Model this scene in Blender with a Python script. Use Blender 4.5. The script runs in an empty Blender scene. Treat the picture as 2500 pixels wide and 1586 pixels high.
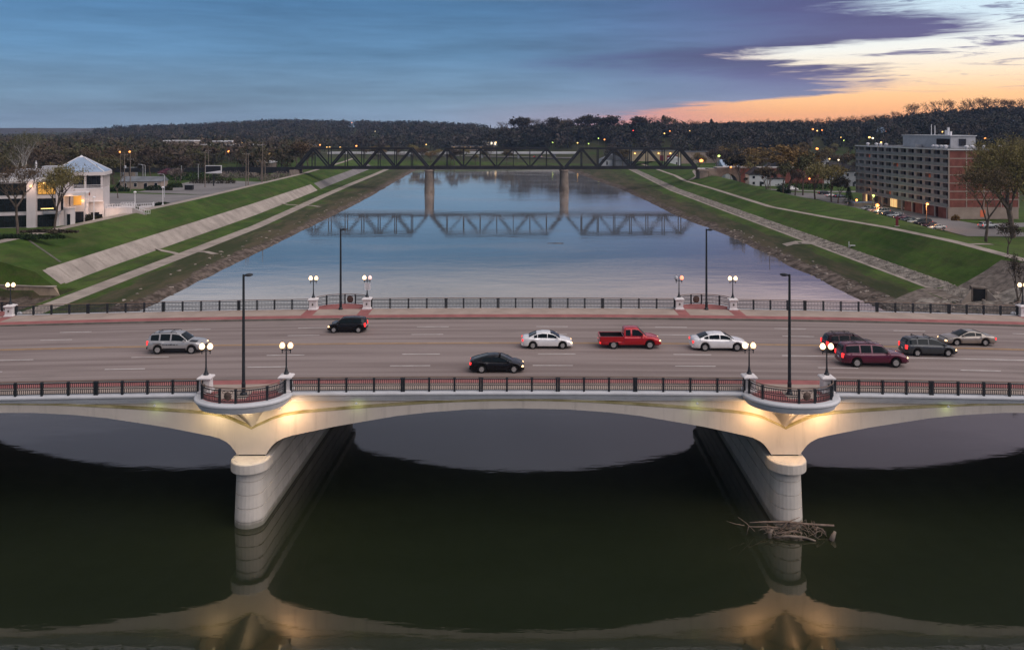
import bpy, math, random
import numpy as np
from mathutils import Vector, Matrix, noise as mnoise

rnd = random.Random(7)
npr = np.random.RandomState(11)
SC = bpy.context.scene
COL = SC.collection
PI = math.pi

# ------------------------------------------------------------------ camera, world, sun, exposure
CAMH = 29.5            # camera height above the water
FPX = 2000.0           # focal length in photo pixels (photo is 2500 x 1586)
YH = 318.0             # horizon row in the photo
cam_d = bpy.data.cameras.new('camera')
cam = bpy.data.objects.new('camera', cam_d); COL.objects.link(cam)
cam.location = (0, 0, CAMH); cam.rotation_euler = (PI/2, 0, 0)
cam_d.sensor_width = 36; cam_d.lens = 36*FPX/2500
cam_d.shift_y = -(793-YH)/2500
cam_d.clip_start = 1; cam_d.clip_end = 20000
SC.camera = cam

def lin(r, g, b, a=1.0):
    f = lambda c: (c/255/12.92) if c/255 <= 0.04045 else ((c/255+0.055)/1.055)**2.4
    return (f(r), f(g), f(b), a)

SC.view_settings.view_transform = 'Standard'
SC.view_settings.look = 'None'
SC.view_settings.exposure = 0.14
SC.view_settings.gamma = 1.0
SC.view_settings.use_curve_mapping = False
SC.render.engine = 'CYCLES'
SC.cycles.use_denoising = True
SC.cycles.max_bounces = 6
SC.cycles.transparent_max_bounces = 8
SC.cycles.sample_clamp_indirect = 4
SC.cycles.caustics_reflective = False
SC.cycles.caustics_refractive = False

class NT:
    """short helper for wiring nodes"""
    def __init__(s, tree): s.t = tree; s.n = tree.nodes; s.l = tree.links
    def node(s, typ, **kw):
        n = s.n.new(typ)
        for k, v in kw.items(): setattr(n, k, v)
        return n
    def put(s, sock, v):
        if isinstance(v, (int, float, tuple, list)): sock.default_value = v
        else: s.l.new(v, sock)
    def math(s, op, a, b=None, c=None, clamp=False):
        n = s.node('ShaderNodeMath', operation=op, use_clamp=clamp)
        s.put(n.inputs[0], a)
        if b is not None: s.put(n.inputs[1], b)
        if c is not None: s.put(n.inputs[2], c)
        return n.outputs[0]
    def step(s, x, lo, hi):                       # smoothstep
        n = s.node('ShaderNodeMapRange', interpolation_type='SMOOTHSTEP')
        s.put(n.inputs[0], x); s.put(n.inputs[1], lo); s.put(n.inputs[2], hi)
        return n.outputs[0]
    def ramp(s, x, stops, interp='LINEAR'):
        n = s.node('ShaderNodeValToRGB'); s.put(n.inputs[0], x)
        cr = n.color_ramp; cr.interpolation = interp
        while len(cr.elements) < len(stops): cr.elements.new(0.5)
        for e, (p, c) in zip(cr.elements, stops):
            e.position = p; e.color = c if len(c) == 4 else (*c, 1)
        return n.outputs[0]
    def mix(s, f, a, b, mode='MIX'):
        n = s.node('ShaderNodeMix', data_type='RGBA', blend_type=mode)
        s.put(n.inputs[0], f); s.put(n.inputs[6], a); s.put(n.inputs[7], b)
        return n.outputs[2]
    def noise(s, vec, scale=1, detail=4, rough=0.5, dim='3D', dist=0.0):
        n = s.node('ShaderNodeTexNoise', noise_dimensions=dim)
        if vec is not None: s.put(n.inputs['Vector'], vec)
        n.inputs['Scale'].default_value = scale; n.inputs['Detail'].default_value = detail
        n.inputs['Roughness'].default_value = rough; n.inputs['Distortion'].default_value = dist
        return n.outputs[0]
    def scale(s, vec, sc, loc=(0, 0, 0)):
        n = s.node('ShaderNodeMapping'); s.put(n.inputs[0], vec)
        n.inputs['Scale'].default_value = sc; n.inputs['Location'].default_value = loc
        return n.outputs[0]

def make_world():
    w = bpy.data.worlds.new('World'); SC.world = w; w.use_nodes = True
    T = NT(w.node_tree); T.n.clear()
    tc = T.node('ShaderNodeTexCoord').outputs['Generated']
    sp = T.node('ShaderNodeSeparateXYZ'); T.put(sp.inputs[0], tc)
    x, y, z = sp.outputs
    hyp = T.math('SQRT', T.math('ADD', T.math('MULTIPLY', x, x), T.math('MULTIPLY', y, y)))
    te = T.math('DIVIDE', T.math('MAXIMUM', z, 0.0), T.math('MAXIMUM', hyp, 0.001))   # tan of elevation
    az = T.math('ARCTAN2', x, y)                                   # 0 = up the river, + to the right
    V = T.scale(tc, (3, 3, 34)); V2 = T.scale(tc, (7, 7, 95), (4, 2, 1)); V3 = T.scale(tc, (1.3, 1.3, 9), (1, 5, 2))
    n1 = T.noise(V, 1.6, 6, 0.62); n2 = T.noise(V2, 1.3, 6, 0.65, dist=0.6); n3 = T.noise(V3, 1.5, 4, 0.5)
    c1 = T.math('SUBTRACT', n1, 0.5); c2 = T.math('SUBTRACT', n2, 0.5); c3 = T.math('SUBTRACT', n3, 0.5)
    # --- edge of the cloud bank: azimuth at which the bright opening begins, by elevation
    tew = T.math('ADD', te, T.math('MULTIPLY', c1, 0.022))
    tab = [(318, 1400), (298, 1480), (287, 1520), (272, 1580), (256, 1700), (244, 1810), (234, 1960), (224, 2080), (206, 2150),
           (192, 2170), (178, 2080), (163, 1900), (150, 1790), (138, 1770), (126, 1850), (112, 1980), (98, 2170), (82, 2330),
           (62, 2400), (44, 2370), (26, 2240), (8, 2150), (-30, 2120), (-90, 2300), (-160, 2700), (-260, 3800), (-400, 6000)]
    stops = []
    for py, px in tab:
        a = math.atan((px-1250)/2000.0)
        t = (318-py)/2000.0*math.cos(min(a, 0.6))
        stops.append((min(t/0.4, 1.0), (a/1.5,)*3))
    ab = T.math('MULTIPLY', T.ramp(T.math('DIVIDE', tew, 0.4, clamp=True), stops, 'B_SPLINE'), 1.5)
    d = T.math('ADD', T.math('SUBTRACT', az, ab), T.math('ADD', T.math('MULTIPLY', c1, 0.26), T.math('MULTIPLY', c2, 0.30)))
    soft = T.math('ADD', 0.035, T.math('MULTIPLY', te, 0.25))
    op = T.step(d, T.math('MULTIPLY', soft, -1), soft)
    # streak clouds lying in the opening
    stk = T.math('MULTIPLY', T.step(n2, 0.50, 0.62), T.step(te, 0.035, 0.06))
    stk = T.math('MULTIPLY', stk, T.step(n1, 0.44, 0.56))
    op = T.math('MULTIPLY', op, T.math('SUBTRACT', 1.0, T.math('MULTIPLY', stk, 0.9)))
    op = T.math('MULTIPLY', op, T.math('SUBTRACT', 1.0, T.step(az, 0.9, 1.5)))
    clear = T.ramp(T.math('DIVIDE', te, 0.2, clamp=True),
                   [(0.0, lin(250, 160, 100)), (0.10, lin(255, 182, 118)), (0.20, lin(255, 202, 146)), (0.32, lin(246, 226, 196)),
                    (0.45, lin(236, 238, 232)), (0.62, lin(205, 228, 240)), (1.0, lin(160, 195, 222))])
    pink = T.math('SUBTRACT', 1.0, T.step(az, 0.10, 0.34))
    clear = T.mix(pink, clear, lin(216, 150, 145))
    # --- cloud deck
    base = T.ramp(T.math('DIVIDE', te, 1.0, clamp=True),
                  [(0.0, lin(134, 154, 174)), (0.04, lin(116, 146, 172)), (0.09, lin(94, 134, 170)), (0.156, lin(78, 122, 164)), (0.20, lin(204, 204, 214)),
                   (0.26, lin(142, 146, 166)), (0.34, lin(118, 124, 144)), (0.7, lin(148, 150, 162)), (1.0, lin(152, 152, 162))])
    right = T.step(az, -0.08, 0.42)
    rc = T.ramp(T.math('DIVIDE', te, 1.0, clamp=True),
                [(0.0, lin(124, 140, 166)), (0.04, lin(114, 130, 164)), (0.09, lin(100, 114, 158)), (0.156, lin(84, 98, 148)), (0.20, lin(222, 202, 212)), (0.26, lin(158, 152, 170)), (0.34, lin(134, 130, 148)), (1.0, lin(152, 152, 162))])
    base = T.mix(T.math('MULTIPLY', right, 0.95), base, rc)
    pe = T.math('MULTIPLY', T.math('MULTIPLY', T.step(d, -0.28, -0.02), T.step(te, 0.03, 0.07)), 0.75)
    base = T.mix(pe, base, lin(72, 76, 122))
    tone = T.math('ADD', 1.0, T.math('ADD', T.math('MULTIPLY', c3, 0.70), T.math('ADD', T.math('MULTIPLY', c1, 0.60), T.math('MULTIPLY', c2, 0.30))))
    base = T.mix(1.0, base, tone, 'MULTIPLY')
    low = T.math('MULTIPLY', T.math('MULTIPLY', T.step(az, -0.15, 0.1), T.math('SUBTRACT', 1.0, T.step(te, 0.008, 0.045))), 0.4)
    base = T.mix(low, base, lin(188, 152, 158))
    col = T.mix(op, base, clear)
    # real dusk sky mixed in faintly, so that the light keeps the tint of a low sun
    sky = T.node('ShaderNodeTexSky', sky_type='NISHITA'); sky.sun_disc = False
    sky.sun_elevation = math.radians(1.0); sky.sun_rotation = math.radians(30)
    bgs = T.node('ShaderNodeBackground'); T.put(bgs.inputs[0], sky.outputs[0]); bgs.inputs[1].default_value = 0.05
    bg = T.node('ShaderNodeBackground'); T.put(bg.inputs[0], col); bg.inputs[1].default_value = 1.12
    mx = T.node('ShaderNodeMixShader'); mx.inputs[0].default_value = 0.08
    T.l.new(bg.outputs[0], mx.inputs[1]); T.l.new(bgs.outputs[0], mx.inputs[2])
    out = T.node('ShaderNodeOutputWorld'); T.l.new(mx.outputs[0], out.inputs[0])
make_world()

sun_d = bpy.data.lights.new('sun', 'SUN'); sun_d.energy = 2.5; sun_d.angle = math.radians(75); sun_d.color = (1.0, 0.91, 0.87)
sun = bpy.data.objects.new('sun', sun_d); COL.objects.link(sun)
sun.rotation_euler = Vector((-0.72, 0.42, -0.85)).to_track_quat('-Z', 'Y').to_euler()   # broad sky glow from behind the camera

# ------------------------------------------------------------------ materials
def material(name, color, rough=0.8, spec=0.3, var=0.15, scale=1.0, detail=5, bump=0.0, bscale=None, metal=0.0, streak=0.0, color2=None, coord='Object', tide=0.0):
    m = bpy.data.materials.new(name); m.use_nodes = True
    T = NT(m.node_tree); b = T.n['Principled BSDF']
    b.inputs['Roughness'].default_value = rough; b.inputs['Metallic'].default_value = metal
    b.inputs['Specular IOR Level'].default_value = spec
    tc = T.node('ShaderNodeTexCoord').outputs[coord]
    c = color if len(color) == 4 else (*color, 1)
    n = T.noise(tc, scale, detail, 0.6)
    f = T.step(n, 0.3, 0.7)
    dark = tuple(v*(1-var) for v in c[:3])+(1,); light = tuple(min(1, v*(1+var)) for v in c[:3])+(1,)
    if color2: light = color2 if len(color2) == 4 else (*color2, 1)
    col = T.mix(f, dark, light)
    if tide:
        zz = T.node('ShaderNodeSeparateXYZ'); T.put(zz.inputs[0], tc)
        lvl = T.math('ADD', zz.outputs[2], T.math('MULTIPLY', T.math('SUBTRACT', T.noise(T.scale(tc, (1, 1, .3)), 2.0, 5, .7), 0.5), 0.5))
        col = T.mix(T.math('MULTIPLY', T.math('SUBTRACT', 1.0, T.step(lvl, 0.15, tide)), 0.75), col, (0.10, 0.10, 0.065, 1))   # damp growth above the waterline
    if streak:
        sv = T.noise(T.scale(tc, (1.6, 1.6, 0.12)), 1.0, 5, 0.7)
        col = T.mix(T.math('MULTIPLY', T.step(sv, 0.5, 0.72), streak), col, tuple(v*0.45 for v in c[:3])+(1,))
    T.put(b.inputs['Base Color'], col)
    if bump:
        bn = T.node('ShaderNodeBump'); bn.inputs['Strength'].default_value = bump; bn.inputs['Distance'].default_value = 0.05
        T.put(bn.inputs['Height'], T.noise(tc, bscale or scale*6, 6, 0.7)); T.l.new(bn.outputs[0], b.inputs['Normal'])
    return m

def emission(name, color, strength):
    m = bpy.data.materials.new(name); m.use_nodes = True
    T = NT(m.node_tree); b = T.n['Principled BSDF']
    c = (*color[:3], 1)
    b.inputs['Base Color'].default_value = c
    tc = T.node('ShaderNodeTexCoord').outputs['Object']
    T.put(b.inputs['Emission Color'], T.mix(T.noise(tc, 6, 2), c, tuple(v*0.85 for v in c[:3])+(1,)))
    b.inputs['Emission Strength'].default_value = strength
    return m

def foliage(name, cols, rough=0.9, per='object'):
    """crown material: three tints chosen per object or per face group"""
    m = bpy.data.materials.new(name); m.use_nodes = True
    T = NT(m.node_tree); b = T.n['Principled BSDF']; b.inputs['Roughness'].default_value = rough
    b.inputs['Specular IOR Level'].default_value = 0.1
    if per == 'object': r = T.node('ShaderNodeObjectInfo').outputs['Random']
    else:
        a = T.node('ShaderNodeAttribute'); a.attribute_name = 'tint'; r = a.outputs['Fac']
    k = len(cols)
    col = T.ramp(r, [((i+0.5)/k, c) for i, c in enumerate(cols)])
    tc = T.node('ShaderNodeTexCoord').outputs['Object']
    n = T.noise(tc, 0.5, 4, 0.7)
    col = T.mix(T.step(n, 0.35, 0.7), tuple([0.55]*3)+(1,), (1.35, 1.35, 1.35, 1)) if False else T.mix(1.0, col, T.mix(T.step(n, 0.3, 0.7), (0.6, 0.6, 0.6, 1), (1.35, 1.3, 1.2, 1)), 'MULTIPLY')
    T.put(b.inputs['Base Color'], col)
    return m

M = {}
def build_materials():
    M['concrete'] = material('bridge_concrete', (0.56, 0.50, 0.43), 0.75, 0.25, 0.07, 0.35, 6, 0.12, 5, streak=0.30)
    M['pierc'] = material('pier_concrete', (0.56, 0.52, 0.46), 0.8, 0.25, 0.10, 0.5, 6, 0.15, 4, streak=0.34, tide=0.7)
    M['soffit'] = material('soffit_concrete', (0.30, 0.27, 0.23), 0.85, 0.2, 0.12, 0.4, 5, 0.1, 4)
    M['moss'] = material('moss_stain', (0.31, 0.27, 0.12), 0.9, 0.1, 0.3, 0.6, 5, color2=(0.42, 0.37, 0.21))
    M['cornice'] = material('painted_cornice', (0.60, 0.60, 0.60), 0.6, 0.3, 0.07, 0.7, 6, 0.05, 5, streak=0.12)
    M['white'] = material('white_stone', (0.68, 0.64, 0.62), 0.7, 0.3, 0.10, 1.5, 5, 0.1, 8, streak=0.15)
    M['iron'] = material('black_iron', (0.018, 0.022, 0.026), 0.4, 0.4, 0.25, 2)
    M['rail'] = material('brown_handrail', (0.16, 0.10, 0.07), 0.5, 0.4, 0.2, 1)
    M['bronze'] = material('bronze_emblem', (0.10, 0.065, 0.05), 0.45, 0.5, 0.3, 6, bump=0.3, metal=0.3)
    M['redbrick'] = material('red_brick_paving', (0.30, 0.115, 0.105), 0.85, 0.2, 0.16, 0.8, 7, 0.1, 20)
    M['tan'] = material('tan_paving', (0.36, 0.285, 0.235), 0.85, 0.2, 0.12, 0.5, 7, 0.1, 12)
    M['kerb'] = material('kerb_stone', (0.13, 0.12, 0.10), 0.85, 0.2, 0.2, 1, 6)
    M['white_paint'] = material('white_line_paint', (0.66, 0.62, 0.58), 0.7, 0.2, 0.2, 1.2, 6)
    M['yellow_paint'] = material('yellow_line_paint', (0.44, 0.25, 0.08), 0.7, 0.2, 0.2, 1.2, 6)
    M['steel'] = material('truss_steel', (0.022, 0.022, 0.024), 0.6, 0.3, 0.3, 0.3, 6)
    M['oldstone'] = material('old_pier_stone', (0.27, 0.22, 0.18), 0.9, 0.15, 0.3, 0.25, 7, 0.4, 1.2, streak=0.3)
    M['path'] = material('path_concrete', (0.32, 0.27, 0.225), 0.85, 0.2, 0.22, 0.3, 7, 0.1, 2)
    M['asphalt'] = material('parking_asphalt', (0.20, 0.185, 0.175), 0.85, 0.2, 0.18, 0.06, 6)
    M['revet'] = material('revetment_concrete', (0.35, 0.30, 0.255), 0.85, 0.2, 0.20, 0.22, 7, 0.15, 2, streak=0.45)
    M['riprap'] = material('grey_riprap', (0.24, 0.21, 0.175), 0.95, 0.1, 0.5, 0.7, 8, 0.8, 2.0)
    M['mudstone'] = material('muddy_rock', (0.17, 0.14, 0.115), 0.95, 0.1, 0.4, 1, 7, 0.5, 3)
    M['wood'] = material('weathered_driftwood', (0.165, 0.125, 0.10), 0.85, 0.2, 0.3, 3, 6)
    M['bark'] = material('tree_bark', (0.115, 0.09, 0.07), 0.9, 0.1, 0.3, 1.0, 6, 0.3, 5)
    M['palebark'] = material('pale_bark', (0.36, 0.33, 0.30), 0.9, 0.1, 0.3, 1.0, 6)
    M['polewood'] = material('pole_wood', (0.20, 0.16, 0.13), 0.9, 0.1, 0.2, 1.0)
    M['whitewall'] = material('white_render_wall', (0.62, 0.56, 0.54), 0.8, 0.25, 0.07, 0.3, 6, 0.05, 4, streak=0.1)
    M['whitemetal'] = material('white_metal', (0.72, 0.70, 0.70), 0.5, 0.4, 0.05, 1)
    M['greyroof'] = material('grey_roofing', (0.16, 0.17, 0.18), 0.8, 0.2, 0.2, 0.3)
    M['flatroof'] = material('flat_roof', (0.11, 0.115, 0.12), 0.85, 0.2, 0.3, 0.15, 6)
    M['blueroof'] = material('blue_grey_seam_roof', (0.28, 0.36, 0.47), 0.45, 0.4, 0.08, 0.3)
    M['hvac'] = material('grey_plant', (0.46, 0.46, 0.47), 0.6, 0.3, 0.1, 0.6)
    M['brickwall'] = material('red_brick_wall', (0.21, 0.078, 0.060), 0.9, 0.15, 0.25, 0.5, 7, 0.1, 12)
    M['slab'] = material('slab_concrete', (0.40, 0.355, 0.33), 0.85, 0.2, 0.12, 0.4, 6, streak=0.2)
    M['balcony'] = material('balcony_grey', (0.21, 0.22, 0.215), 0.7, 0.3, 0.15, 0.6)
    M['beige'] = material('beige_wall', (0.34, 0.27, 0.22), 0.85, 0.2, 0.12, 0.4, 6)
    M['yellowwall'] = material('yellow_metal_wall', (0.36, 0.30, 0.20), 0.7, 0.2, 0.1, 0.2)
    M['whitehouse'] = material('white_siding', (0.55, 0.56, 0.56), 0.8, 0.2, 0.08, 0.4)
    M['greysiding'] = material('grey_siding', (0.26, 0.27, 0.28), 0.8, 0.2, 0.12, 0.4)
    M['darkroof'] = material('dark_shingle_roof', (0.055, 0.05, 0.05), 0.9, 0.1, 0.25, 0.6)
    M['redmetal'] = material('dark_red_door', (0.16, 0.02, 0.03), 0.6, 0.3, 0.1, 1)
    M['hedge'] = foliage('hedge_leaves', [(0.018, 0.034, 0.015), (0.03, 0.045, 0.018), (0.04, 0.035, 0.02)])
    M['glass'] = material('dark_window_glass', (0.012, 0.015, 0.02), 0.08, 0.6, 0.3, 0.5)
    M['carglass'] = material('car_glass', (0.010, 0.016, 0.018), 0.12, 0.22, 0.2, 1)
    M['tyre'] = material('tyre_rubber', (0.012, 0.012, 0.012), 0.85, 0.2, 0.2, 5)
    M['rim'] = material('alloy_rim', (0.48, 0.46, 0.44), 0.35, 0.6, 0.1, 4, metal=0.4)
    M['trimblack'] = material('black_trim', (0.012, 0.012, 0.013), 0.5, 0.4, 0.2, 3)
    M['globe'] = emission('lit_globe', (1.0, 0.60, 0.30), 2.6)
    M['globe_core'] = emission('lit_globe_bright', (1.0, 0.66, 0.36), 3.4)
    M['globe_orange'] = emission('faint_orange_globe', (1.0, 0.25, 0.14), 2.2)
    M['globe_dim'] = emission('faint_pink_globe', (1.0, 0.62, 0.56), 0.75)
    M['globe_off'] = material('unlit_globe', (0.42, 0.44, 0.46), 0.2, 0.5, 0.05, 3)
    M['head'] = emission('headlight_warm', (1.0, 0.62, 0.30), 3.0)
    M['head_white'] = emission('headlight_pale', (1.0, 0.82, 0.62), 8.0)
    M['amber'] = emission('amber_marker', (1.0, 0.35, 0.06), 3.0)
    M['tail'] = emission('tail_light_red', (1.0, 0.03, 0.03), 1.6)
    M['tail_dim'] = emission('tail_light_faint', (0.8, 0.06, 0.05), 0.9)
    M['lamp_orange'] = emission('sodium_lamp', (1.0, 0.30, 0.07), 4.0)
    M['lamp_yellow'] = emission('warm_street_lamp', (1.0, 0.58, 0.17), 3.2)
    M['lamp_green'] = emission('mercury_lamp', (0.72, 1.0, 0.22), 2.4)
    M['lamp_white'] = emission('white_street_lamp', (1.0, 0.82, 0.52), 3.0)
    M['lamp_red'] = emission('red_lamp', (1.0, 0.06, 0.04), 4.0)
    M['lit_room'] = emission('lit_room_yellow', (0.75, 0.38, 0.07), 0.36)
    M['lit_strip'] = emission('lit_ceiling_strip', (1.0, 0.66, 0.22), 3.0)
    M['lit_glow'] = emission('lit_entrance', (1.0, 0.62, 0.25), 0.9)
    M['lit_red'] = emission('dim_red_room', (0.6, 0.14, 0.06), 0.16)
build_materials()

def road_material():
    m = bpy.data.materials.new('bridge_asphalt'); m.use_nodes = True
    T = NT(m.node_tree); b = T.n['Principled BSDF']; b.inputs['Roughness'].default_value = 0.82; b.inputs['Specular IOR Level'].default_value = 0.2
    tc = T.node('ShaderNodeTexCoord').outputs['Object']
    wear = T.noise(T.scale(tc, (0.03, 1.1, 1)), 1.0, 6, 0.6)         # wheel-track wear runs along the bridge
    patch = T.noise(T.scale(tc, (0.12, 0.35, 1)), 1.0, 6, 0.65)
    fine = T.noise(tc, 9, 5, 0.75)
    col = T.mix(T.step(wear, 0.35, 0.65), (0.192, 0.150, 0.134, 1), (0.280, 0.228, 0.206, 1))
    col = T.mix(T.math('MULTIPLY', T.step(patch, 0.55, 0.75), 0.45), col, (0.145, 0.12, 0.105, 1))
    col = T.mix(1.0, col, T.mix(fine, (0.78, 0.78, 0.78, 1), (1.22, 1.22, 1.22, 1)), 'MULTIPLY')
    T.put(b.inputs['Base Color'], col)
    bn = T.node('ShaderNodeBump'); bn.inputs['Strength'].default_value = 0.15; bn.inputs['Distance'].default_value = 0.02
    T.put(bn.inputs['Height'], fine); T.l.new(bn.outputs[0], b.inputs['Normal'])
    return m
M['road'] = road_material()

def water_material():
    m = bpy.data.materials.new('river_water'); m.use_nodes = True
    T = NT(m.node_tree); T.n.clear()
    tc = T.node('ShaderNodeTexCoord').outputs['Object']
    big = T.noise(T.scale(tc, (0.10, 0.22, 1)), 1.0, 3, 0.5)
    mid = T.noise(T.scale(tc, (0.55, 1.6, 1)), 1.0, 3, 0.55, dist=0.4)
    small = T.noise(T.scale(tc, (2.2, 5.5, 1)), 1.0, 2, 0.5)
    calm = T.step(T.noise(T.scale(tc, (0.02, 0.045, 1)), 1.0, 3, 0.5), 0.45, 0.68)
    h = T.math('ADD', T.math('MULTIPLY', big, 0.30), T.math('MULTIPLY', T.math('ADD', T.math('MULTIPLY', mid, 0.13), T.math('MULTIPLY', small, 0.030)), T.math('ADD', 0.35, T.math('MULTIPLY', calm, 0.9))))
    bn = T.node('ShaderNodeBump'); bn.inputs['Strength'].default_value = 1.0; bn.inputs['Distance'].default_value = 0.065
    T.put(bn.inputs['Height'], h)
    gl = T.node('ShaderNodeBsdfGlossy'); gl.inputs['Roughness'].default_value = 0.035; gl.inputs['Color'].default_value = (1.0, 0.93, 0.86, 1)
    T.l.new(bn.outputs[0], gl.inputs['Normal'])
    df = T.node('ShaderNodeBsdfDiffuse'); T.put(df.inputs['Color'], T.mix(big, (0.013, 0.019, 0.007, 1), (0.009, 0.014, 0.005, 1)))
    fr = T.node('ShaderNodeFresnel'); fr.inputs['IOR'].default_value = 1.8; T.l.new(bn.outputs[0], fr.inputs['Normal'])
    mx = T.node('ShaderNodeMixShader'); T.l.new(T.math('MULTIPLY', T.math('POWER', fr.outputs[0], 1.25), 1.95, clamp=True), mx.inputs[0]); T.l.new(df.outputs[0], mx.inputs[1])
    g2 = T.node('ShaderNodeBsdfGlossy'); g2.inputs['Roughness'].default_value = 0.46; g2.inputs['Color'].default_value = (1.0, 0.95, 0.90, 1); T.l.new(bn.outputs[0], g2.inputs['Normal'])   # wind-roughened share of the surface
    gm = T.node('ShaderNodeMixShader'); T.put(gm.inputs[0], T.math('ADD', 0.09, T.math('MULTIPLY', calm, 0.08))); T.l.new(gl.outputs[0], gm.inputs[1]); T.l.new(g2.outputs[0], gm.inputs[2]); T.l.new(gm.outputs[0], mx.inputs[2])
    o = T.node('ShaderNodeOutputMaterial'); T.l.new(mx.outputs[0], o.inputs[0])
    return m
M['water'] = water_material()

def ground_material():
    """grass, mud near the water's edge and leaf litter under the woods"""
    m = bpy.data.materials.new('ground'); m.use_nodes = True
    T = NT(m.node_tree); b = T.n['Principled BSDF']; b.inputs['Roughness'].default_value = 0.95; b.inputs['Specular IOR Level'].default_value = 0.1
    tc = T.node('ShaderNodeTexCoord').outputs['Object']
    sp = T.node('ShaderNodeSeparateXYZ'); T.put(sp.inputs[0], tc); x, y, z = sp.outputs
    n1 = T.noise(tc, 0.07, 6, 0.6); n2 = T.noise(tc, 0.6, 6, 0.7); n3 = T.noise(T.scale(tc, (0.25, 0.05, 0.3)), 1.0, 6, 0.7); nf = T.noise(tc, 3.5, 4, 0.8)
    grass = T.mix(T.step(T.math('ADD', T.math('MULTIPLY', n1, 0.6), T.math('MULTIPLY', T.noise(tc, 0.25, 6, 0.75), 0.4)), 0.38, 0.62), (0.030, 0.062, 0.010, 1), (0.070, 0.116, 0.022, 1))
    grass = T.mix(T.math('MULTIPLY', T.step(T.noise(T.scale(tc, (0.35, 0.06, 0.8)), 1.0, 6, 0.75), 0.42, 0.72), 0.65), grass, (0.090, 0.080, 0.036, 1))
    grass = T.mix(T.math('MULTIPLY', T.step(T.noise(tc, 0.16, 7, 0.75), 0.50, 0.68), 0.5), grass, (0.036, 0.038, 0.016, 1))
    grass = T.mix(1.0, grass, T.mix(nf, (0.7, 0.7, 0.7, 1), (1.3, 1.3, 1.3, 1)), 'MULTIPLY')
    rough = T.mix(T.step(n3, 0.40, 0.62), (0.040, 0.048, 0.020, 1), (0.085, 0.070, 0.042, 1))
    mud = T.mix(T.step(n2, 0.38, 0.66), (0.055, 0.043, 0.032, 1), (0.18, 0.14, 0.115, 1))
    hz = T.math('ADD', z, T.math('ADD', T.math('MULTIPLY', T.math('SUBTRACT', n3, 0.5), 2.6), T.math('MULTIPLY', T.math('SUBTRACT', n2, 0.5), 0.9)))
    c = T.mix(T.step(hz, 0.75, 1.05), mud, rough)
    c = T.mix(T.step(hz, 1.7, 2.2), c, grass)
    litter = T.mix(T.step(n1, 0.4, 0.6), (0.055, 0.042, 0.026, 1), (0.048, 0.050, 0.024, 1))
    ax = T.math('ABSOLUTE', x)
    far = T.math('MAXIMUM', T.math('MULTIPLY', T.step(y, 640, 700), T.step(n1, 0.25, 0.6)), T.math('MULTIPLY', T.step(ax, 165, 200), T.step(n1, 0.35, 0.6)))
    c = T.mix(far, c, litter)
    T.put(b.inputs['Base Color'], c)
    bn = T.node('ShaderNodeBump'); bn.inputs['Strength'].default_value = 0.5; bn.inputs['Distance'].default_value = 0.2
    T.put(bn.inputs['Height'], T.math('ADD', n2, T.math('MULTIPLY', nf, 0.3))); T.l.new(bn.outputs[0], b.inputs['Normal'])
    return m
M['ground'] = ground_material()

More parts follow.
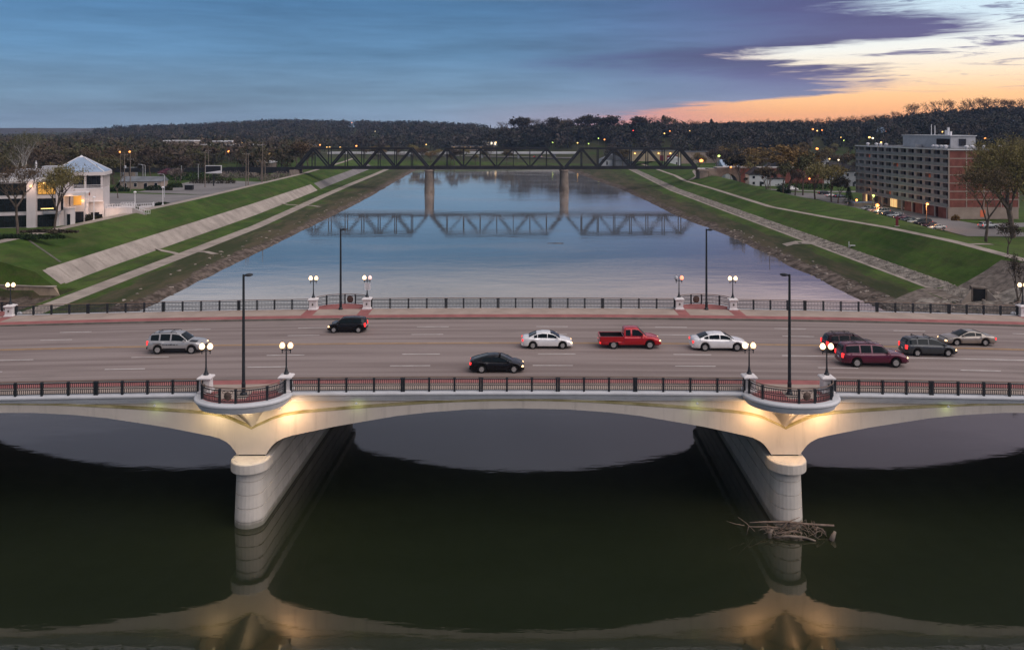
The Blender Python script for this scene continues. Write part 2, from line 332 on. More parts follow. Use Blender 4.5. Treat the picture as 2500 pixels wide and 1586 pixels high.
# ------------------------------------------------------------------ mesh helpers
class MB:
    def __init__(s): s.v = []; s.f = []
    def add(s, vs, fs):
        o = len(s.v); s.v += [tuple(p) for p in vs]; s.f += [tuple(i+o for i in f) for f in fs]; return s
    def quad(s, a, b, c, d): return s.add([a, b, c, d], [(0, 1, 2, 3)])
    def box(s, cx, cy, cz, sx, sy, sz, rz=0.0):
        c, n = math.cos(rz), math.sin(rz); vs = []
        for dz in (-.5, .5):
            for dx, dy in ((-.5, -.5), (.5, -.5), (.5, .5), (-.5, .5)):
                X, Y = dx*sx, dy*sy; vs.append((cx+X*c-Y*n, cy+X*n+Y*c, cz+dz*sz))
        return s.add(vs, [(3, 2, 1, 0), (4, 5, 6, 7), (0, 1, 5, 4), (1, 2, 6, 5), (2, 3, 7, 6), (3, 0, 4, 7)])
    def span(s, x0, x1, y0, y1, z0, z1): return s.box((x0+x1)/2, (y0+y1)/2, (z0+z1)/2, x1-x0, y1-y0, z1-z0)
    def bar(s, p0, p1, w, h=None):
        """rectangular bar between two points"""
        h = h or w; a, b = Vector(p0), Vector(p1); d = (b-a).normalized()
        u = d.cross(Vector((0, 0, 1)));  u = Vector((1, 0, 0)) if u.length < 1e-4 else u.normalized()
        v = u.cross(d); vs = []
        for p in (a, b):
            for i, j in ((-1, -1), (1, -1), (1, 1), (-1, 1)): vs.append(p+u*(i*w/2)+v*(j*h/2))
        return s.add(vs, [(3, 2, 1, 0), (4, 5, 6, 7), (0, 1, 5, 4), (1, 2, 6, 5), (2, 3, 7, 6), (3, 0, 4, 7)])
    def tube(s, pts, rad, n=6, caps=True):
        pts = [Vector(p) for p in pts]
        if not isinstance(rad, (list, tuple)): rad = [rad]*len(pts)
        vs, fs = [], []
        for i, p in enumerate(pts):
            d = (pts[min(i+1, len(pts)-1)]-pts[max(i-1, 0)])
            d = d.normalized() if d.length > 1e-9 else Vector((0, 0, 1))
            u = d.cross(Vector((0, 0, 1)) if abs(d.z) < 0.95 else Vector((1, 0, 0))).normalized(); w = d.cross(u)
            for k in range(n):
                a = 2*PI*k/n; vs.append(p+u*(math.cos(a)*rad[i])+w*(math.sin(a)*rad[i]))
        for i in range(len(pts)-1):
            for k in range(n): fs.append((i*n+k, i*n+(k+1) % n, (i+1)*n+(k+1) % n, (i+1)*n+k))
        if caps: fs += [tuple(range(n))[::-1], tuple(range((len(pts)-1)*n, len(pts)*n))]
        return s.add(vs, fs)
    def lathe(s, prof, c=(0, 0, 0), n=12, a0=0, a1=2*PI, sx=1, sy=1, caps=True):
        full = abs(a1-a0-2*PI) < 1e-6; m = n if full else n+1; vs, fs = [], []
        for r, z in prof:
            for k in range(m):
                a = a0+(a1-a0)*k/n; vs.append((c[0]+r*sx*math.cos(a), c[1]+r*sy*math.sin(a), c[2]+z))
        for i in range(len(prof)-1):
            for k in range(n):
                k2 = (k+1) % m; fs.append((i*m+k, i*m+k2, (i+1)*m+k2, (i+1)*m+k))
        if full and caps:
            if prof[0][0] > 1e-6: fs.append(tuple(range(m))[::-1])
            if prof[-1][0] > 1e-6: fs.append(tuple(range((len(prof)-1)*m, len(prof)*m)))
        return s.add(vs, fs)
    def prism(s, poly, y0, y1, axis='y'):
        """extrude a closed 2-D polygon (a, z) along y, or (a, b) along z"""
        k = len(poly)
        mk = (lambda a, b, t: (a, t, b)) if axis == 'y' else ((lambda a, b, t: (t, a, b)) if axis == 'x' else (lambda a, b, t: (a, b, t)))
        vs = [mk(a, b, y0) for a, b in poly]+[mk(a, b, y1) for a, b in poly]
        fs = [tuple(range(k)), tuple(range(k, 2*k))[::-1]]+[(i, i+k, (i+1) % k+k, (i+1) % k) for i in range(k)]
        return s.add(vs, fs)
    def grid(s, rows):
        n = len(rows[0]); vs = [p for r in rows for p in r]
        return s.add(vs, [(i*n+j, i*n+j+1, (i+1)*n+j+1, (i+1)*n+j) for i in range(len(rows)-1) for j in range(n-1)])
    def mesh(s, name, mat, smooth=False):
        me = bpy.data.meshes.new(name); me.from_pydata(s.v, [], s.f)
        if mat: me.materials.append(mat)
        if smooth: me.polygons.foreach_set('use_smooth', [True]*len(me.polygons))
        me.update(); return me
    def build(s, name, mat, parent=None, smooth=False, loc=None, label=None, kind=None, recalc=False):
        me = s.mesh(name, mat, smooth)
        if recalc:
            import bmesh
            bm = bmesh.new(); bm.from_mesh(me); bmesh.ops.recalc_face_normals(bm, faces=bm.faces); bm.to_mesh(me); bm.free()
        return link(name, me, parent, loc, label, kind)

def link(name, me, parent=None, loc=None, label=None, kind=None):
    o = bpy.data.objects.new(name, me); COL.objects.link(o)
    if parent is not None: o.parent = parent
    if loc is not None: o.location = loc
    if label: o['label'] = label
    if kind: o['kind'] = kind
    return o
def thing(name, label, cat, loc=(0, 0, 0), rz=0.0, group=None):
    o = bpy.data.objects.new(name, None); COL.objects.link(o); o.location = loc; o.rotation_euler = (0, 0, rz)
    o.empty_display_size = 0.5
    o['label'] = label; o['category'] = cat
    if group: o['group'] = group
    return o
def tag(o, label, cat, group=None):
    o['label'] = label; o['category'] = cat
    if group: o['group'] = group
    return o
def dup(root, loc=None, rz=None, label=None, sc=None, group=None):
    kids = {}
    def cp(o, par):
        c = o.copy(); COL.objects.link(c); c.parent = par
        for ch in CH.get(o.name, ()): cp(ch, c)
        return c
    r = cp(root, None)
    if loc is not None: r.location = loc
    if rz is not None: r.rotation_euler = (0, 0, rz)
    if sc is not None: r.scale = sc if isinstance(sc, tuple) else (sc,)*3
    if label: r['label'] = label
    if group: r['group'] = group
    return r
CH = {}
def register(root):
    """remember a prototype's children, for dup()"""
    stack = [root]; allo = list(root.children_recursive)
    CH[root.name] = [o for o in allo if o.parent == root]
    for o in allo: CH[o.name] = [p for p in allo if p.parent == o]
    return root
def strip(rows_a, rows_b): return MB().grid([[a, b] for a, b in zip(rows_a, rows_b)])
def at(px, py, z=0.0):
    D = FPX*(CAMH-z)/(py-YH); return ((px-1250)*D/FPX, D)
# ------------------------------------------------------------------ terrain: one sheet, columns follow the banks
def I(y, pts):
    return float(np.interp(y, [p[0] for p in pts], [p[1] for p in pts]))
XL = lambda y: I(y, [(120, -60.8), (300, -61.8), (366, -63), (447, -66), (541, -69), (640, -72)])
XR = lambda y: I(y, [(120, 60.5), (225, 60.8), (250, 59), (289, 56.6), (345, 56.2), (415, 54.4), (472, 50), (557, 45), (640, 38)])
PL = lambda y: I(y, [(130, -72.3), (235, -73), (341, -78.8), (416, -82), (504, -85), (620, -90)])
RL = lambda y: I(y, [(130, -78.2), (164, -80.0), (263, -82), (351, -86.7), (533, -97), (620, -102)])
RU = lambda y: I(y, [(130, -82), (160, -83), (274, -86.5), (371, -91), (533, -101), (620, -106)])
CL = lambda y: I(y, [(130, -95), (250, -95.5), (400, -100), (540, -110), (640, -120)])
RB = lambda y: I(y, [(130, 71.5), (370, 71.2), (508, 78), (640, 84)])
RP = lambda y: I(y, [(130, 84.6), (155, 85.4), (185, 84.4), (215, 82.8), (260, 82.0), (345, 84), (400, 84), (440, 88), (640, 96)])
RPZ = lambda y: I(y, [(160, 8.0), (185, 7.6), (215, 6.6), (260, 5.2), (400, 5.0), (640, 5.0)])
CRX = lambda y: I(y, [(130, 90.5), (175, 90.5), (235, 95), (280, 92), (400, 96), (640, 108)])

SKY = [(-900, 318), (0, 322), (180, 320), (245, 316), (300, 308), (350, 310), (430, 309), (520, 305), (600, 299), (650, 297), (800, 297), (860, 300), (1000, 301), (1150, 303), (1200, 305),
       (1260, 296), (1400, 298), (1500, 297), (1600, 299), (1700, 301), (1850, 299), (1950, 297), (2050, 293), (2130, 290), (2190, 282), (2240, 274), (2300, 264), (2400, 261), (2500, 258), (2800, 250), (3400, 255)]
DCP = ([0, 900, 1150, 1240, 1520, 1900, 2200], [1900, 1800, 1400, 920, 900, 900, 820])
def hill(X, Y):
    px = np.clip(1250+FPX*X/np.maximum(Y, 1), -900, 3400)
    ys = np.interp(px, [p[0] for p in SKY], [p[1] for p in SKY])
    Dc = np.interp(px, *DCP)
    th = np.interp(px, [0, 900, 1150, 1300, 2500], [11, 11, 12, 14, 14])
    zc = CAMH+(YH-ys)/FPX*Dc-th
    zc = np.where(px < 245, 8.0, zc)
    s0 = np.interp(px, [1140, 1240, 1540, 1800], [0.55, 0.90, 0.88, 0.58])
    t = np.clip((Y/Dc-s0)/(1-s0), 0, 1); s = t*t*(3-2*t)
    return s*np.maximum(zc-6, 0)

def columns(y):
    xl, xr, pl, rl, ru, cl, rb, rp, cr = XL(y), XR(y), PL(y), RL(y), RU(y), CL(y), RB(y), RP(y), CRX(y)
    w = 0.9*mnoise.noise(Vector((y*0.09, 3, 0)))+0.5*mnoise.noise(Vector((y*0.31, 7, 0)))
    w2 = 1.2*mnoise.noise(Vector((y*0.07, 30, 0)))+0.6*mnoise.noise(Vector((y*0.29, 17, 0)))
    xl += w; xr += w2
    pz = RPZ(y)
    L = [(-x, z) for x, z in ((2600, 7), (1900, 7), (1500, 7), (1200, 7), (1000, 7), (850, 7), (720, 7), (600, 7), (500, 7), (420, 7), (350, 7), (290, 7), (240, 7), (200, 7), (170, 7), (145, 7), (128, 7))]
    L += [(cl-12, 7.0), (cl-6, 7.6), (cl-2.8, 8.5), (cl, 8.5), ((cl+ru)/2, 6.85+0.1*w), (ru, 5.0), (rl, 2.35), (pl-2.6, 2.15), (pl-1.7, 2.05), (pl+1.7, 1.95), (xl-4.6, 1.35), (xl-1.6, 0.65), (xl, -0.02), (xl+2.5, -1.5)]
    R = [(xr-2.5, -1.5), (xr, -0.02), (xr+1.6, 0.6), (xr+4.6, 1.2), (rb-1.6, 2.2), (rb, 2.3), (rb+0.8, 2.35), (rb+4.1, 3.1), ((rb+4.1+rp-1.1)/2, (3.1+pz)/2-0.25), (rp-1.1, pz), (rp+1.1, pz+0.03), (cr, 7.75), (cr+3, 7.45), (cr+9, 4.9), (cr+16, 4.1)]
    R += [(x, 4.0) for x in (122, 134, 150, 170, 195, 225, 260, 300, 350, 410, 480, 560, 650, 750, 900, 1100, 1400, 1900, 2600)]
    if cr+16 > 121: R = [(x+max(0, (cr+17-122))*(1 if x > cr+16.5 and x < 200 else 0), z) for x, z in R]
    return L, R
ROWS = sorted(set([-300, -150, -60, 0, 40, 70, 92, 100, 110, 120, 126, 131, 136, 140.4, 141.6, 145]+[150+4*i for i in range(63)]+[410+8*i for i in range(29)]+[644, 652, 662]+[680+12*i for i in range(50)]+[1300+50*i for i in range(24)]+[2600, 3200, 4000]))
GX, GZ = [], []
for y in ROWS:
    L, R = columns(y); k = np.clip((y-636)/26.0, 0, 1)
    xs = np.array([p[0] for p in L]+[p[0] for p in R]); zs = np.array([p[1] for p in L]+[p[1] for p in R], float)
    nl = len(L)
    zs = np.where((zs < 3.6) & (np.abs(xs) < 121), zs+k*(2.4-np.minimum(zs, 2.4)), zs)
    if y > 640:                                      # beyond the head of the reach the levees melt into the flats
        zs = zs+(3.2+2.2*np.clip(-xs/120, -1, 1)-zs)*k*(np.abs(xs) < 130)
    if y < 141 and y > 60:                           # sunk ground below the end wall by the bridge
        a = (xs < -76.3) & (xs > -112); zs[a] = np.minimum(zs[a], 0.5+np.clip(-76.3-xs[a], 0, 1)*0.0)
    far = np.array([mnoise.noise(Vector((x*0.012, y*0.012, 0)))*1.3+mnoise.noise(Vector((x*0.05, y*0.05, 5)))*0.4 for x in xs])
    zs = zs+far*((np.abs(xs) > 128) | (y > 660))*0.8
    zs = zs+hill(xs, np.full_like(xs, y))
    GX.append(xs); GZ.append(zs)
GX, GZ = np.array(GX), np.array(GZ); RY = np.array(ROWS, float)
NL = 31
def ground_z(x, y):
    i = int(np.clip(np.searchsorted(RY, y)-1, 0, len(RY)-2)); t = min(max((y-RY[i])/(RY[i+1]-RY[i]), 0), 1)
    return float((1-t)*np.interp(x, GX[i], GZ[i])+t*np.interp(x, GX[i+1], GZ[i+1]))
mb = MB(); mb.grid([[(float(GX[i, j]), float(RY[i]), float(GZ[i, j])) for j in range(GX.shape[1])] for i in range(len(RY))])
mb.build('ground', M['ground'], kind='structure', label='grassy levees and muddy river banks')
mb = MB(); mb.grid([[(x, y, 0.0) for x in (-95, 0, 95)] for y in (-300, 0, 100, 300, 500, 662)])
mb.build('river', M['water'], kind='structure', label='calm dark river')

def bank_strip(name, j0, j1, y0, y1, mat, off=0.03, label=None, parent=None):
    """a sheet lying exactly on the ground between two of its column lines"""
    a, b = [], []
    for i, y in enumerate(ROWS):
        if y0 <= y <= y1:
            a.append((float(GX[i, j0]), y, float(GZ[i, j0])+off)); b.append((float(GX[i, j1]), y, float(GZ[i, j1])+off))
    return MB().grid([[p, q] for p, q in zip(a, b)]).build(name, mat, parent, kind=None if parent else 'structure', label=label)
JL = {'out': NL-12, 'crest_out': NL-12, 'crest': NL-11, 'ru': NL-9, 'rl': NL-8, 'p0': NL-6, 'p1': NL-5}
bank_strip('levee_walkway', JL['crest_out'], JL['crest'], 150, 620, M['path'], label='concrete walk along the top of the left levee')
bank_strip('revetment', JL['ru'], JL['rl'], 142, 372, M['revet'], label='sloping concrete bank lining')
bank_strip('revetment', JL['ru'], JL['rl'], 376, 600, M['asphalt'], label='darker far stretch of the bank lining')
bank_strip('river_path', JL['p0'], JL['p1'], 96, 620, M['path'], label='pale riverside path on the left bank')
JR = {'rb': NL+5, 'rb1': NL+6, 'rip': NL+7, 'p0': NL+9, 'p1': NL+10}
bank_strip('gravel_path', JR['rb'], JR['rb1'], 140, 600, M['path'], label='narrow concrete edge below the stone slope')
bank_strip('stone_slope', JR['rb1'], JR['rip'], 140, 600, M['riprap'], label='grey stone bank lining on the right bank')
bank_strip('levee_path', JR['p0'], JR['p1'], 100, 600, M['path'], label='pale path winding along the right levee')

def drape(name, pts, mat, off=0.06, nu=10, nv=10, kind='structure', parent=None, label=None):
    """four-corner sheet laid on the ground"""
    a, b, c, d = [Vector((p[0], p[1], 0)) for p in pts]; rows = []
    for i in range(nu+1):
        u = i/nu; r = []
        for j in range(nv+1):
            v = j/nv; p = a*(1-u)*(1-v)+b*u*(1-v)+c*u*v+d*(1-u)*v; r.append((p.x, p.y, ground_z(p.x, p.y)+off))
        rows.append(r)
    return MB().grid(rows).build(name, mat, parent, kind=kind, label=label)
def ramp_walk(name, pts, w, mat, label, off=0.07):
    rows = []
    P = [Vector((*p, 0)) for p in pts]; fine = []
    for a, b in zip(P, P[1:]):
        n = max(1, int((b-a).length/2.0)); fine += [a.lerp(b, k/n) for k in range(n)]
    fine.append(P[-1])
    for i, p in enumerate(fine):
        d = (fine[min(i+1, len(fine)-1)]-fine[max(0, i-1)]).normalized(); s = Vector((-d.y, d.x, 0))*(w/2)
        rows.append([(q.x, q.y, ground_z(q.x, q.y)+off) for q in (p-s, p-s*0.33, p+s*0.33, p+s)])
    return MB().grid(rows).build(name, mat, kind='structure', label=label)
# small links between path and lining, drain line in the grass, side path on the right levee
ramp_walk('link_path', [(-80.5, 186), (-76, 183), (-72.8, 180.5)], 1.5, M['path'], 'short concrete link between path and lining')
ramp_walk('link_path', [(-72.8, 186), (-69.6, 186.5), (-67, 185)], 2.0, M['path'], 'short concrete spur from the path to the bank')
ramp_walk('link_path', [(-84.5, 300), (-79.5, 299), (-75.6, 298)], 1.8, M['path'], 'far concrete link between path and lining')
ramp_walk('link_path', [(-76.6, 300), (-73, 300), (-70, 298)], 2.2, M['path'], 'far concrete spur from the path to the bank')
ramp_walk('link_path', [(73.2, 196), (69, 200), (66.5, 200)], 3.6, M['path'], 'pale concrete ramp crossing the stone slope')
ramp_walk('side_path', [(86, 154), (92, 157), (99, 158), (120, 158)], 1.3, M['path'], 'thin side path leaving the right levee path')
ramp_walk('side_path', [(86, 396), (93, 410), (98, 440), (110, 470)], 2.4, M['path'], 'path climbing beside the stone arches')
ramp_walk('gully', [(-95, 160), (-90, 156), (-83.2, 151)], 0.5, M['kerb'], 'dark drain line running down the left grass slope')
# parking lots, streets
drape('parking_lot', [(-99, 218), (-140, 236), (-176, 300), (-101, 282)], M['asphalt'], label='asphalt lot behind the left levee', nu=14, nv=14)
drape('parking_lot', [(-101, 284), (-136, 296), (-140, 372), (-103, 352)], M['asphalt'], label='far grey lot beyond the small brown building', nu=14, nv=14)
drape('parking_lot', [(109, 196), (127, 196), (124, 300), (112, 300)], M['asphalt'], label='parking strip in front of the apartment block', nu=14, nv=14)
drape('parking_lot', [(112, 302), (126, 302), (128, 330), (100, 340)], M['asphalt'], label='open parking beyond the apartment block', nu=10, nv=10)
drape('street', [(108, 345), (190, 330), (190, 337), (107, 352)], M['asphalt'], label='side street among the houses', off=0.07)
drape('street', [(128, 214), (175, 222), (175, 232), (128, 224)], M['asphalt'], label='drive in front of the brick end wall')

# ------------------------------------------------------------------ the road bridge
K = 2.8e-4
ZS, ZR = 9.80, 9.65            # sidewalk and road height at the crest
dz = lambda x: -K*(x-0.4)**2
YN, YF = 62.0, 91.0            # near and far rail lines
PIERS = [-60.0, -19.72, 20.72, 61.0]
skew = lambda y: (y-YN)*0.030
XS = [-96+2*i for i in range(97)]
def deck_sheet(y0, y1, z, x0=-96, x1=96, step=2.0):
    n = max(1, int(math.ceil((x1-x0)/step))); xs = [x0+(x1-x0)*i/n for i in range(n+1)]
    ny = max(1, int(round((y1-y0)/4))); ys = [y0+(y1-y0)*j/ny for j in range(ny+1)]
    return MB().grid([[(x, y, z+dz(x)) for y in ys] for x in xs])
road = deck_sheet(65.3, 86.2, ZR).build('road', M['road'], kind='structure', label='six lane bridge roadway')
def lane_dash(x0, x1, y, w, mat, name='lane_marking'):
    deck_sheet(y-w/2, y+w/2, ZR+0.006, x0, x1, 3).build(name, mat, road)
for k in range(-5, 7):
    P_ = 12.05
    lane_dash(-9.6+P_*k, -6.4+P_*k, 82.9, 0.12, M['white_paint'])
    lane_dash(-9.8+P_*k, -6.7+P_*k, 79.8, 0.12, M['white_paint'])
    if -9.75+P_*k < 22: lane_dash(-9.75+P_*k, -6.4+P_*k, 72.8, 0.12, M['white_paint'])
    lane_dash(-10.3+P_*k, -6.9+P_*k, 69.2, 0.12, M['white_paint'])
lane_dash(24.0, 70, 72.8, 0.14, M['white_paint'])
lane_dash(-90, 90, 76.36, 0.12, M['yellow_paint']); lane_dash(-90, 90, 76.64, 0.12, M['yellow_paint'])
pv = deck_sheet(87.8, YF+0.15, ZS).build('pavement', M['tan'], kind='structure', label='tan far pavement')
deck_sheet(86.42, 87.8, ZS).build('brick_band', M['redbrick'], pv)
mb = MB(); mb.grid([[(x, 86.2, ZR+dz(x)-.02), (x, 86.22, ZS+dz(x)-0.01), (x, 86.42, ZS+dz(x)+.002)] for x in XS]); mb.build('kerb', M['kerb'], pv)
pn = deck_sheet(YN-0.1, 64.0, ZS).build('pavement', M['tan'], kind='structure', label='tan near pavement behind the railing')
deck_sheet(64.0, 65.12, ZS).build('brick_band', M['redbrick'], pn)
mb = MB(); mb.grid([[(x, 65.12, ZS+dz(x)+.002), (x, 65.3, ZS+dz(x)-0.01), (x, 65.32, ZR+dz(x)-.02)] for x in XS]); mb.build('kerb', M['kerb'], pn)

bridge = thing('road_bridge', 'cream concrete arch bridge with curved viewing bays crossing the river', 'bridge', (0, 76, 0))
def bpart(mb, name, mat, parent=bridge, smooth=False, label=None, recalc=False):
    o = mb.build(name, mat, parent, smooth=smooth, label=label, recalc=recalc)
    if parent is bridge: o.location = (0, -76, 0)
    return o
INTR = [(0.0, 4.98), (1.1, 4.98), (1.22, 5.2), (1.42, 5.47), (1.62, 5.72), (1.9, 5.95), (2.45, 6.24), (3.1, 6.42), (3.8, 6.57), (6.3, 7.10), (8.8, 7.53), (11, 7.90), (13.35, 8.17), (16.5, 8.40), (20.2, 8.47)]
LEDG = [(0, 6.95), (0.5, 7.20), (1.0, 7.42), (1.7, 7.74), (2.5, 7.97), (3.6, 8.15), (5.0, 8.28), (8.9, 8.60), (14.4, 8.98), (18, 9.10), (20.3, 9.12)]
def prof(tab, x):
    c = min(PIERS, key=lambda p: abs(p-x)); z = I(abs(x-c), tab)
    if PIERS[1] <= x <= PIERS[2]: return z
    return z+dz(x)-dz(PIERS[2] if x > 0 else PIERS[1])     # outer arches follow the fall of the deck
xs = []
for a, b in zip([-96]+PIERS, PIERS+[96]):
    L_ = b-a
    offs = [0.0, 0.5, 1.0, 1.1, 1.22, 1.42, 1.62, 1.9, 2.2, 2.45, 2.8, 3.1, 3.8, 5, 6.3, 7.5, 8.8, 11, 13.35, 15, 16.5, 18.3]
    q = sorted(set([a+o for o in offs if o < L_/2]+[b-o for o in offs if o < L_/2]+[(a+b)/2])); xs += q
xs = sorted(set(round(x, 4) for x in xs)); xs = [x for x in xs if -90 <= x <= 91]
def clipx(x): return x
rings = []
for c0, c1 in zip([-92]+PIERS, PIERS+[93]):
    seg = [x for x in xs if c0-1e-3 <= x <= c1+1e-3]
    if len(seg) < 3: continue
    mb = MB()
    mb.grid([[(x, YN, prof(INTR, x)), (x, YN, prof(LEDG, x))] for x in seg])                                    # near face of the ring
    bpart(mb, 'arch_ring', M['concrete'])
    mb = MB()
    mb.grid([[(x, YN-0.02, prof(LEDG, x)-0.07), (x, YN-0.02, prof(LEDG, x)+0.03), (x, YN+0.30, prof(LEDG, x)+0.10)] for x in seg]) # sloping ledge on the ring
    bpart(mb, 'arch_ledge', M['moss'])
    mb = MB()
    ny = 6
    mb.grid([[(x+skew(y), y, prof(INTR, x)) for y in [YN+(YF-YN+0.4)*j/ny for j in range(ny+1)]] for x in seg])
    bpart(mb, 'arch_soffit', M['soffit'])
    mb = MB(); mb.grid([[(x+skew(YF), YF+0.4, prof(LEDG, x)), (x+skew(YF), YF+0.4, prof(INTR, x))] for x in seg])
    bpart(mb, 'arch_ring', M['concrete'])
mb = MB(); mb.grid([[(x, YN+0.26, prof(LEDG, x)-0.05), (x, YN+0.26, ZS-0.6+dz(x))] for x in xs]); bpart(mb, 'spandrel_wall', M['concrete'])
mb = MB(); mb.grid([[(x+skew(YF), YF+0.2, ZS-0.6+dz(x)), (x+skew(YF), YF+0.2, prof(LEDG, x)-0.05)] for x in xs]); bpart(mb, 'spandrel_wall', M['concrete'])
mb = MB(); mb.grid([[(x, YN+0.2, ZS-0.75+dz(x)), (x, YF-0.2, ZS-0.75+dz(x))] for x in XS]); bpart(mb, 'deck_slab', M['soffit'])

CSEC = [(-.34, .004), (.10, .004), (.185, -.03), (.225, -.10), (.225, -.20), (.17, -.28), (.08, -.31), (.08, -.39), (.015, -.41), (.015, -.50), (-.07, -.53), (-.07, -.62), (-.15, -.66), (-.15, -.74), (-.6, -.78)]
def sweep(path, sec, side, mat, name, parent=bridge):
    """path of (x, y, z); side = -1 near face, +1 far face: which way is outward"""
    rows = []
    for i, p in enumerate(path):
        a, b = Vector(path[max(0, i-1)]), Vector(path[min(len(path)-1, i+1)])
        t = (b-a); t.z = 0; t.normalize(); n = Vector((t.y, -t.x, 0))
        rows.append([(p[0]+n.x*o, p[1]+n.y*o, p[2]+h) for o, h in sec])
    return bpart(MB().grid(rows), name, mat, parent)
BW, BD = 3.42, 2.85            # half width and depth of a viewing bay
def bay_path(cx, yl, side, w=BW, d=BD, n=28):
    out = []
    for k in range(n+1):
        a = PI-PI*k/n
        x = cx+w*math.cos(a); y = yl+side*d*(math.sin(a)**0.86)
        out.append((x, y, ZS+dz(x)))
    return out if side < 0 else out[::-1]
near_c = [-60.4, -20.2, 20.97, 61.3]; far_c = [-58.6, -19.04, 21.5, 59.6]
def run(side, cs, yl):
    lims = [-92]+cs+[92]
    for i, (a, b) in enumerate(zip(lims, lims[1:])):
        x0 = a+(BW if i > 0 else 0); x1 = b-(BW if i < len(lims)-2 else 0)
        n = max(2, int((x1-x0)/1.5)); pts = [(x0+(x1-x0)*k/n, yl, ZS+dz(x0+(x1-x0)*k/n)) for k in range(n+1)]
        if side > 0: pts = pts[::-1]
        sweep(pts, CSEC, side, M['cornice'], 'cornice')
run(-1, near_c, YN-0.05); run(1, far_c, YF+0.25)
def bay(cx, yl, side):
    e = bpy.data.objects.new('viewing_bay', None); COL.objects.link(e); e.parent = bridge; e.location = (0, -76, 0)
    path = bay_path(cx, yl, side)
    sweep(path, CSEC, side, M['cornice'], 'bay_cornice', e)
    ring = [(p[0], p[1]) for p in bay_path(cx, yl, side, BW-0.3, BD-0.3)]
    if side > 0: ring = ring[::-1]
    edge = yl-side*0.3
    rows = [[(x, y, ZS+dz(x)+0.006), (x, edge, ZS+dz(x)+0.006)] for x, y in ring]
    fl = bpart(MB().grid(rows), 'bay_floor', M['redbrick'], e)
    rows = [[(x, y, ZS-0.78+dz(cx)), (x, yl-side*0.5, ZS-0.78+dz(cx))] for x, y in [(p[0], p[1]) for p in (bay_path(cx, yl, side, BW-0.55, BD-0.55))]]
    bpart(MB().grid(rows), 'bay_soffit', M['concrete'], e)
    rect = [[(cx+sx, yl+side*sy, ZS+dz(cx)+0.012) for sy in (-0.25, 1.0 if abs(sx) > 1.7 else 1.6)] for sx in (-2.0, -1.2, 0, 1.2, 2.0)] if side < 0 else None
    if rect: bpart(MB().grid(rect), 'tan_slab', M['tan'], e)
    return e
for cx in near_c: bay(cx, YN, -1)
for cx in far_c: bay(cx, YF+0.1, 1)
# red crossings on the far pavement beside each bay
for cx in far_c:
    for s in (-1, 1):
        x = cx+s*3.0; deck_sheet(87.8, YF-0.2, ZS+0.005, x-0.62, x+0.62).build('brick_crossing', M['redbrick'], pv)
    deck_sheet(YF-0.2, YF+0.2, ZS+0.005, cx-3, cx+3).build('brick_crossing', M['redbrick'], pv)
# corbel under each near bay: a pointed shell widening from the V of the ledges to the bay
for i, c in enumerate(PIERS):
    cx = near_c[i]; rows = []; n = 16; z0, z1 = 6.98+dz(c)*0.3, ZS-0.79+dz(c)
    for j in range(9):
        t = j/8; e_ = t**1.0; w = 0.10+1.75*(t**1.15); d = 0.06+(BD-1.0)*(t**1.4); x_ = c+(cx-c)*t
        row = []
        for k in range(n+1):
            a = PI-PI*k/n; row.append((x_+w*math.cos(a), YN+0.2-d*(1-abs(math.cos(a))**1.5), z0+(z1-z0)*t))
        rows.append(row)
    bpart(MB().grid(rows), 'corbel', M['concrete'])
# river piers
def pier(c):
    e = bpy.data.objects.new('pier', None); COL.objects.link(e); e.parent = bridge; e.location = (0, -76, 0)
    def stadium(w, yf, yb, n=12):
        pts = []
        for k in range(n+1):
            a = PI+PI*k/n; pts.append((c+skew(yf+w)+w*math.cos(a), yf+w+w*math.sin(a)))
        for k in range(n+1):
            a = PI*k/n; pts.append((c+skew(yb-w)+w*math.cos(a), yb-w+w*math.sin(a)))
        return pts
    def body(levels, name, mat, lab=None):
        rows = []
        for w, z, yf, yb in levels:
            s_ = stadium(w, yf, yb); rows.append([(x, y, z) for x, y in s_]+[(s_[0][0], s_[0][1], z)])
        mb = MB().grid([list(r) for r in rows])
        s_ = stadium(*[levels[-1][q] for q in (0, 2, 3)]); mb.add([(x, y, levels[-1][1]) for x, y in s_], [tuple(range(len(s_)))])
        return bpart(mb, name, mat, e, smooth=False, label=lab)
    lv = [(1.16, -2.0, 60.55, 92.6)]; ztops = [0.45, 1.42, 2.40, 3.38, 4.04]
    for zt in ztops[:-1]:                                  # lifts of concrete with a recessed joint between them
        w = 1.14-0.03*zt; yf = 60.60+0.06*zt; yb = 92.5
        lv += [(w, zt-0.05, yf, yb), (w-0.07, zt-0.045, yf+.07, yb-.07), (w-0.07, zt+0.03, yf+.07, yb-.07), (w, zt+0.035, yf, yb)]
    lv += [(1.02, 4.06, 60.84, 92.3)]
    body(lv, 'pier_shaft', M['pierc'])
    body([(1.05, 3.98, 60.8, 92.4), (1.40, 4.06, 60.42, 92.7), (1.42, 4.10, 60.4, 92.7), (1.42, 4.74, 60.4, 92.7), (1.38, 4.80, 60.44, 92.66), (1.2, 4.84, 60.64, 92.5), (1.17, 4.86, 60.68, 92.5)], 'pier_cap', M['pierc'])
    bpart(MB().span(c-1.0, c+1.0, YN+0.10, YN+0.9, 4.85, 5.0), 'bearing', M['trimblack'], e)
    return e
for c in PIERS: pier(c)
